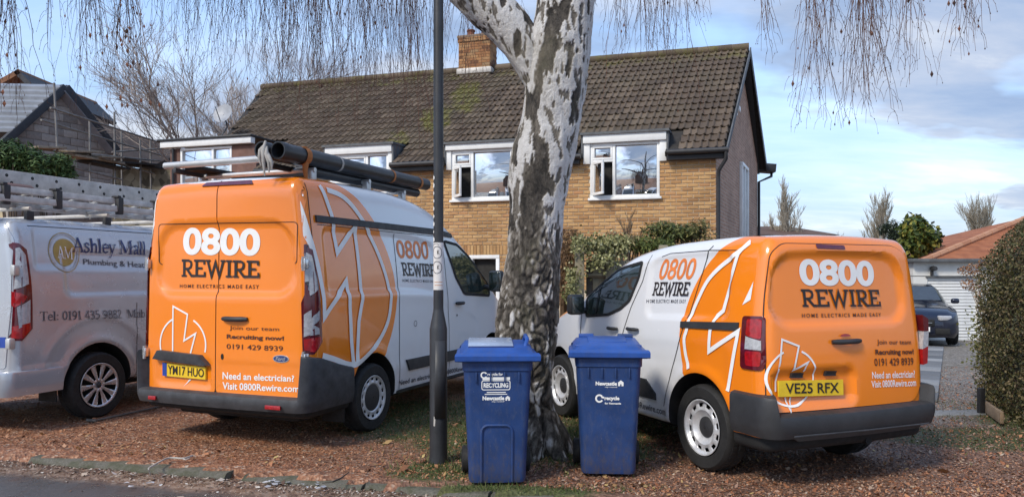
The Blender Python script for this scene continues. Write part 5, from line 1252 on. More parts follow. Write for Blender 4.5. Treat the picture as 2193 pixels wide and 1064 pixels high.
# clipped hedge at the right
HA = gp(2116, 876, 0); HB = gp(2216, 945, 0)
hd = Vector((HB.x - HA.x, HB.y - HA.y, 0)).normalized(); hr = Vector((hd.y, -hd.x, 0)); hr = hr if hr.x > 0 else -hr
hedge = empty('hedge', (HA.x, HA.y, 0), 0, 'clipped brown and green hedge filling the right edge', 'hedge')
HLEN, HW = 2.2, 2.6
def hsurf(u, v, w):
    """u along the end face toward the street, v up 0..1, w depth along hedge"""
    return 0
def hedge_pt(rg_, depth=.0):
    # outer shell: bulging end face, rounded top
    u = rg_.uniform(-.9, HLEN); h = 2.34 + .30 * min(1, (u + .9) / 1.6) * .5 + .08 * noise.noise(Vector((u * 1.5, 2, 0)))
    k = rg_.random()
    if rg_.random() < .22:                                             # end toward the road
        o_ = rg_.uniform(.1, HW); hh_ = 2.3 * (.55 + .45 * min(1, o_ / .75) ** .45); z = rg_.uniform(.02, hh_); n_ = hd.copy(); u = HLEN + .05 * noise.noise(Vector((o_ * 3, z * 3, 4)))
        p = hd * u + hr * o_ + Vector((0, 0, z)) - hd * depth * rg_.random() * .8; return p, n_
    if k < .66:
        z = rg_.uniform(.02, h); sh = .0 if z < h * .55 else ((z - h * .55) / (h * .45)) ** 2.2 * .75; o_ = sh; n_ = -hr * (1 - sh * .5) + Vector((0, 0, sh))
    else:
        o_ = .35 + rg_.random() * HW; z = h * (.97 - .03 * abs(noise.noise(Vector((o_, u, 1))))); n_ = Vector((0, 0, 1)) - hr * .2
        if o_ < .8: z = min(z, h * (.55 + .45 * (o_ / .75) ** .45))
    bump_ = .07 * noise.noise(Vector((u * 3, z * 3, o_ * 3))) - depth * rg_.random()
    p = Vector((HA.x, HA.y, 0)) + hd * u + hr * (o_ - bump_ + .03) + Vector((0, 0, z)); return p - Vector((HA.x, HA.y, 0)), n_
def hedge_pt2(rg_): return hedge_pt(rg_, .16)
HR = [(0, (.024, .028, .009)), (.25, (.060, .064, .020)), (.5, (.115, .105, .038)), (.78, (.18, .14, .060)), (.95, (.23, .17, .088)), (1, (.34, .26, .15))]
leaves('foliage', leafmat('hedge leaf', HR), hedge, hedge_pt2, 50000, .025, 51, .1, 1.5)
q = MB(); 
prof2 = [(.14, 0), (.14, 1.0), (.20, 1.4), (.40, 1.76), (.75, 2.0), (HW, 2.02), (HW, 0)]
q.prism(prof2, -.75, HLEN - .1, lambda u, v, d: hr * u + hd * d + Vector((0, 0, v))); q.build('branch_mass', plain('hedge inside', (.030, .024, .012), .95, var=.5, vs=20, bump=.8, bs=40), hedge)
q = MB(); rg_ = random.Random(6)
for _ in range(420):
    p, n_ = hedge_pt(rg_, .05); d_ = (Vector(n_) + Vector((rg_.gauss(0, .5), rg_.gauss(0, .5), rg_.gauss(.3, .5)))).normalized(); q.tube([p - d_ * .10, p, p + d_ * rg_.uniform(.02, .07)], [.004, .003, .0015], 3)
q.build('hedge_twigs', M['twig'], hedge)['kind'] = 'stuff'
eb = MB(); EDG = plain('weathered edging board', (.27, .19, .12), .9, var=.3, vs=7, bump=.4)
mt = Matrix((hd, hr, Vector((0, 0, 1)))).transposed(); 
o = eb.cbox(tuple(Vector((HA.x, HA.y, .085)) + hd * .55 - hr * .10), (1.0, .035, .12), .006, mat=mt).build('edging_board', EDG, smooth=40); tag(o, 'weathered timber edging board along the foot of the hedge', 'board')
o = MB().cbox(tuple(gp(2101, 888) + Vector((0, 0, .12))), (.06, .06, .34), .008).build('marker_post', M['blackwood'], smooth=40); tag(o, 'short dark stake at the near corner of the hedge', 'stake')
# dried hydrangea by the hedge
p0 = gp(2112, 790, -.08); hy = empty('dried_hydrangea', (p0.x, p0.y, -.08), 0, 'dried brown hydrangea heads in front of the white garage', 'plant')
q = MB(); heads = []
for px, py in ((2085, 575), (2100, 588), (2120, 570), (2075, 580), (2083, 608), (2094, 614), (2125, 592), (2090, 632), (2140, 580), (2110, 560)):
    w = at(px, py, p0.y - .2) - p0; w = Vector((w.x, w.y + random.uniform(-.2, .2), w.z)); q.tube([(random.uniform(.0, .3), random.uniform(-.1, .1), 0), (w.x * .6 + .15, w.y * .4, w.z * .55), tuple(w)], [.008, .006, .004], 5); heads.append(w)
q.build('stems', plain('dry stem', (.30, .22, .15), .9), hy)
HM = leafmat('dried petals', [(0, (.13, .055, .025)), (.5, (.27, .12, .05)), (1, (.42, .24, .12))])
for i, w in enumerate(heads):
    def hp(rg_, w=w):
        d_ = Vector((rg_.gauss(0, 1), rg_.gauss(0, 1), rg_.gauss(0, 1))).normalized(); return w + Vector((d_.x * .105, d_.y * .105, d_.z * .075)), d_
    leaves('flower_head', HM, hy, hp, 130, .03, 60 + i, .0, 1.0)
def hp(rg_): 
    return Vector((rg_.gauss(.05, .16), rg_.gauss(0, .15), abs(rg_.gauss(.5, .35)))), Vector((-.3, -1, .3))
leaves('low_foliage', leafmat('yellow green leaf', [(0, (.05, .055, .012)), (.6, (.13, .13, .025)), (1, (.24, .20, .06))]), hy, hp, 900, .035, 71)
# evergreen shrub behind the small van
def bushy(name, label, c, rad, count, size, ramp, seed, cat='shrub', trunk=True, group=None, mat=None, droop=.3, long=1.7, lobes=9, spike=0.0):
    e = empty(name, (c[0], c[1], -.3 if c[1] > 14 else 0), 0, label, cat, group); rg0 = random.Random(seed); lob = []
    zc0 = c[2] - e.location.z
    for _ in range(lobes):
        d_ = Vector((rg0.gauss(0, 1), rg0.gauss(0, 1), rg0.gauss(0, 1))).normalized(); lob.append((Vector((d_.x * rad[0] * .6, d_.y * rad[1] * .6, zc0 + d_.z * rad[2] * .6)), rg0.uniform(.38, .62)))
    def pos(rg_):
        l, r = rg_.choice(lob); d_ = Vector((rg_.gauss(0, 1), rg_.gauss(0, 1), rg_.gauss(0, 1))).normalized(); k = rg_.uniform(.45, 1.0) ** .5; p = l + Vector((d_.x * rad[0], d_.y * rad[1], d_.z * rad[2])) * r * k
        return p, d_ + Vector((0, 0, spike))
    leaves('crown', mat or leafmat(name + ' leaf %d' % seed, ramp), e, pos, count, size, seed, droop, long)
    q_ = MB(); 
    for l, r in lob: q_.tube([(rg0.gauss(0, .05), rg0.gauss(0, .05), 0), (l.x * .4, l.y * .4, l.z * .6), tuple(l)], [.03, .02, .008], 5)
    q_.build('trunk', plain(name + ' stem %d' % seed, (.09, .065, .045), .9), e); return e
bushy('evergreen_shrub', 'yellow green glossy shrub rising behind the small van roof corner', at(1968, 512, 24), (.62, .6, .75), 1900, .13, [(0, (.022, .045, .010)), (.5, (.075, .11, .018)), (.85, (.20, .19, .03)), (1, (.34, .29, .06))], 81, droop=.6)
bushy('evergreen_shrub', 'dark green shrub at the foot of the glossy yellow green one', at(1995, 535, 25), (.5, .5, .7), 1100, .11, [(0, (.014, .030, .010)), (.7, (.045, .07, .02)), (1, (.09, .11, .03))], 82)
bushy('dark_conifer', 'small dark conifer above the small van brake light', at(1903, 497, 46), (.65, .6, .8), 1200, .10, [(0, (.010, .018, .010)), (1, (.03, .045, .02))], 83, 'conifer')
ZR = [(0, (.028, .042, .012)), (.45, (.075, .098, .024)), (.8, (.14, .15, .04)), (1, (.26, .23, .07))]
SG = 'shrubs along the brick house front'
for i, (px, py, d, rx, rz, cnt, lab, rp, spk) in enumerate((
  (1440, 498, 12.2, .48, .19, 1300, 'dense dark green feathery shrub against the house corner', ZR, .9),
  (1498, 500, 12.0, .26, .20, 420, 'wispy yellow green shrub near the black downpipe', [(0, (.06, .06, .02)), (.6, (.14, .13, .04)), (1, (.26, .21, .08))], .8),
  (1392, 524, 11.8, .38, .12, 650, 'low bright green shrub in front of the dark feathery one', [(0, (.04, .06, .014)), (.6, (.10, .13, .025)), (1, (.20, .21, .05))], .4),
  (1340, 520, 11.9, .28, .12, 260, 'straw coloured twiggy shrub under the first-floor window', [(0, (.10, .08, .03)), (.6, (.20, .16, .06)), (1, (.32, .26, .12))], .8))):
    bushy('garden_shrub', lab, at(px, py, d), (rx, .4, rz), int(cnt * 2.2), .022, rp, 90 + i, 'shrub', True, SG, None, .0, 4.0, 11, spk)
b0 = at(1285, 520, 12.6); bare_tree('twiggy_shrub', (b0.x, b0.y, .6), 2.1, 'thin bare twiggy shrub against the yellow bricks right of the birch', (.12, .075, .05), 41, .5, .02, .4, 4, SG, .005, (3, 4), .6)
b0 = at(1350, 520, 12.6); bare_tree('twiggy_shrub', (b0.x, b0.y, .8), 2.0, 'upright bare stems below the right-hand bedroom window', (.15, .10, .06), 42, .35, .02, .5, 4, SG, .005, (3, 4), .6)
LG = 'green shrubs by the left-hand building'
bushy('conifer_shrub', 'dark green feathery shrub at the far left below the slate roof', at(30, 350, 14), (.55, .4, .42), 4200, .028, [(0, (.024, .055, .016)), (.6, (.065, .125, .034)), (1, (.14, .20, .06))], 101, 'shrub', True, LG, None, 0, 4.2, 10, 1.0)
bushy('conifer_shrub', 'green feathery shrub just behind the staging board and scaffold', at(108, 362, 14.5), (.42, .4, .34), 3400, .028, [(0, (.028, .06, .016)), (.6, (.075, .13, .034)), (1, (.15, .20, .055))], 102, 'shrub', True, LG, None, 0, 4.2, 10, 1.0)

# fence with ivy beyond the small van's cab
fe = empty('garden_fence', tuple(at(1250, 700, 10.9)), 0, 'timber garden fence with pale posts overgrown with ivy behind the small van', 'fence')
FL_ = Vector(fe.location)
FW = varied('pale fence timber', [(0, (.20, .17, .11)), (1, (.33, .29, .20))], 'obj', .9, .4, 12); FDK = plain('dark fence board', (.075, .060, .045), .9, var=.35, vs=6)
def fput(o): o.parent = fe; o.matrix_parent_inverse = Matrix.Translation(-FL_); return o
for px, d in ((1241, 10.9), (1306, 11.1), (1420, 11.4), (1540, 11.7)): q = at(px, 525, d); fput(MB().cbox((q.x, q.y, q.z / 2 - .1), (.13, .12, q.z + .2), .012).build('post', FW, smooth=40))
q0, q1 = at(1256, 560, 11.0), at(1560, 560, 11.8); n = 24
for i in range(n):
    a = q0.lerp(q1, (i + .5) / n); w = (q1 - q0).length / n; fput(MB().cbox((a.x, a.y + .05, .85), (w * .93, .02, 1.75), .003, mat=Matrix.Rotation(math.atan2(q1.y - q0.y, q1.x - q0.x), 3, 'Z')).build('board', FDK if i < 1 else FW, smooth=40))
for z in (1.5, .6): a, b = q0.copy(), q1.copy(); a.z = b.z = z; fput(MB().tube([a, b], .03, 4).build('rail', FW))
IV = leafmat('variegated ivy', [(0, (.06, .065, .02)), (.4, (.15, .15, .05)), (.75, (.32, .31, .13)), (1, (.52, .48, .26))])
iv = empty('ivy', tuple(FL_), 0, 'variegated yellow ivy trailing along the fence top and down its post', 'ivy')
def ivp(rg_):
    k = rg_.random()
    if k < .65: px, py, d = rg_.uniform(1225, 1345), 520 + rg_.gauss(0, 9) + max(0, rg_.gauss(0, 12)), 10.9
    elif k < .8: px, py, d = rg_.gauss(1290, 16), 545 + abs(rg_.gauss(0, 16)), 10.8
    else: px, py, d = 1226 + rg_.gauss(0, 9), rg_.choice((585, 600, 622, 632)) + rg_.gauss(0, 9), 10.8
    return at(px, py, d + rg_.gauss(0, .12)) - FL_, Vector((-.2, -1, .2))
leaves('foliage', IV, iv, ivp, 1900, .036, 111)
bk = empty('climbing_stems', tuple(at(1218, 700, 11.2)), 0, 'brown tangle of dead climber stems between the birch and the fence post', 'climber')
q = MB(); rg_ = random.Random(9)
for _ in range(170):
    a = at(rg_.uniform(1200, 1236), 640, 11.2 + rg_.gauss(0, .1)) - Vector(bk.location); b = at(rg_.uniform(1196, 1236), rg_.uniform(490, 560), 11.2 + rg_.gauss(0, .15)) - Vector(bk.location); c_ = (a + b) / 2 + Vector((rg_.gauss(0, .08), rg_.gauss(0, .05), 0)); q.tube([a - Vector((0, 0, 1.1)), a, c_, b], [.009, .007, .006, .003], 4)
q.build('stems', plain('dead climber', (.17, .10, .05), .9, var=.4, vs=9), bk)['kind'] = 'stuff'
def cp(rg_): return at(rg_.uniform(1196, 1238), rg_.uniform(490, 650), 11.2 + rg_.gauss(0, .12)) - Vector(bk.location), Vector((0, -1, 0))
leaves('dead_leaves', leafmat('dead climber leaf', [(0, (.10, .045, .02)), (.5, (.22, .12, .05)), (1, (.36, .23, .10))]), bk, cp, 1300, .035, 112)
# ------------------------------------------------------------------ the tall orange and white van
def dark_glass(v, name, pts, ax, r=.05, rim=.02):
    v.wrap(name, poly(rounded(pts, r)), ax, M['glassdark'], .006, .06, thick=.004)
    v.wrap('window_seal', [ribbon(rounded(pts, r), rim * 1.6, True)], ax, M['gap'], .010, .06, thick=.006)
def seam_or_shade(v, pts, ax, w=.009, mat='gap', off=.0025):
    v.wrap('panel_gap_or_shade', [ribbon(pts, w)], ax, M[mat], off, .06)
def handle(v, name, u0, u1, w0, w1, ax, parent=None):
    nrm = {'B': Vector((0, -1, 0)), 'R': Vector((1, 0, 0)), 'L': Vector((-1, 0, 0))}[ax]
    um, wm = (u0 + u1) / 2, (w0 + w1) / 2; L = abs(u1 - u0); h = abs(w1 - w0)
    cup = v.wrap('handle_recess', poly(arc(um, wm + h * .35, L * .28, h * .75, 0, 345, 14)), ax, M['gap'] if False else v.P['paint'], .004, .06, parent=parent)
    pts = []
    for k in range(7):
        s = k / 6 - .5; p = v.hit(ax, um + s * L, wm - h * .1); pts.append(p + nrm * (.018 + .026 * (1 - (2 * s) ** 2)))
    m = MB().tube(pts, [h * .34, h * .46, h * .46, h * .44, h * .46, h * .46, h * .34], 10); return m.build(name, M['blackplastic'], parent or v.root, smooth=50)
def plate_text(v, s, quad, parent):
    return v.wrap('plate_text', fit(text2d(s, .018), *quad), 'B', M['textblack'], .034, .3, parent=parent)
def tail_lamp(v, side_pts, ax, splits, ymax):
    pass

PA = dict(W=.955, cx=.025, L=4.85, zb=.27, H=2.36, rx=.11, ry=.10, rf=.45, rt=.16, rb=.05, step=.03, tumble=.13, tz0=1.2, lean=.02, bow=.03, nose=.14,
          prof=[(-1, 2.35), (0.05, 2.345), (.4, 2.36), (1.5, 2.36), (2.0, 2.32), (2.4, 2.24), (2.8, 2.06), (3.2, 1.84), (3.7, 1.48), (4.0, 1.26), (4.6, 1.02), (4.8, .82), (6, .7)],
          wheels=[1.02, 3.85], zw=.325, arch=.40, archup=.03, crown=.02, wsz=1.3, wsy=2.9,
          side=[(.26, 1.34, 2.32, 1.925, .09, .020, .018), (.26, .62, 3.4, 1.26, .1, .006, .05)],
          rear=[(-.74, 1.34, .84, 1.965, .20, .030, .022), (-.72, .50, -.06, .73, .05, .016, .012), (.02, .48, .9, .735, .03, .006, .01)],
          flare=[(1.02, .35, .44, .04, .012), (3.85, .35, .44, .04, .012)], paint=livery('tall van livery', .36, 1.33, 1.10, 1.06, 1.85, .05))
A = Vehicle('tall_van', (-2.62478, 6.64406), 22.2, 'tall orange and white high-roof van carrying black pipes, its double rear doors closed', 'van', PA)
DL = [(-.015, .46), (-.80, .46), (-.84, .9), (-.83, 1.6), (-.76, 2.15), (-.66, 2.33), (-.015, 2.355)]
DR = [(-.004, .46), (.925, .46), (.935, 1.0), (.93, 1.8), (.885, 2.25), (.84, 2.34), (-.004, 2.355)]
dl = A.wrap('rear_door', poly(rounded(DL, .04)), 'B', PA['paint'], .008, .026, thick=.014)
dr = A.wrap('rear_door', poly(rounded(DR, .04)), 'B', PA['paint'], .008, .026, thick=.014)
A.wrap('panel_gap_or_shade', [ribbon([(-.0095, .46), (-.0095, 2.35)], .010)], 'B', M['gap'], .003, .06)
seam_or_shade(A, rounded([(-.72, 1.60), (-.72, 1.975), (.85, 1.955), (.85, 1.6)], .04)[1:-1], 'B', .007, off=.0095)  # dark line painted along the pressed recess, standing for the shade of its edge
W_ = M['textwhite']; K_ = M['textblack']
A.wrap('phone_lettering', fit(text2d('0800', .035), (-.43, 1.94), (-.44, 1.69), (.45, 1.91), (.45, 1.67)), 'B', W_, .012)
A.wrap('name_lettering', fit(strokes('REWIRE', SLAB), (-.45, 1.65), (-.45, 1.49), (.45, 1.63), (.45, 1.48), 0, 1), 'B', K_, .012)
A.wrap('slogan_lettering', fit(text2d('HOME ELECTRICS MADE EASY', .01, 0, 1.35), (-.47, 1.42), (-.47, 1.39), (.44, 1.42), (.44, 1.385)), 'B', M['textdark'], .012)
A.wrap('bolt_emblem', [ribbon(arc(-.40, .875, .28, .25, 62, -14), .016), ribbon(arc(-.40, .875, .28, .25, 116, 206), .016),
                       ribbon([(-.52, .81), (-.52, 1.22), (-.34, 1.15), (-.38, .91), (-.24, .98), (-.30, .80)], .016), ([(-.33, .56), (-.39, .495), (-.30, .565)], [(0, 1, 2)])], 'B', W_, .012)
A.wrap('join_lettering', fit(text2d('Join our team'), *rect(.15, 1.015, .68, 1.06)), 'B', M['textdark'], .012)
A.wrap('recruiting_lettering', fit(text2d('Recruiting now!', .03), *rect(.12, .935, .73, .985)), 'B', M['textdark'], .012)
A.wrap('phone_number_lettering', fit(text2d('0191 429 8939', .004), *rect(.12, .855, .72, .90)), 'B', M['textdark'], .012)
A.wrap('question_lettering', fit(text2d('Need an electrician?', .02), (.07, .65), (.07, .585), (.83, .655), (.83, .60)), 'B', W_, .012)
A.wrap('website_lettering', fit(text2d('Visit 0800Rewire.com', .02), (.07, .56), (.07, .495), (.88, .57), (.88, .515)), 'B', W_, .012)
handle(A, 'door_handle', .08, .35, 1.10, 1.15, 'B', dr)
bd = A.wrap('badge', poly(arc(.70, .79, .082, .033, 0, 345, 24)), 'B', M['chrome'], .013, .2, thick=.006, parent=dr)
A.wrap('badge_face', poly(arc(.70, .79, .072, .026, 0, 345, 24)), 'B', M['textnavy'], .016, .2, parent=dr)
A.wrap('badge_text', fit(text2d('Ford', .01, .3), *rect(.65, .772, .75, .808)), 'B', M['chrome'], .018, .2, parent=dr)
A.wrap('keyhole', poly(arc(.07, .785, .014, .026, 0, 340, 12)), 'B', M['gap'], .014, .2, thick=.008, parent=dr)
pl = A.wrap('number_plate', poly([(-.645, .58), (-.12, .572), (-.12, .683), (-.645, .70)]), 'B', M['yellow'], .03, .3, thick=.02, parent=dl)
A.wrap('plate_band', poly([(-.645, .58), (-.59, .579), (-.59, .698), (-.645, .70)]), 'B', M['euroblue'], .032, .3, parent=dl)
A.wrap('plate_lettering', fit(text2d('YM17 HUO', .012), (-.575, .682), (-.575, .598), (-.135, .668), (-.135, .59)), 'B', K_, .033, .3, parent=dl)
A.wrap('plate_shroud', poly([(-.73, .735), (-.67, .815), (-.16, .79), (-.07, .705), (-.12, .695), (-.64, .725)]), 'B', M['greyplastic'], .06, .1, thick=.06, parent=dl)
A.wrap('brake_light', poly([(-.20, 2.305), (-.16, 2.338), (.34, 2.338), (.38, 2.30)]), 'B', M['darkred'], .022, .05, thick=.02)
for hx, hz, pr in ((.925, 1.60, dr), (.94, .80, dr), (-.83, 1.61, dl), (-.85, .79, dl)):
    p = A.hit('B', min(max(hx, -.86), .94), hz)
    MB().cbox(p + Vector((0, -.03, 0)), (.045, .06, .085), .01).tube([p + Vector((.0, -.05, -.06)), p + Vector((0, -.05, .06))], .016, 8).build('hinge', M['chrome'], pr, smooth=40)
# tail lamps wrapping each rear corner
for sg in (1, -1):
    ax = 'R' if sg > 0 else 'L'; xo = .0 if sg > 0 else .05
    X = lambda x: x if sg > 0 else .05 - x
    house = A.wrap('tail_light', poly([(.004, 1.77), (.09, 1.72), (.15, 1.30), (.18, .93), (.08, .83), (.004, .84)]), ax, M['darkred'], .012, .04, thick=.02, rake=True)
    A.wrap('lamp_rim', poly([(X(.915), 1.77), (X(.976), 1.77), (X(.976), .84), (X(.915), .85), (X(.90), 1.27), (X(.925), 1.34)]), 'B', M['darkred'], .018, .04, thick=.03, parent=house)
    A.wrap('clear_lens', poly([(.035, 1.70), (.075, 1.67), (.115, 1.38), (.035, 1.32)]), ax, M['clear'], .016, .05, parent=house, rake=True)
    A.wrap('clear_lens', poly([(.03, 1.10), (.07, 1.16), (.13, 1.20), (.13, 1.12), (.07, 1.08), (.13, 1.05), (.135, 1.0), (.03, .99)]), ax, M['clear'], .016, .05, parent=house, rake=True)
    A.wrap('red_lens', poly([(.02, .965), (.155, .98), (.165, .93), (.08, .85), (.02, .86)]), ax, M['red'], .016, .05, parent=house, rake=True)
    A.wrap('clear_lens', poly([(X(.95), 1.70), (X(.972), 1.70), (X(.972), 1.36), (X(.95), 1.38)]), 'B', M['clear'], .022, .05, parent=house)
    A.wrap('clear_lens', poly([(X(.925), 1.17), (X(.97), 1.21), (X(.97), 1.0), (X(.925), .98)]), 'B', M['clear'], .022, .05, parent=house)
    A.wrap('red_lens', poly([(X(.925), .96), (X(.97), .97), (X(.97), .86), (X(.93), .87)]), 'B', M['red'], .022, .05, parent=house)
# bumper
def zt(x, y):
    e = .025 + .925 if x > 0 else -.86
    if y > -.02 and abs(x - .025) > .80 or abs(x - .025) > .90:
        return float(np.interp(max(y, 0), [0, .2, .38, .62], [.82, .79, .73, .67]))
    return .468
bumper(A, 'bumper', .962, .025, -.05, .12, .635, zt, lambda x, y: .345, .03, M['greyplastic'])
for rx0, rx1 in ((-.71, -.62), (.62, .78)):
    MB().cbox(((rx0 + rx1) / 2, -.098, .39), (rx1 - rx0, .016, .035), .004).build('reflector', M['red'], A.root, smooth=40)
# side artwork
for ax in ('R', 'L'):
    A.wrap('disc_stripe', [ribbon(smoothline([(.42, 2.27), (.61, 2.24), (.76, 2.17), (.90, 2.06), (1.02, 1.93), (1.15, 1.75), (1.25, 1.56), (1.31, 1.40), (1.33, 1.27), (1.29, 1.08), (1.18, .93), (1.02, .81), (.76, .69), (.60, .69), (.38, .76), (.20, .81)]), .05)], ax, W_, 0.0070, .03)
    A.wrap('bolt_stripe', [ribbon([(.33, 2.30), (.44, 2.04), (.49, 1.71), (.80, 1.96), (.81, 1.72), (.82, 1.28), (.76, 1.07), (.73, .70)], .05)], ax, W_, 0.0078, .03)
    A.wrap('bolt_stripe', [ribbon([(.03, 2.22), (.085, 1.85), (.16, 1.59), (.22, 1.30), (.225, 1.14), (.59, 1.45), (.61, 1.29), (.64, .89), (.67, .70)], [.03, .06, .055, .05, .05, .05, .05, .05, .05])], ax, W_, 0.0086, .03)
    q = [(1.53, 1.87), (1.55, 1.68), (2.22, 1.88), (2.22, 1.68)]; qn = [(1.60, 1.64), (1.62, 1.50), (2.33, 1.63), (2.33, 1.49)]; qt = [(1.60, 1.465), (1.60, 1.435), (2.30, 1.45), (2.30, 1.42)]
    if ax == 'L': q, qn, qt = ([(a[2][0], a[0][1]), (a[2][0], a[1][1]), (a[0][0], a[2][1]), (a[0][0], a[3][1])] for a in (q, qn, qt))
    A.wrap('phone_lettering', fit(text2d('0800', .012), *q), ax, M['textorange'], .004)
    A.wrap('name_lettering', fit(strokes('REWIRE', SLAB), *qn, 0, 1), ax, K_, .004)
    A.wrap('slogan_lettering', fit(text2d('HOME ELECTRICS MADE EASY', .01, 0, 1.35), *qt), ax, M['textgrey'], .004)
    w = fit(text2d('Need an electrician? Visit 0800Rewire.com', .015), *(((1.49, .43), (1.49, .375), (3.3, .40), (3.3, .345)) if ax == 'R' else ((3.3, .43), (3.3, .375), (1.49, .40), (1.49, .345))))
    A.wrap('website_lettering', w, ax, M['textgrey'], .004)
    A.wrap('roof_rail_trim', poly([(.20, 2.025), (.20, 1.965), (2.35, 1.965), (2.80, 1.95), (2.82, 2.0), (2.35, 2.03)]), ax, M['blackplastic'], .02, .06, thick=.02)
    A.wrap('rub_strip', poly([(1.62, .625), (1.68, .51), (3.40, .51), (3.40, .625)]), ax, M['blackplastic'], .022, .08, thick=.022)
    A.wrap('sill_trim', poly([(1.45, .33), (1.45, .27), (3.42, .27), (3.42, .33)]), ax, M['greyplastic'], .008, .1, thick=.01)
    dark_glass(A, 'side_window', [(2.58, 1.90), (2.92, 1.87), (3.24, 1.72), (3.72, 1.42), (3.76, 1.24), (3.01, 1.28), (2.80, 1.48)], ax)
    seam_or_shade(A, [(1.50, .34), (1.50, 1.93)], ax); seam_or_shade(A, [(2.55, 1.94), (2.55, 1.45), (2.62, .9), (2.62, .34)], ax)
    seam_or_shade(A, [(.22, 1.945), (2.45, 1.945)], ax, .006); seam_or_shade(A, [(.13, 2.30), (.13, 1.8)], ax)
    handle(A, 'door_handle', 2.76, 2.96, 1.155, 1.20, ax)
    A.wrap('keyhole', poly(arc(2.82, 1.03, .014, .014, 0, 340, 12)), ax, M['gap'], .005)
    A.wrap('fuel_cap', [ribbon(arc(1.83, .99, .03, .03, 0, 345, 18), .006, True)], ax, M['textgrey'], .003)
    sg = 1 if ax == 'R' else -1; h = A.hit(ax, 3.62, 1.36)
    m = MB().cbox(h + Vector((sg * .16, .02, .07)), (.19, .10, .27), .035); m.tube([h, h + Vector((sg * .10, .02, -.03))], .03, 8); mi = m.build('wing_mirror', M['blackplastic'], A.root, smooth=50)
    MB().cbox(h + Vector((sg * .16, -.032, .07)), (.16, .01, .23), .004).build('mirror_glass', M['glassdark'], mi, smooth=40)
for y in PA['wheels']:
    A.wheel(.875, y, .325, .21, SLOT, 1); A.wheel(-.825, y, .325, .21, SLOT, -1)
for sg in (1, -1):
    MB().cbox((.025 + sg * .80, .58, .30), (.24, .02, .28), .006).build('mud_flap', M['rubber'], A.root, smooth=40)
MB().cbox((0, 1.2, .26), (1.4, 1.9, .12), .03).tube([(-.76, 1.02, .32), (.80, 1.02, .32)], .05, 8).cbox((0, 3.4, .25), (1.4, 1.6, .1), .03).build('underbody', M['gap'], A.root, smooth=40)
# rack of the tall van
m = MB()
for y in (.45, 1.35, 2.05):
    z = 2.46 if y < 2 else 2.42
    m.tube([(-.62, y, z), (.72, y, z)], .022, 8)
    for x in (-.60, .68): m.cbox((x, y, z - .06), (.06, .08, .11), .01).cbox((x, y, z - .115), (.1, .14, .03), .008)
m.build('rack_bars', M['alum'], A.root, smooth=40)
MB().tube([(-.74, .12, 2.53), (.50, .12, 2.53)], .032, 12).build('rack_roller', M['alum'], A.root, smooth=40)
m = MB()
for x in (-.60, .45): m.cbox((x, .29, 2.475), (.04, .40, .05), .008)
m.build('roller_bracket', M['blackplastic'], A.root, smooth=40)

def van_thing(v, name, label, cat, local, group=None):
    w = v.root.matrix_world
    c = math.cos(v.root.rotation_euler.z); s_ = math.sin(v.root.rotation_euler.z); l = v.root.location
    return empty(name, (l.x + local[0] * c - local[1] * s_, l.y + local[0] * s_ + local[1] * c, local[2]), v.root.rotation_euler.z, label, cat, group)
M['pipe'] = plain('black pipe', (0.020, 0.021, 0.024), 0.42, var=0.3, vs=5)
def pipe(local, L, r, label, socket=.85, drop=-.0):
    t = van_thing(A, 'drain_pipe', label, 'pipe', local, 'black pipes on the tall van')
    d = Vector((0, 1, drop)).normalized(); m = MB()
    o, i = r, r * .9; rot = d.to_track_quat('Z', 'Y').to_matrix()
    prof = [(o * 1.0, socket + .0), (o, L), (i, L), (i, 0.02), (i * 1.08, 0), (o * 1.16, 0), (o * 1.16, .10), (o * 1.10, .12), (o * 1.10, socket - .05)]
    q = MB().lathe(prof, 24, 'z', close=True); m.add([rot @ Vector(v_) for v_ in q.v], q.f)
    m.build('pipe_wall', M['pipe'], t, smooth=40)
    return t, d
p1, d1 = pipe((.655, .02, 2.575), 2.62, .068, 'nearest black plastic pipe with orange strap round its socket end')
p2, d2 = pipe((.495, .0, 2.585), 2.55, .066, 'black plastic pipe beside the strapped one, over the middle of the roof')
p3, d3 = pipe((.58, .55, 2.47), 2.0, .05, 'thin black pipe slung underneath the pair of black pipes', .3)
for y, c, wd in ((.34, 'strap', .07), (.86, 'cloth', .03), (1.82, 'strap', .035), (2.42, 'strap', .045)):
    MB().lathe([(.081 if y < .8 else .0715, y - wd / 2), (.082 if y < .8 else .0725, y), (.081 if y < .8 else .0715, y + wd / 2)], 24, 'y').build('tape', M[c], p1, smooth=40)
MB().tube([(.02, .33, .08), (.03, .34, -.05), (.015, .35, -.13), (.02, .36, -.20)], [.03, .03, .024, .016], 6).build('strap_tail', M['strap'], p1, smooth=60)
t = van_thing(A, 'tie_cloth', 'pale rag knotted between the two black pipe mouths on the tall van', 'rag', (.575, -.02, 2.6))
m = MB()
for dx, dz, ln in ((0, .05, .30), (.035, .0, .22), (-.03, .02, .18), (.055, -.04, .16)):
    m.tube([(dx * .3, -.02, dz), (dx, -.05, dz - ln * .3), (dx * 1.6, -.045, dz - ln * .65), (dx * 1.3, -.03, dz - ln)], [.010, .020, .014, .006], 7)
m.build('rag_folds', M['cloth'], t, smooth=70)
t = van_thing(A, 'roof_plank', 'dark plank lying on the left of the tall van roof rack', 'plank', (-.46, .18, 2.50))
MB().cbox((0, .8, 0), (.2, 1.6, .035), .006).build('plank_board', M['gap'], t, smooth=40)

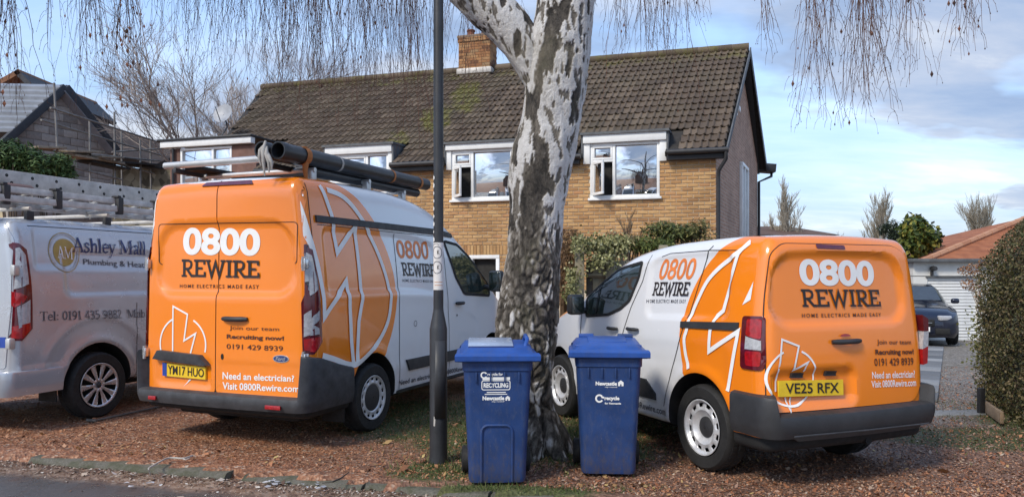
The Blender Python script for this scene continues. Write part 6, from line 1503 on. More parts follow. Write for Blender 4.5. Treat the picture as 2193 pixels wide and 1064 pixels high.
# ------------------------------------------------------------------ the small orange and white van
PB = dict(lampin=.004, W=.79, cx=-.145, L=3.78, zb=.27, H=1.79, rx=.10, ry=.12, rf=.40, rt=.16, rb=.05, step=.027, tumble=.13, tz0=.9, lean=.07, bow=.035, nose=.12,
          prof=[(-1, 1.755), (0.0, 1.76), (.3, 1.785), (.7, 1.78), (1.23, 1.76), (1.58, 1.72), (1.89, 1.66), (2.22, 1.53), (2.59, 1.33), (2.85, 1.20), (3.1, 1.13), (3.5, .98), (3.75, .82), (5, .7)],
          wheels=[.754, 3.147], zw=.33, arch=.40, archup=.02, crown=.025, wsz=1.1, wsy=1.9,
          side=[(.42, 1.18, 1.50, 1.68, .09, .022, .018), (.42, .78, 2.4, .96, .06, .005, .04)],
          rear=[(-.88, 1.17, .45, 1.665, .17, .036, .024), (-.86, .60, -.14, .84, .05, .040, .016)],
          flare=[(.754, .35, .43, .035, .012), (3.147, .35, .43, .035, .012)], paint=livery('small van livery', .217, 1.02, .79, .80, 1.9, .04, (1.165, 2.80, .28)))
B = Vehicle('small_van', (2.59833, 5.44067), -23.5, 'small orange and white van with a one-piece tailgate, parked beside the birch', 'van', PB)
G = [(-.90, .56), (.49, .555), (.61, .72), (.615, 1.2), (.55, 1.5), (.45, 1.68), (.36, 1.725), (-.72, 1.725), (-.82, 1.66), (-.872, 1.35), (-.89, 1.2), (-.90, .72)]
tg = B.wrap('tailgate', poly(rounded(G, .05)), 'B', PB['paint'], .008, .024, thick=.014)
B.wrap('panel_gap_or_shade', [ribbon(rounded(G, .05), .012, True)], 'B', M['gap'], .0035, .05)
B.wrap('brake_light', poly(rounded([(-.43, 1.695), (-.43, 1.725), (-.16, 1.72), (-.16, 1.69)], .012)), 'B', M['darkred'], .012, .05, parent=tg)
B.wrap('phone_lettering', fit(text2d('0800', .035), (-.58, 1.62), (-.57, 1.43), (.145, 1.61), (.15, 1.42)), 'B', W_, .012, parent=tg)
B.wrap('name_lettering', fit(strokes('REWIRE', SLAB), (-.57, 1.405), (-.56, 1.28), (.19, 1.395), (.20, 1.27), 0, 1), 'B', K_, .012, parent=tg)
B.wrap('slogan_lettering', fit(text2d('HOME ELECTRICS MADE EASY', .01, 0, 1.35), (-.57, 1.232), (-.57, 1.205), (.20, 1.222), (.20, 1.195)), 'B', M['textdark'], .012, parent=tg)
handle(B, 'door_handle', -.35, -.08, 1.012, 1.055, 'B', tg)
B.wrap('keyhole', poly(arc(-.22, 1.065, .05, .018, 0, 180, 12)), 'B', M['red'], .018, .2, parent=tg)
B.wrap('join_lettering', fit(text2d('Join our team', .006), (.10, 1.03), (.10, .985), (.475, 1.015), (.475, .97)), 'B', M['textdark'], .012, parent=tg)
B.wrap('recruiting_lettering', fit(text2d('Recruiting now!', .03), (.075, .96), (.075, .91), (.50, .945), (.50, .895)), 'B', M['textdark'], .012, parent=tg)
B.wrap('phone_number_lettering', fit(text2d('0191 429 8939', .008), (.06, .895), (.06, .84), (.49, .88), (.49, .825)), 'B', M['textdark'], .012, parent=tg)
B.wrap('question_lettering', fit(text2d('Need an electrician?', .015), (.03, .80), (.03, .75), (.50, .785), (.50, .73)), 'B', W_, .012, parent=tg)
B.wrap('website_lettering', fit(text2d('Visit 0800Rewire.com', .015), (.02, .735), (.02, .685), (.51, .72), (.51, .665)), 'B', W_, .012, parent=tg)
B.wrap('number_plate', poly([(-.81, .665), (-.235, .645), (-.235, .755), (-.81, .775)]), 'B', M['yellow'], .03, .3, thick=.012, parent=tg)
B.wrap('plate_lettering', fit(text2d('VE25 RFX', .012), (-.755, .757), (-.755, .685), (-.28, .738), (-.28, .665)), 'B', K_, .033, .3, parent=tg)
for x0, x1 in ((-.70, -.60), (-.40, -.30)):
    B.wrap('plate_lamp', poly([(x0, .825), (x1, .82), (x1, .785), (x0, .79)]), 'B', M['blackplastic'], .028, .2, thick=.03, parent=tg)
B.wrap('bolt_emblem', [ribbon(arc(-.70, .79, .205, .195, 68, -9), .014), ribbon(arc(-.70, .79, .205, .195, 112, 316), .014),
                       ribbon([(-.825, .70), (-.82, .83), (-.785, 1.06), (-.645, 1.01), (-.695, .845), (-.57, .895), (-.60, .83)], .014), ribbon([(-.745, .655), (-.73, .56), (-.70, .655)], .012)], 'B', W_, .013, parent=tg)
for sg in (-1, 1):
    ax = 'L' if sg < 0 else 'R'; X = lambda x: x if sg < 0 else -.29 - x
    h = B.wrap('tail_light', poly(rounded([(.012, 1.22), (.195, 1.215), (.225, .845), (.03, .845), (.012, .90)], .03)), ax, M['darkred'], .014, .04, thick=.02, rake=True)
    B.wrap('red_lens', poly(rounded([(.025, 1.20), (.145, 1.195), (.155, 1.08), (.03, 1.06)], .02)), ax, M['red'], .018, .05, parent=h, rake=True)
    B.wrap('clear_lens', poly([(.03, 1.05), (.155, 1.075), (.165, .985), (.03, .985)]), ax, M['clear'], .018, .05, parent=h, rake=True)
    B.wrap('red_lens', poly(rounded([(.03, .975), (.165, .97), (.165, .87), (.04, .87)], .02)), ax, M['red'], .018, .05, parent=h, rake=True)
    if sg > 0:                                                         # the far lamp stands out beyond the corner
        for nm, mt_, q4 in (('lamp_rim', 'darkred', [(.60, 1.20), (.662, 1.17), (.668, 1.075), (.615, 1.075)]), ('clear_lens', 'clear', [(.615, 1.073), (.668, 1.073), (.662, .96), (.60, .94)]), ('red_lens', 'red', [(.60, .938), (.662, .958), (.655, .83), (.61, .82)])):
            MB().prism(q4, .03, .16, lambda u, v, d: Vector((u, d, v))).build(nm, M[mt_], h)
def ztb(x, y):
    return .68 if abs(x + .145) > .735 or y > .03 else .553
bumper(B, 'bumper', .80, -.145, -.045, .11, .345, ztb, lambda x, y: .37 if abs(x + .145) < .6 else .39, .035, M['blackplastic'])
MB().tube([(-.80, -.098, .415), (-.145, -.115, .41), (.50, -.098, .405)], .006, 6).build('bumper_crease', M['greyplastic'], B.root, smooth=60)
for ax in ('L', 'R'):
    B.wrap('disc_stripe', [ribbon(smoothline([(.30, 1.74), (.40, 1.67), (.59, 1.57), (.73, 1.46), (.82, 1.32), (.88, 1.20), (.91, 1.07), (.935, 1.0), (.92, .88), (.87, .77)]), .036)], ax, W_, 0.0070, .03)
    B.wrap('bolt_stripe', [ribbon([(.31, 1.75), (.39, 1.66), (.51, 1.24), (.57, 1.20), (.62, 1.09), (.63, .93), (.31, 1.10), (.32, 1.04), (.41, .66)], .034)], ax, W_, 0.0078, .03)
    B.wrap('bolt_tip', poly([(.20, 1.46), (.29, 1.29), (.21, 1.33)]), ax, W_, .0044)
    B.wrap('slide_rail', poly([(.99, 1.135), (.99, 1.085), (.34, 1.105), (.31, 1.125), (.31, 1.165)]), ax, M['blackplastic'], .012, .08, thick=.014)
    q = [(1.355, 1.64), (1.405, 1.465), (.88, 1.64), (.92, 1.47)]; qn = [(1.44, 1.445), (1.46, 1.33), (.935, 1.45), (.955, 1.34)]; qt = [(1.51, 1.295), (1.51, 1.265), (.98, 1.31), (.98, 1.28)]
    if ax == 'R': q, qn, qt = ([(a[2][0], a[0][1]), (a[2][0], a[1][1]), (a[0][0], a[2][1]), (a[0][0], a[3][1])] for a in (q, qn, qt))
    B.wrap('phone_lettering', fit(text2d('0800', .012), *q), ax, M['textorange'], .004)
    B.wrap('name_lettering', fit(strokes('REWIRE', SLAB), *qn, 0, 1), ax, K_, .004)
    B.wrap('slogan_lettering', fit(text2d('HOME ELECTRICS MADE EASY', .01, 0, 1.35), *qt), ax, M['textgrey'], .004)
    w = fit(text2d('Need an electrician? Visit 0800Rewire.com', .012), *(((2.62, .40), (2.62, .345), (1.19, .405), (1.19, .345)) if ax == 'L' else ((1.19, .40), (1.19, .345), (2.62, .405), (2.62, .345))))
    B.wrap('website_lettering', w, ax, M['textgrey'], .004)
    dark_glass(B, 'side_window', [(2.55, 1.29), (2.36, 1.40), (2.04, 1.56), (1.64, 1.62), (1.66, 1.49), (1.77, 1.28), (1.91, 1.20), (2.12, 1.135), (2.53, 1.10)], ax, .03, .016)
    B.wrap('window_post', [ribbon([(2.30, 1.43), (2.34, 1.13)], .02)], ax, M['gap'], .014, .06)
    seam_or_shade(B, [(1.53, 1.68), (1.60, 1.45), (1.74, 1.22), (1.86, .96), (1.88, .36)], ax); seam_or_shade(B, [(.71, 1.73), (.75, 1.69), (.91, 1.21), (1.08, .80), (1.22, .42)], ax)
    seam_or_shade(B, [(2.63, 1.12), (2.66, .7), (2.62, .36)], ax); seam_or_shade(B, [(1.36, 1.66), (1.25, 1.685), (.72, 1.695), (.40, 1.685)], ax, .006)
    
    handle(B, 'door_handle', 1.92, 2.09, 1.0, 1.035, ax); handle(B, 'door_handle', 1.58, 1.76, 1.015, 1.05, ax)
    B.wrap('rub_strip', poly([(1.62, .615), (1.47, .615), (1.33, .51), (1.33, .455), (1.62, .455)]), ax, M['blackplastic'], .014, .06, thick=.016)
    B.wrap('rub_strip', poly([(2.5, .615), (1.64, .615), (1.64, .455), (2.5, .455)]), ax, M['blackplastic'], .014, .06, thick=.016)
    sg = 1 if ax == 'R' else -1; h = B.hit(ax, 2.56, 1.16)
    m = MB().cbox(h + Vector((sg * .115, .0, .055)), (.17, .10, .20), .035); m.tube([h, h + Vector((sg * .08, .0, -.02))], .03, 8); mi = m.build('wing_mirror', M['blackplastic'], B.root, smooth=50)
    MB().cbox(h + Vector((sg * .115, -.052, .055)), (.13, .01, .16), .004).build('mirror_glass', M['glassdark'], mi, smooth=40)
for y in PB['wheels']:
    B.wheel(-.815, y, .328, .20, STEEL, -1); B.wheel(.525, y, .328, .20, STEEL, 1)
MB().cbox((-.145, 1.9, .27), (1.2, 1.7, .12), .03).tube([(-.75, .754, .33), (.46, .754, .33)], .05, 8).tube([(.0, -.0, .30), (.0, .5, .30)], .03, 8).build('underbody', M['gap'], B.root, smooth=40)

# ------------------------------------------------------------------ the silver van
M['silver'] = plain('silver paint', (0.50, 0.51, 0.535), 0.25, metal=0.40, coat=0.5, var=0.05, vs=3)
PC = dict(W=.985, cx=0.0, L=4.95, zb=.34, H=2.05, rx=.11, ry=.10, rf=.45, rt=.14, rb=.06, step=.032, tumble=.12, tz0=1.3, lean=.06, bow=.05, nose=.14,
          prof=[(-1, 2.03), (0, 2.04), (.5, 2.06), (2.6, 2.06), (3.0, 1.98), (3.4, 1.76), (3.9, 1.45), (4.2, 1.28), (4.7, 1.06), (4.9, .85), (6, .7)],
          wheels=[.99, 3.9], zw=.345, arch=.42, archup=.03, crown=.03, wsz=1.3, wsy=3.1,
          side=[(.24, 1.57, 2.6, 1.975, .05, .016, .014), (.60, 1.30, 2.6, 1.75, .10, .026, .022), (-.4, .30, .62, .62, .03, -.010, .012)],
          flare=[(.99, .37, .46, .035, .02), (.99, .37, .70, .04, .012), (3.9, .37, .46, .035, .02)], paint=M['silver'])
C = Vehicle('silver_van', (-5.63274, 7.30944), 20, 'silver plumbing and heating van with ladders strapped on its roof rack', 'van', PC)
for ax in ('R', 'L'):
    lm = C.wrap('tail_light', poly([(.01, 1.82), (.07, 1.81), (.14, 1.75), (.19, 1.19), (.20, .99), (.10, .88), (.01, .89)]), ax, M['darkred'], .012, .04, thick=.02, rake=True)
    C.wrap('clear_lens', poly([(.045, 1.76), (.07, 1.77), (.12, 1.70), (.14, 1.42), (.03, 1.37)]), ax, M['clear'], .016, .05, parent=lm, rake=True)
    C.wrap('red_lens', poly([(.02, 1.35), (.08, 1.33), (.13, 1.30), (.10, 1.25), (.04, 1.20), (.02, 1.22)]), ax, M['red'], .016, .05, parent=lm, rake=True)
    C.wrap('clear_lens', poly([(.05, 1.20), (.16, 1.27), (.17, 1.05), (.07, 1.0)]), ax, M['clear'], .016, .05, parent=lm, rake=True)
    C.wrap('red_lens', poly([(.03, 1.02), (.17, 1.05), (.185, .99), (.10, .90), (.03, .91)]), ax, M['red'], .017, .05, parent=lm, rake=True)
    fl = (lambda q: q) if ax == 'R' else (lambda q: (q[2], q[3], q[0], q[1]))
    C.wrap('emblem_ring', [ribbon(arc(.64, 1.735, .165, .185, 0, 352, 36), .02, True)], ax, M['clear'], .004)
    C.wrap('emblem_ring', [ribbon(arc(.64, 1.735, .18, .20, 0, 352, 36), .006, True)], ax, M['gold'], .0045)
    C.wrap('emblem_disc', poly(arc(.64, 1.735, .13, .14, 0, 350, 30)), ax, M['gold'], .004)
    C.wrap('emblem_lettering', fit(strokes('AM', SERIF), *fl(((.55, 1.80), (.55, 1.68), (.74, 1.785), (.74, 1.665))), 0, 1), ax, M['textwhite'], .007)
    C.wrap('name_lettering', fit(strokes('Ashley Mall', SERIF), *fl(((.735, 1.895), (.735, 1.745), (1.67, 1.89), (1.67, 1.735))), 0, 1), ax, M['textnavy'], .0075)
    C.wrap('trade_lettering', fit(text2d('Plumbing & Heating', .0), *fl(((.86, 1.675), (.86, 1.60), (1.78, 1.65), (1.78, 1.565)))), ax, M['textgrey'], .006)
    C.wrap('phone_lettering', fit(strokes('Tel: 0191 435 9882  Mob', SERIF), *fl(((.32, 1.15), (.32, 1.06), (1.58, 1.12), (1.58, 1.03))), 0, 1), ax, M['textgrey'], .004)
    seam_or_shade(C, [(.27, 1.985), (2.5, 1.99)], ax, .007); seam_or_shade(C, [(1.48, .40), (1.48, 1.2)], ax, .006)
    dark_glass(C, 'side_window', [(2.72, 1.85), (3.02, 1.82), (3.35, 1.65), (3.8, 1.38), (3.85, 1.22), (3.1, 1.26), (2.9, 1.45)], ax)
    C.wrap('sill_trim', poly([(1.47, .40), (1.47, .345), (3.42, .345), (3.42, .40)]), ax, M['greyplastic'], .006, .1, thick=.008)
bumper(C, 'bumper', .99, 0, -.05, .12, .56, lambda x, y: .60, lambda x, y: .36, .02, M['silver'])
C.wrap('rear_door', poly(rounded([(.005, .62), (.9, .62), (.93, 1.2), (.90, 1.85), (.82, 2.0), (.005, 2.02)], .04)), 'B', M['silver'], .008, .05, thick=.012)
C.wrap('rear_door', poly(rounded([(-.005, .62), (-.9, .62), (-.93, 1.2), (-.90, 1.85), (-.82, 2.0), (-.005, 2.02)], .04)), 'B', M['silver'], .008, .05, thick=.012)
C.wrap('door_sticker', poly([(.74, .92), (.90, .92), (.90, .82), (.74, .82)]), 'B', M['euroblue'], .013)
for hz in (.86, 1.55):
    p = C.hit('B', .94, hz); MB().cbox(p + Vector((.02, -.03, 0)), (.06, .06, .10), .012).build('hinge', M['alum'], C.root, smooth=40)
for y in PC['wheels']:
    C.wheel(.895, y, .345, .215, ALLOY, 1); C.wheel(-.895, y, .345, .215, ALLOY, -1)
MB().cbox((.80, .55, .36), (.24, .02, .26), .006).build('mud_flap', M['rubber'], C.root, smooth=40)
MB().cbox((0, 1.9, .33), (1.5, 1.5, .12), .03).tube([(-.8, .99, .34), (.8, .99, .34)], .05, 8).build('underbody', M['gap'], C.root, smooth=40)
m = MB()
m.tube([(-.78, .15, 2.15), (-.78, 3.0, 2.15)], .022, 8)
for y in (.35, 1.25, 2.2, 2.9):
    m.tube([(-.80, y, 2.16), (.82, y, 2.16)], .02, 8)
m.build('rack_bars', M['alumdull'], C.root, smooth=40)
m = MB()
for y in (.35, 1.25, 2.2, 2.9):
    for x in (-.78, .80): m.cbox((x, y, 2.08), (.05, .08, .11), .01)
m.build('rack_feet', M['blackplastic'], C.root, smooth=40)
t = van_thing(C, 'staging_board', 'wide alloy staging board with rows of rivet holes, topmost on the silver van', 'board', (.52, -.35, 2.46))
MB().cbox((0, 1.75, 0), (.05, 3.5, .175), .008).build('board_face', M['alumdull'], t, smooth=40)
m = MB()
for k in range(13):
    y = .12 + k * .27
    m.lathe([(.017, .0255), (.003, .0275)], 10, 'x', (0, y, .035)); m.lathe([(.017, .0255), (.003, .0275)], 10, 'x', (0, y + .05, -.035))
m.build('rivet_holes', M['gap'], t, smooth=40)
def ladder(local, L, tilt, label, wid=.34):
    t = van_thing(C, 'ladder', label, 'ladder', local, 'ladders on the silver van')
    mt = Matrix.Rotation(tilt, 3, 'Y')
    for sx in (0, 1):
        m = MB(); m.cbox(mt @ Vector((-sx * wid, L / 2, 0)), (.028, L, .065), .006, mat=mt); m.build('stile', M['alumdull'], t, smooth=40)
    n = int(L / .27)
    for k in range(n):
        y = .15 + k * .27; MB().tube([mt @ Vector((-.01, y, 0)), mt @ Vector((-wid + .01, y, 0))], .016, 8).build('rung', M['alum'], t, smooth=60)
    return t
ladder((.82, -.05, 2.325), 3.0, R(-14), 'upper ladder under the staging board on the silver van')
ladder((.86, -.0, 2.235), 2.95, R(-6), 'lower ladder lying directly on the silver van rack bars')
for y, x, lb in ((.08, .845, 'black ladder clamp at the tail end of the silver van rack'), (.62, .85, 'second black ladder clamp from the silver van tail'), (1.36, .86, 'third black ladder clamp from the silver van tail'), (1.9, .85, 'black ladder clamp closest to the orange van on the silver van rack')):
    t = van_thing(C, 'ladder_clamp', lb, 'clamp', (x, y, 2.27), 'black clamps round the ladders')
    MB().cbox((0, 0, .0), (.06, .07, .19), .01).cbox((-.02, -.02, .10), (.1, .05, .03), .01).build('clamp_body', M['blackplastic'], t, smooth=40)
t = van_thing(C, 'copper_tube', 'brownish tube lying between the ladders at the tail of the silver van', 'tube', (.60, -.25, 2.36))
MB().lathe([(.052, 0), (.055, .03), (.055, .75), (.045, .78), (.0, .78)], 16, 'y').lathe([(.052, 0), (.04, .0), (.04, .2), (0, .2)], 16, 'y').build('tube_wall', plain('brown tube', (.22, .12, .09), .5), t, smooth=50)
# ------------------------------------------------------------------ lamp post
lp0 = gp(939, 988); M['postpaint'] = plain('black post paint', (.030, .031, .034), .45, var=.3, vs=5, bump=.1, bs=50)
lp = empty('lamp_post', tuple(lp0), 0, 'tall black steel lamp post with a white sticker, standing left of the bins', 'lamp post')
MB().lathe([(.080, -.05), (.074, .03), (.0715, .1), (.071, 1.07), (.066, 1.095), (.043, 1.21), (.041, 1.23)], 28).build('base_column', M['postpaint'], lp, smooth=50)
MB().lathe([(.0405, 1.20), (.040, 4.0), (.034, 6.2), (.03, 6.25), (0, 6.25)], 24).build('shaft', M['postpaint'], lp, smooth=50)
MB().tube([(0, 0, 6.2), (.0, -.1, 6.35), (0, -.8, 6.45)], .025, 10).cbox((0, -1.0, 6.46), (.22, .55, .12), .03).build('lantern', M['postpaint'], lp, smooth=50)
m = MB()
for i in range(9):                                                     # curved access door, proud of the base
    a = R(-90 + 18 + (i - 4) * 9); 
    for z in (.36, .98): m.v += [(.0755 * math.cos(a), .0755 * math.sin(a), z)]
for i in range(8): m.f.append((2 * i, 2 * i + 2, 2 * i + 3, 2 * i + 1)); m.m.append(0)
dr_o = m.build('access_door', M['postpaint'], lp, smooth=60); md = dr_o.modifiers.new('t', 'SOLIDIFY'); md.thickness = .008; md.offset = 0
def post_wrap(name, shapes, mat, r, parent=lp, cut=.008):
    """flat shapes (arc length, height) wrapped round the shaft; 0 faces the street"""
    A_ = MB()
    for vs, fs in shapes:
        bm = bmesh.new(); bv = [bm.verts.new((a, b, 0)) for a, b in vs]
        for f in fs:
            try: bm.faces.new([bv[i] for i in f])
            except ValueError: pass
        bmesh.ops.triangulate(bm, faces=list(bm.faces)); us = [a for a, b in vs]; q = math.ceil(min(us) / cut) * cut
        while q < max(us): bmesh.ops.bisect_plane(bm, geom=list(bm.verts) + list(bm.edges) + list(bm.faces), plane_co=(q, 0, 0), plane_no=(1, 0, 0), dist=1e-6); q += cut
        bm.verts.ensure_lookup_table(); bm.verts.index_update(); A_.add([(r * math.cos(R(-90) + v.co.x / .041), r * math.sin(R(-90) + v.co.x / .041), v.co.y) for v in bm.verts], [[v.index for v in f.verts] for f in bm.faces]); bm.free()
    return A_.build(name, mat, parent, smooth=60)
st = empty('sticker', (0, 0, 0)); st.parent = lp
wr = math.pi * .041
post_wrap('sticker_sheet', poly([(-wr, 1.385), (wr * .98, 1.385), (wr * .98, 1.765), (-wr, 1.765)]), plain('sticker white', (.70, .66, .62), .5, var=.12, vs=14), .0415, st)
for z0 in (1.685, 1.565):
    post_wrap('sticker_print', [ribbon(arc(-.008, z0, .040, .048, 0, 350, 24), .006, True)], M['textgrey'], .0419, st)
    post_wrap('sticker_lettering', fit(text2d('K', .03), *rect(-.006, z0 - .016, .012, z0 + .018)), M['textblack'], .0419, st)
post_wrap('sticker_print', [ribbon(arc(-.02, 1.735, .03, .02, 20, 160, 12), .004)], M['textgrey'], .0419, st)
post_wrap('sticker_print', poly([(-.03, 1.45), (.04, 1.45), (.04, 1.445), (-.03, 1.445)]) + poly([(-.03, 1.425), (.04, 1.425), (.04, 1.42), (-.03, 1.42)]), M['strap'], .0419, st)
rg_ = random.Random(2)
for i in range(9):                                                     # flaking white letters down the left of the shaft
    z = 1.79 + i * .062; u = -.046 + rg_.uniform(-.004, .004); h = rg_.uniform(.014, .024)
    post_wrap('paint_mark', poly([(u - .014, z - h), (u + .008, z - h * .6), (u + .011, z + h * .3), (u - .004, z + h), (u - .016, z + h * .5)]), M['textwhite'], .0413, lp)
post_wrap('paint_mark', poly([(-.02, .30), (-.012, .30), (-.010, .36), (-.018, .38)]), M['alumdull'], .0722, lp)

# ------------------------------------------------------------------ wheelie bins
def binmat(name, col, wear):
    t = NT(name); x, y, z = t.sep(t.tc()); n = t.noise(t.tc(), 5, 6, .65); n2 = t.noise(t.tc(), 38, 5, .75, (1, 1, .35)); n3 = t.noise(t.tc(), 130, 3, .7, (1, 1, .2))
    c = t.ramp(n, [(.3, tuple(k * .78 for k in col)), (.7, tuple(k * 1.2 for k in col))])
    c = t.mix(t.math('MULTIPLY', t.ramp(n2, [(.52, 0), (.70, 1)]), wear), c, (.10, .12, .17))
    c = t.mix(t.math('MULTIPLY', t.ramp(n3, [(.66, 0), (.72, 1)]), wear), c, (.20, .22, .27))
    low = t.math('MULTIPLY', t.ramp(z, [(0, .8), (.35, .12)]), t.ramp(n2, [(.35, 0), (.65, 1)]))
    c = t.mix(low, c, (.075, .058, .045)); t.bump(n2, .08, .004); return t.out(c, t.ramp(n, [(.3, .36), (.7, .52)]))
M['binbody'] = binmat('dark blue bin plastic', (.012, .044, .155), .30)
M['binlid'] = binmat('blue bin lid', (.018, .078, .32), .22)
def bin_base(name, loc, rz, label, W, D, HB, panel):
    e = empty(name, tuple(loc), rz, label, 'wheelie bin', 'blue recycling bins')
    # local: front faces -y
    m = MB(); n = 10; rings = []
    for z, k in ((.02, .80), (.05, .82), (.12, .825), (HB * .5, .885), (HB - .10, .955), (HB - .085, .957), (HB - .08, .99), (HB - .02, 1.0), (HB - .018, 1.03), (HB, 1.03)):
        w, d = W * k, D * (.78 + .22 * (k - .8) / .2 if k < 1 else k); r = .05; ring = []
        for cx_, cy_, a0 in ((1, -1, -90), (1, 1, 0), (-1, 1, 90), (-1, -1, 180)):
            for i in range(6):
                a = R(a0 + 90 * i / 5); ring.append((cx_ * (w / 2 - r) + r * math.cos(a), cy_ * (d / 2 - r) + r * math.sin(a) - (.0 if True else 0), z))
        rings.append(ring)
    N = len(rings[0])
    for r_ in rings: m.v += r_
    for i in range(len(rings) - 1):
        for k in range(N): m.f.append((i * N + k, i * N + (k + 1) % N, (i + 1) * N + (k + 1) % N, (i + 1) * N + k)); m.m.append(0)
    m.f.append(tuple(range(N))[::-1]); m.m.append(0)
    yF = lambda z: -(D / 2) * float(np.interp(z, [.02, .12, HB * .5, HB - .1], [.78, .805, .873, .95]))
    for k in (-.3, -.1, .1, .3): m.cbox((k * W, yF(HB - .13) - .006, HB - .125), (.010, .02, .075), .003)
    if panel:                                                          # raised arch moulding on the front
        pts = [(-.115, .03)] + [(-.115, .36)] + arc(-.065, .385, .05, .05, 180, 90, 5)[1:] + arc(.055, .385, .05, .05, 90, 0, 5) + [(.105, .03)]
        m.tube([(u, yF(v) - .004, v) for u, v in pts], .010, 8)
    b = m.build('bin_body', M['binbody'], e, smooth=40)
    for s in (-1, 1):
        wq = empty('wheel', (s * (W * .46), D * .36, .10)); wq.parent = e
        MB().lathe([(.03, -.03), (.08, -.03), (.10, -.02), (.10, .02), (.08, .03), (.03, .03)], 20, 'x').build('tyre', M['rubber'], wq, smooth=40)
        MB().lathe([(.045, -.022), (.045, .022), (.0, .026)], 14, 'x').build('hub', M['blackplastic'], wq, smooth=40)
    return e, yF
def bin_lid(e, W, D, HB, hatch):
    m = MB(); n = 6; lw, ld = W * 1.20, D * 1.12
    prof = [(-ld / 2, HB - .012, 1.0), (-ld / 2 - .01, HB - .005, 1.0), (-ld / 2 - .012, HB + .028, 1.0), (-ld / 2 + .01, HB + .04, .99), (-ld / 2 + .055, HB + .045, .965), (-ld / 2 + .07, HB + .055, .93), (-ld / 2 + .10, HB + .072, .90), (ld * .30, HB + .105, .88), (ld * .44, HB + .098, .90), (ld / 2, HB + .04, .92), (ld / 2, HB - .01, .92)]
    K = 12; 
    for y, z, k in prof:
        for i in range(K + 1):
            u = -1 + 2 * i / K; uu = math.copysign(abs(u) ** .8, u); dz = -.045 * max(0, abs(u) - .82) / .18 if 4 < prof.index((y, z, k)) < 9 else 0
            m.v.append((uu * lw / 2 * k, y, z + dz))
    for j in range(len(prof) - 1):
        for i in range(K): m.f.append((j * (K + 1) + i, j * (K + 1) + i + 1, (j + 1) * (K + 1) + i + 1, (j + 1) * (K + 1) + i)); m.m.append(0)
    m.cbox((0, -.02, HB + .01), (lw * .985, ld * .96, .05), .02)
    lid = m.build('lid', M['binlid'], e, smooth=45)
    if hatch:
        tilt = Matrix.Rotation(R(7), 3, 'X')
        MB().cbox((-.045, .02, HB + .094), (.33, .30, .022), .006, mat=tilt).build('lid_flap', plain('pale flap', (.30, .36, .47), .25, var=.15), lid, smooth=40)
        MB().cbox((-.045, -.145, HB + .070), (.33, .02, .03), .004, mat=tilt).build('flap_edge', M['textnavy'], lid, smooth=40)
        q = MB().tube([(.205, -.08, HB + .06), (.225, -.05, HB + .125), (.225, .14, HB + .14), (.21, .2, HB + .07)], .016, 8); q.build('grab_handle', M['binlid'], lid, smooth=50)
    else:
        for x in (-.155, .155): MB().cbox((x, .20, HB + .112), (.12, .07, .035), .008).build('hinge_block', M['binbody'] if x > 0 else M['binlid'], lid, smooth=40)
        MB().cbox((0, .05, HB + .090), (.30, .24, .03), .012, mat=Matrix.Rotation(R(6), 3, 'X')).build('lid_rib', M['binlid'], lid, smooth=40)
        MB().cbox((0, -.16, HB + .066), (.50, .02, .02), .006).build('lid_rib', M['binlid'], lid, smooth=40)
    MB().tube([(-.2, D * .55, HB + .05), (-.2, D * .62, HB + .06), (.2, D * .62, HB + .06), (.2, D * .55, HB + .05)], .014, 8).build('back_handle', M['binbody'], e, smooth=50)
def bin_print(e, yF, name, shapes, lift=.003):
    A_ = MB(); ex = 0
    for vs, fs in shapes: A_.add([(u, yF(v) - lift - ex, v) for u, v in vs], fs); ex += .0002
    return A_.build(name, M['textwhite'], e)
def castle(u, v, s): return poly([(u, v), (u, v + .6 * s), (u - .1 * s, v + .6 * s), (u + .5 * s, v + 1.1 * s), (u + 1.1 * s, v + .6 * s), (u + s, v + .6 * s), (u + s, v), (u + .62 * s, v), (u + .62 * s, v + .35 * s), (u + .38 * s, v + .35 * s), (u + .38 * s, v)])
b1 = gp(1062, 1040); HB1 = .905
e, yF = bin_base('wheelie_bin', (b1.x, b1.y + .22, -.0), R(3), 'blue recycling bin with a pale lid flap and arched front panel, left of the birch', .505, .52, HB1, True); bin_lid(e, .505, .52, HB1, True)
X0 = -.012
bin_print(e, yF, 'council_print', [ribbon(arc(X0 - .085, .795, .020, .020, 30, 330, 14), .010)] + fit(text2d('recycle for', .03), *rect(X0 - .06, .785, X0 + .05, .812)) + poly([(X0 - .095, .760), (X0 + .1, .760), (X0 + .1, .780), (X0 - .095, .780)]))
bin_print(e, yF, 'council_print', [ribbon(rounded([(X0 - .10, .690), (X0 + .10, .690), (X0 + .10, .755), (X0 - .10, .755)], .015), .006, True)] + fit(text2d('RECYCLING', .045), *rect(X0 - .088, .705, X0 + .088, .740)))
bin_print(e, yF, 'council_print', fit(text2d('Working in partnership', .02), *rect(X0 - .08, .668, X0 + .08, .684)) + fit(text2d('with the city', .02), *rect(X0 - .06, .648, X0 + .06, .662)) if False else fit(text2d('Newcastle', .05), *rect(X0 - .095, .615, X0 + .06, .645)) + castle(X0 + .068, .612, .032) + poly([(X0 - .08, .655), (X0 + .08, .655), (X0 + .08, .661), (X0 - .08, .661)]) + poly([(X0 - .065, .668), (X0 + .07, .668), (X0 + .07, .675), (X0 - .065, .675)]) + fit(text2d('city council', .02), *rect(X0 - .03, .600, X0 + .06, .610)))
b2 = gp(1308, 1021); HB2 = .905
e, yF = bin_base('wheelie_bin', (b2.x, b2.y + .22, 0), R(-4), 'plain-fronted blue recycling bin standing right of the birch trunk', .50, .52, HB2, False); bin_lid(e, .50, .52, HB2, False)
bin_print(e, yF, 'council_print', fit(text2d('Newcastle', .05), *rect(-.098, .685, .06, .715)) + castle(.068, .682, .040) + fit(text2d('city council', .02), *rect(-.03, .668, .06, .679)))
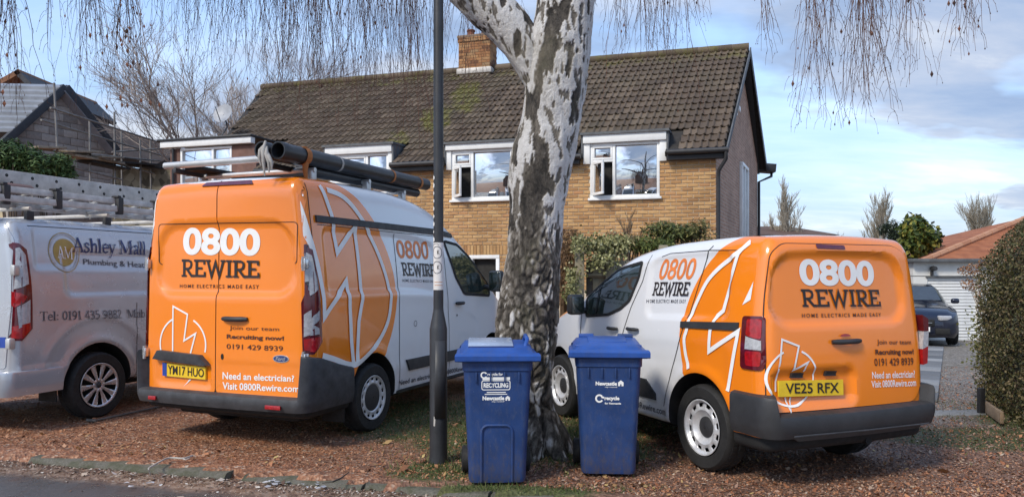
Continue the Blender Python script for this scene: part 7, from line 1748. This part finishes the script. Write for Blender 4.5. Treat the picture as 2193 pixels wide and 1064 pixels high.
bin_print(e, yF, 'council_print', [ribbon(arc(-.07, .588, .025, .025, 40, 330, 16), .013), ribbon([(-.055, .6), (-.035, .594)], .014)] + fit(text2d('recycle', .045), *rect(-.032, .568, .078, .606)) + fit(text2d('for Newcastle', .035), *rect(-.03, .545, .09, .560)))

# ------------------------------------------------------------------ dark blue car on the drive
cp_ = at(1964, 700, 17.4); KC = empty('dark_car', (cp_.x, 17.4, ground_z(cp_.x, 17.4) + .0), R(-22), 'dark blue car parked nose-out before the white garage', 'car')
CPAINT = plain('dark blue car paint', (.012, .016, .034), .2, metal=.3, coat=.8, var=.1)
m = MB(); secs = []
# sections along y: nose at 0, tail at 4.2 ; (y, half width, sill z, shoulder z, roof half width, roof z)
for y, hw, z0, zs, rw, zr in ((-.02, .55, .30, .58, .45, .62), (.03, .74, .24, .66, .60, .70), (.18, .86, .20, .76, .70, .80), (.5, .90, .18, .82, .74, .88), (1.05, .91, .18, .88, .76, .96), (1.25, .91, .18, .90, .74, 1.02), (1.75, .91, .18, .93, .63, 1.34), (2.1, .91, .18, .94, .60, 1.42), (2.8, .91, .18, .95, .60, 1.44), (3.5, .90, .18, .95, .60, 1.36), (3.95, .88, .2, .93, .66, 1.12), (4.2, .80, .3, .86, .66, .90)):
    ring = [(-hw * .92, z0), (-hw, z0 + .12), (-hw, zs - .12), (-hw * .97, zs), (-rw - .04, zr - .07), (-rw + .06, zr), (0, zr + .025), (rw - .06, zr), (rw + .04, zr - .07), (hw * .97, zs), (hw, zs - .12), (hw, z0 + .12), (hw * .92, z0)]
    secs.append([(x, y, z) for x, z in ring])
N = len(secs[0])
for s_ in secs: m.v += s_
for i in range(len(secs) - 1):
    for k in range(N): m.f.append((i * N + k, i * N + (k + 1) % N, (i + 1) * N + (k + 1) % N, (i + 1) * N + k)); m.m.append(1 if (i == 5 and k in (4, 5, 6, 7)) or (i in (6, 7, 8) and k in (3, 8)) else 0)
m.f += [tuple(range(N)), tuple((len(secs) - 1) * N + k for k in range(N))[::-1]]; m.m += [0, 0]
bodyc = m.build('car_body', [CPAINT, M['glassdark']], KC, smooth=60)
ws = MB().add([(-.66, 1.235, 1.03), (.66, 1.235, 1.03), (.56, 1.74, 1.355), (-.56, 1.74, 1.355)], [(0, 1, 2, 3)]).build('windscreen', plain('car windscreen', (.05, .06, .07), .05, coat=.6), KC)
ws.location = (0, -.012, .012)
for sx in (-1, 1):
    MB().cbox((sx * .56, .07, .66), (.30, .16, .12), .03, mat=Matrix.Rotation(sx * .42, 3, 'Z')).build('headlight', M['clear'], KC, smooth=50)
    MB().cbox((sx * .99, 1.45, 1.02), (.18, .12, .13), .04).build('wing_mirror', CPAINT, KC, smooth=50)
    for yy in (.78, 3.35):
        we = empty('wheel', (sx * .82, yy, .32)); we.parent = KC; wheel_parts(we, .32, .20, ALLOY, sx)
    MB().cbox((sx * .52, -.01, .36), (.30, .08, .14), .02).build('lower_vent', M['gap'], KC, smooth=40)
MB().cbox((0, -.015, .55), (.72, .08, .16), .03).build('grille', M['gap'], KC, smooth=40)
MB().cbox((0, -.06, .55), (.60, .02, .012), .003).build('grille_bar', M['chrome'], KC, smooth=40)
MB().lathe([(.055, -.07), (.045, -.08), (0, -.08)], 20, 'y', (0, 0, .56)).build('badge', M['chrome'], KC, smooth=40)
MB().cbox((0, -.05, .40), (.52, .02, .11), .003).build('number_plate', M['textwhite'], KC, smooth=40)

# ------------------------------------------------------------------ things lying on the ground
a, b = gp(205, 904), gp(368, 868)
m = MB(); m.tube([a + Vector((0, 0, .02)), b + Vector((0, 0, .02))], .011, 8); m.tube([a + Vector((.02, -.02, .02)), a + Vector((-.10, .02, .02))], .016, 8)
o = m.build('metal_rod', plain('rusty grey rod', (.13, .115, .10), .7, var=.4, vs=14), smooth=60); tag(o, 'thin grey rod lying on the gravel between the silver van and the tall van', 'rod')
m = MB(); P_ = [gp(318, 1012), gp(338, 1000), gp(362, 989), gp(392, 990), gp(412, 984)]
m.tube([p + Vector((0, 0, .035)) for p in smooth3(P_, 5)], .007, 6); m.tube([P_[3] + Vector((0, 0, .03)), gp(398, 994) + Vector((0, 0, .04)), gp(406, 991) + Vector((0, 0, .04))], .005, 5); m.tube([P_[0] + Vector((0, 0, .03)), gp(322, 1022, -.05) + Vector((0, 0, .02))], .006, 5)
o = m.build('fallen_twig', plain('bleached twig', (.46, .43, .38), .8), smooth=60); tag(o, 'bleached pale twig lying across the broken kerb', 'twig')
m = MB(); P_ = [gp(712, 1040), gp(730, 1032), gp(748, 1018)]; m.tube([p + Vector((0, 0, .03)) for p in P_], [.006, .006, .003], 6); m.tube([P_[0] + Vector((0, 0, .03)), gp(690, 1040) + Vector((0, 0, .02))], .004, 5)
o = m.build('fallen_twig', plain('dark twig', (.06, .05, .04), .9), smooth=60); tag(o, 'dark crooked twig on the mossy verge below the lamp post', 'twig')
rg_ = random.Random(17); PCM = varied('pale flakes', [(0, (.30, .31, .33)), (1, (.52, .52, .53))], 'rnd', .5, 0, 20); m = MB(); rnd = []
for cx_, cy_, cnt in ((310, 1040, 6), (590, 1036, 14), (665, 1044, 9)):
    for _ in range(cnt):
        p = gp(cx_ + rg_.gauss(0, 22), cy_ + rg_.gauss(0, 6), -.05) + Vector((0, 0, .014)); s_ = rg_.uniform(.008, .028); k = len(m.v); a0 = rg_.uniform(0, 6)
        for j in range(5): m.v.append((p.x + s_ * math.cos(a0 + j * 1.256) * rg_.uniform(.6, 1.2), p.y + s_ * math.sin(a0 + j * 1.256) * rg_.uniform(.5, 1), p.z + rg_.uniform(0, .012)))
        m.f.append(tuple(range(k, k + 5))); m.m.append(0); rnd.append(rg_.random())
tag(m.build('pale_flakes', PCM, rnd=rnd), 'scattered pale flakes of broken plastic in the road gutter', 'litter', kind='stuff')
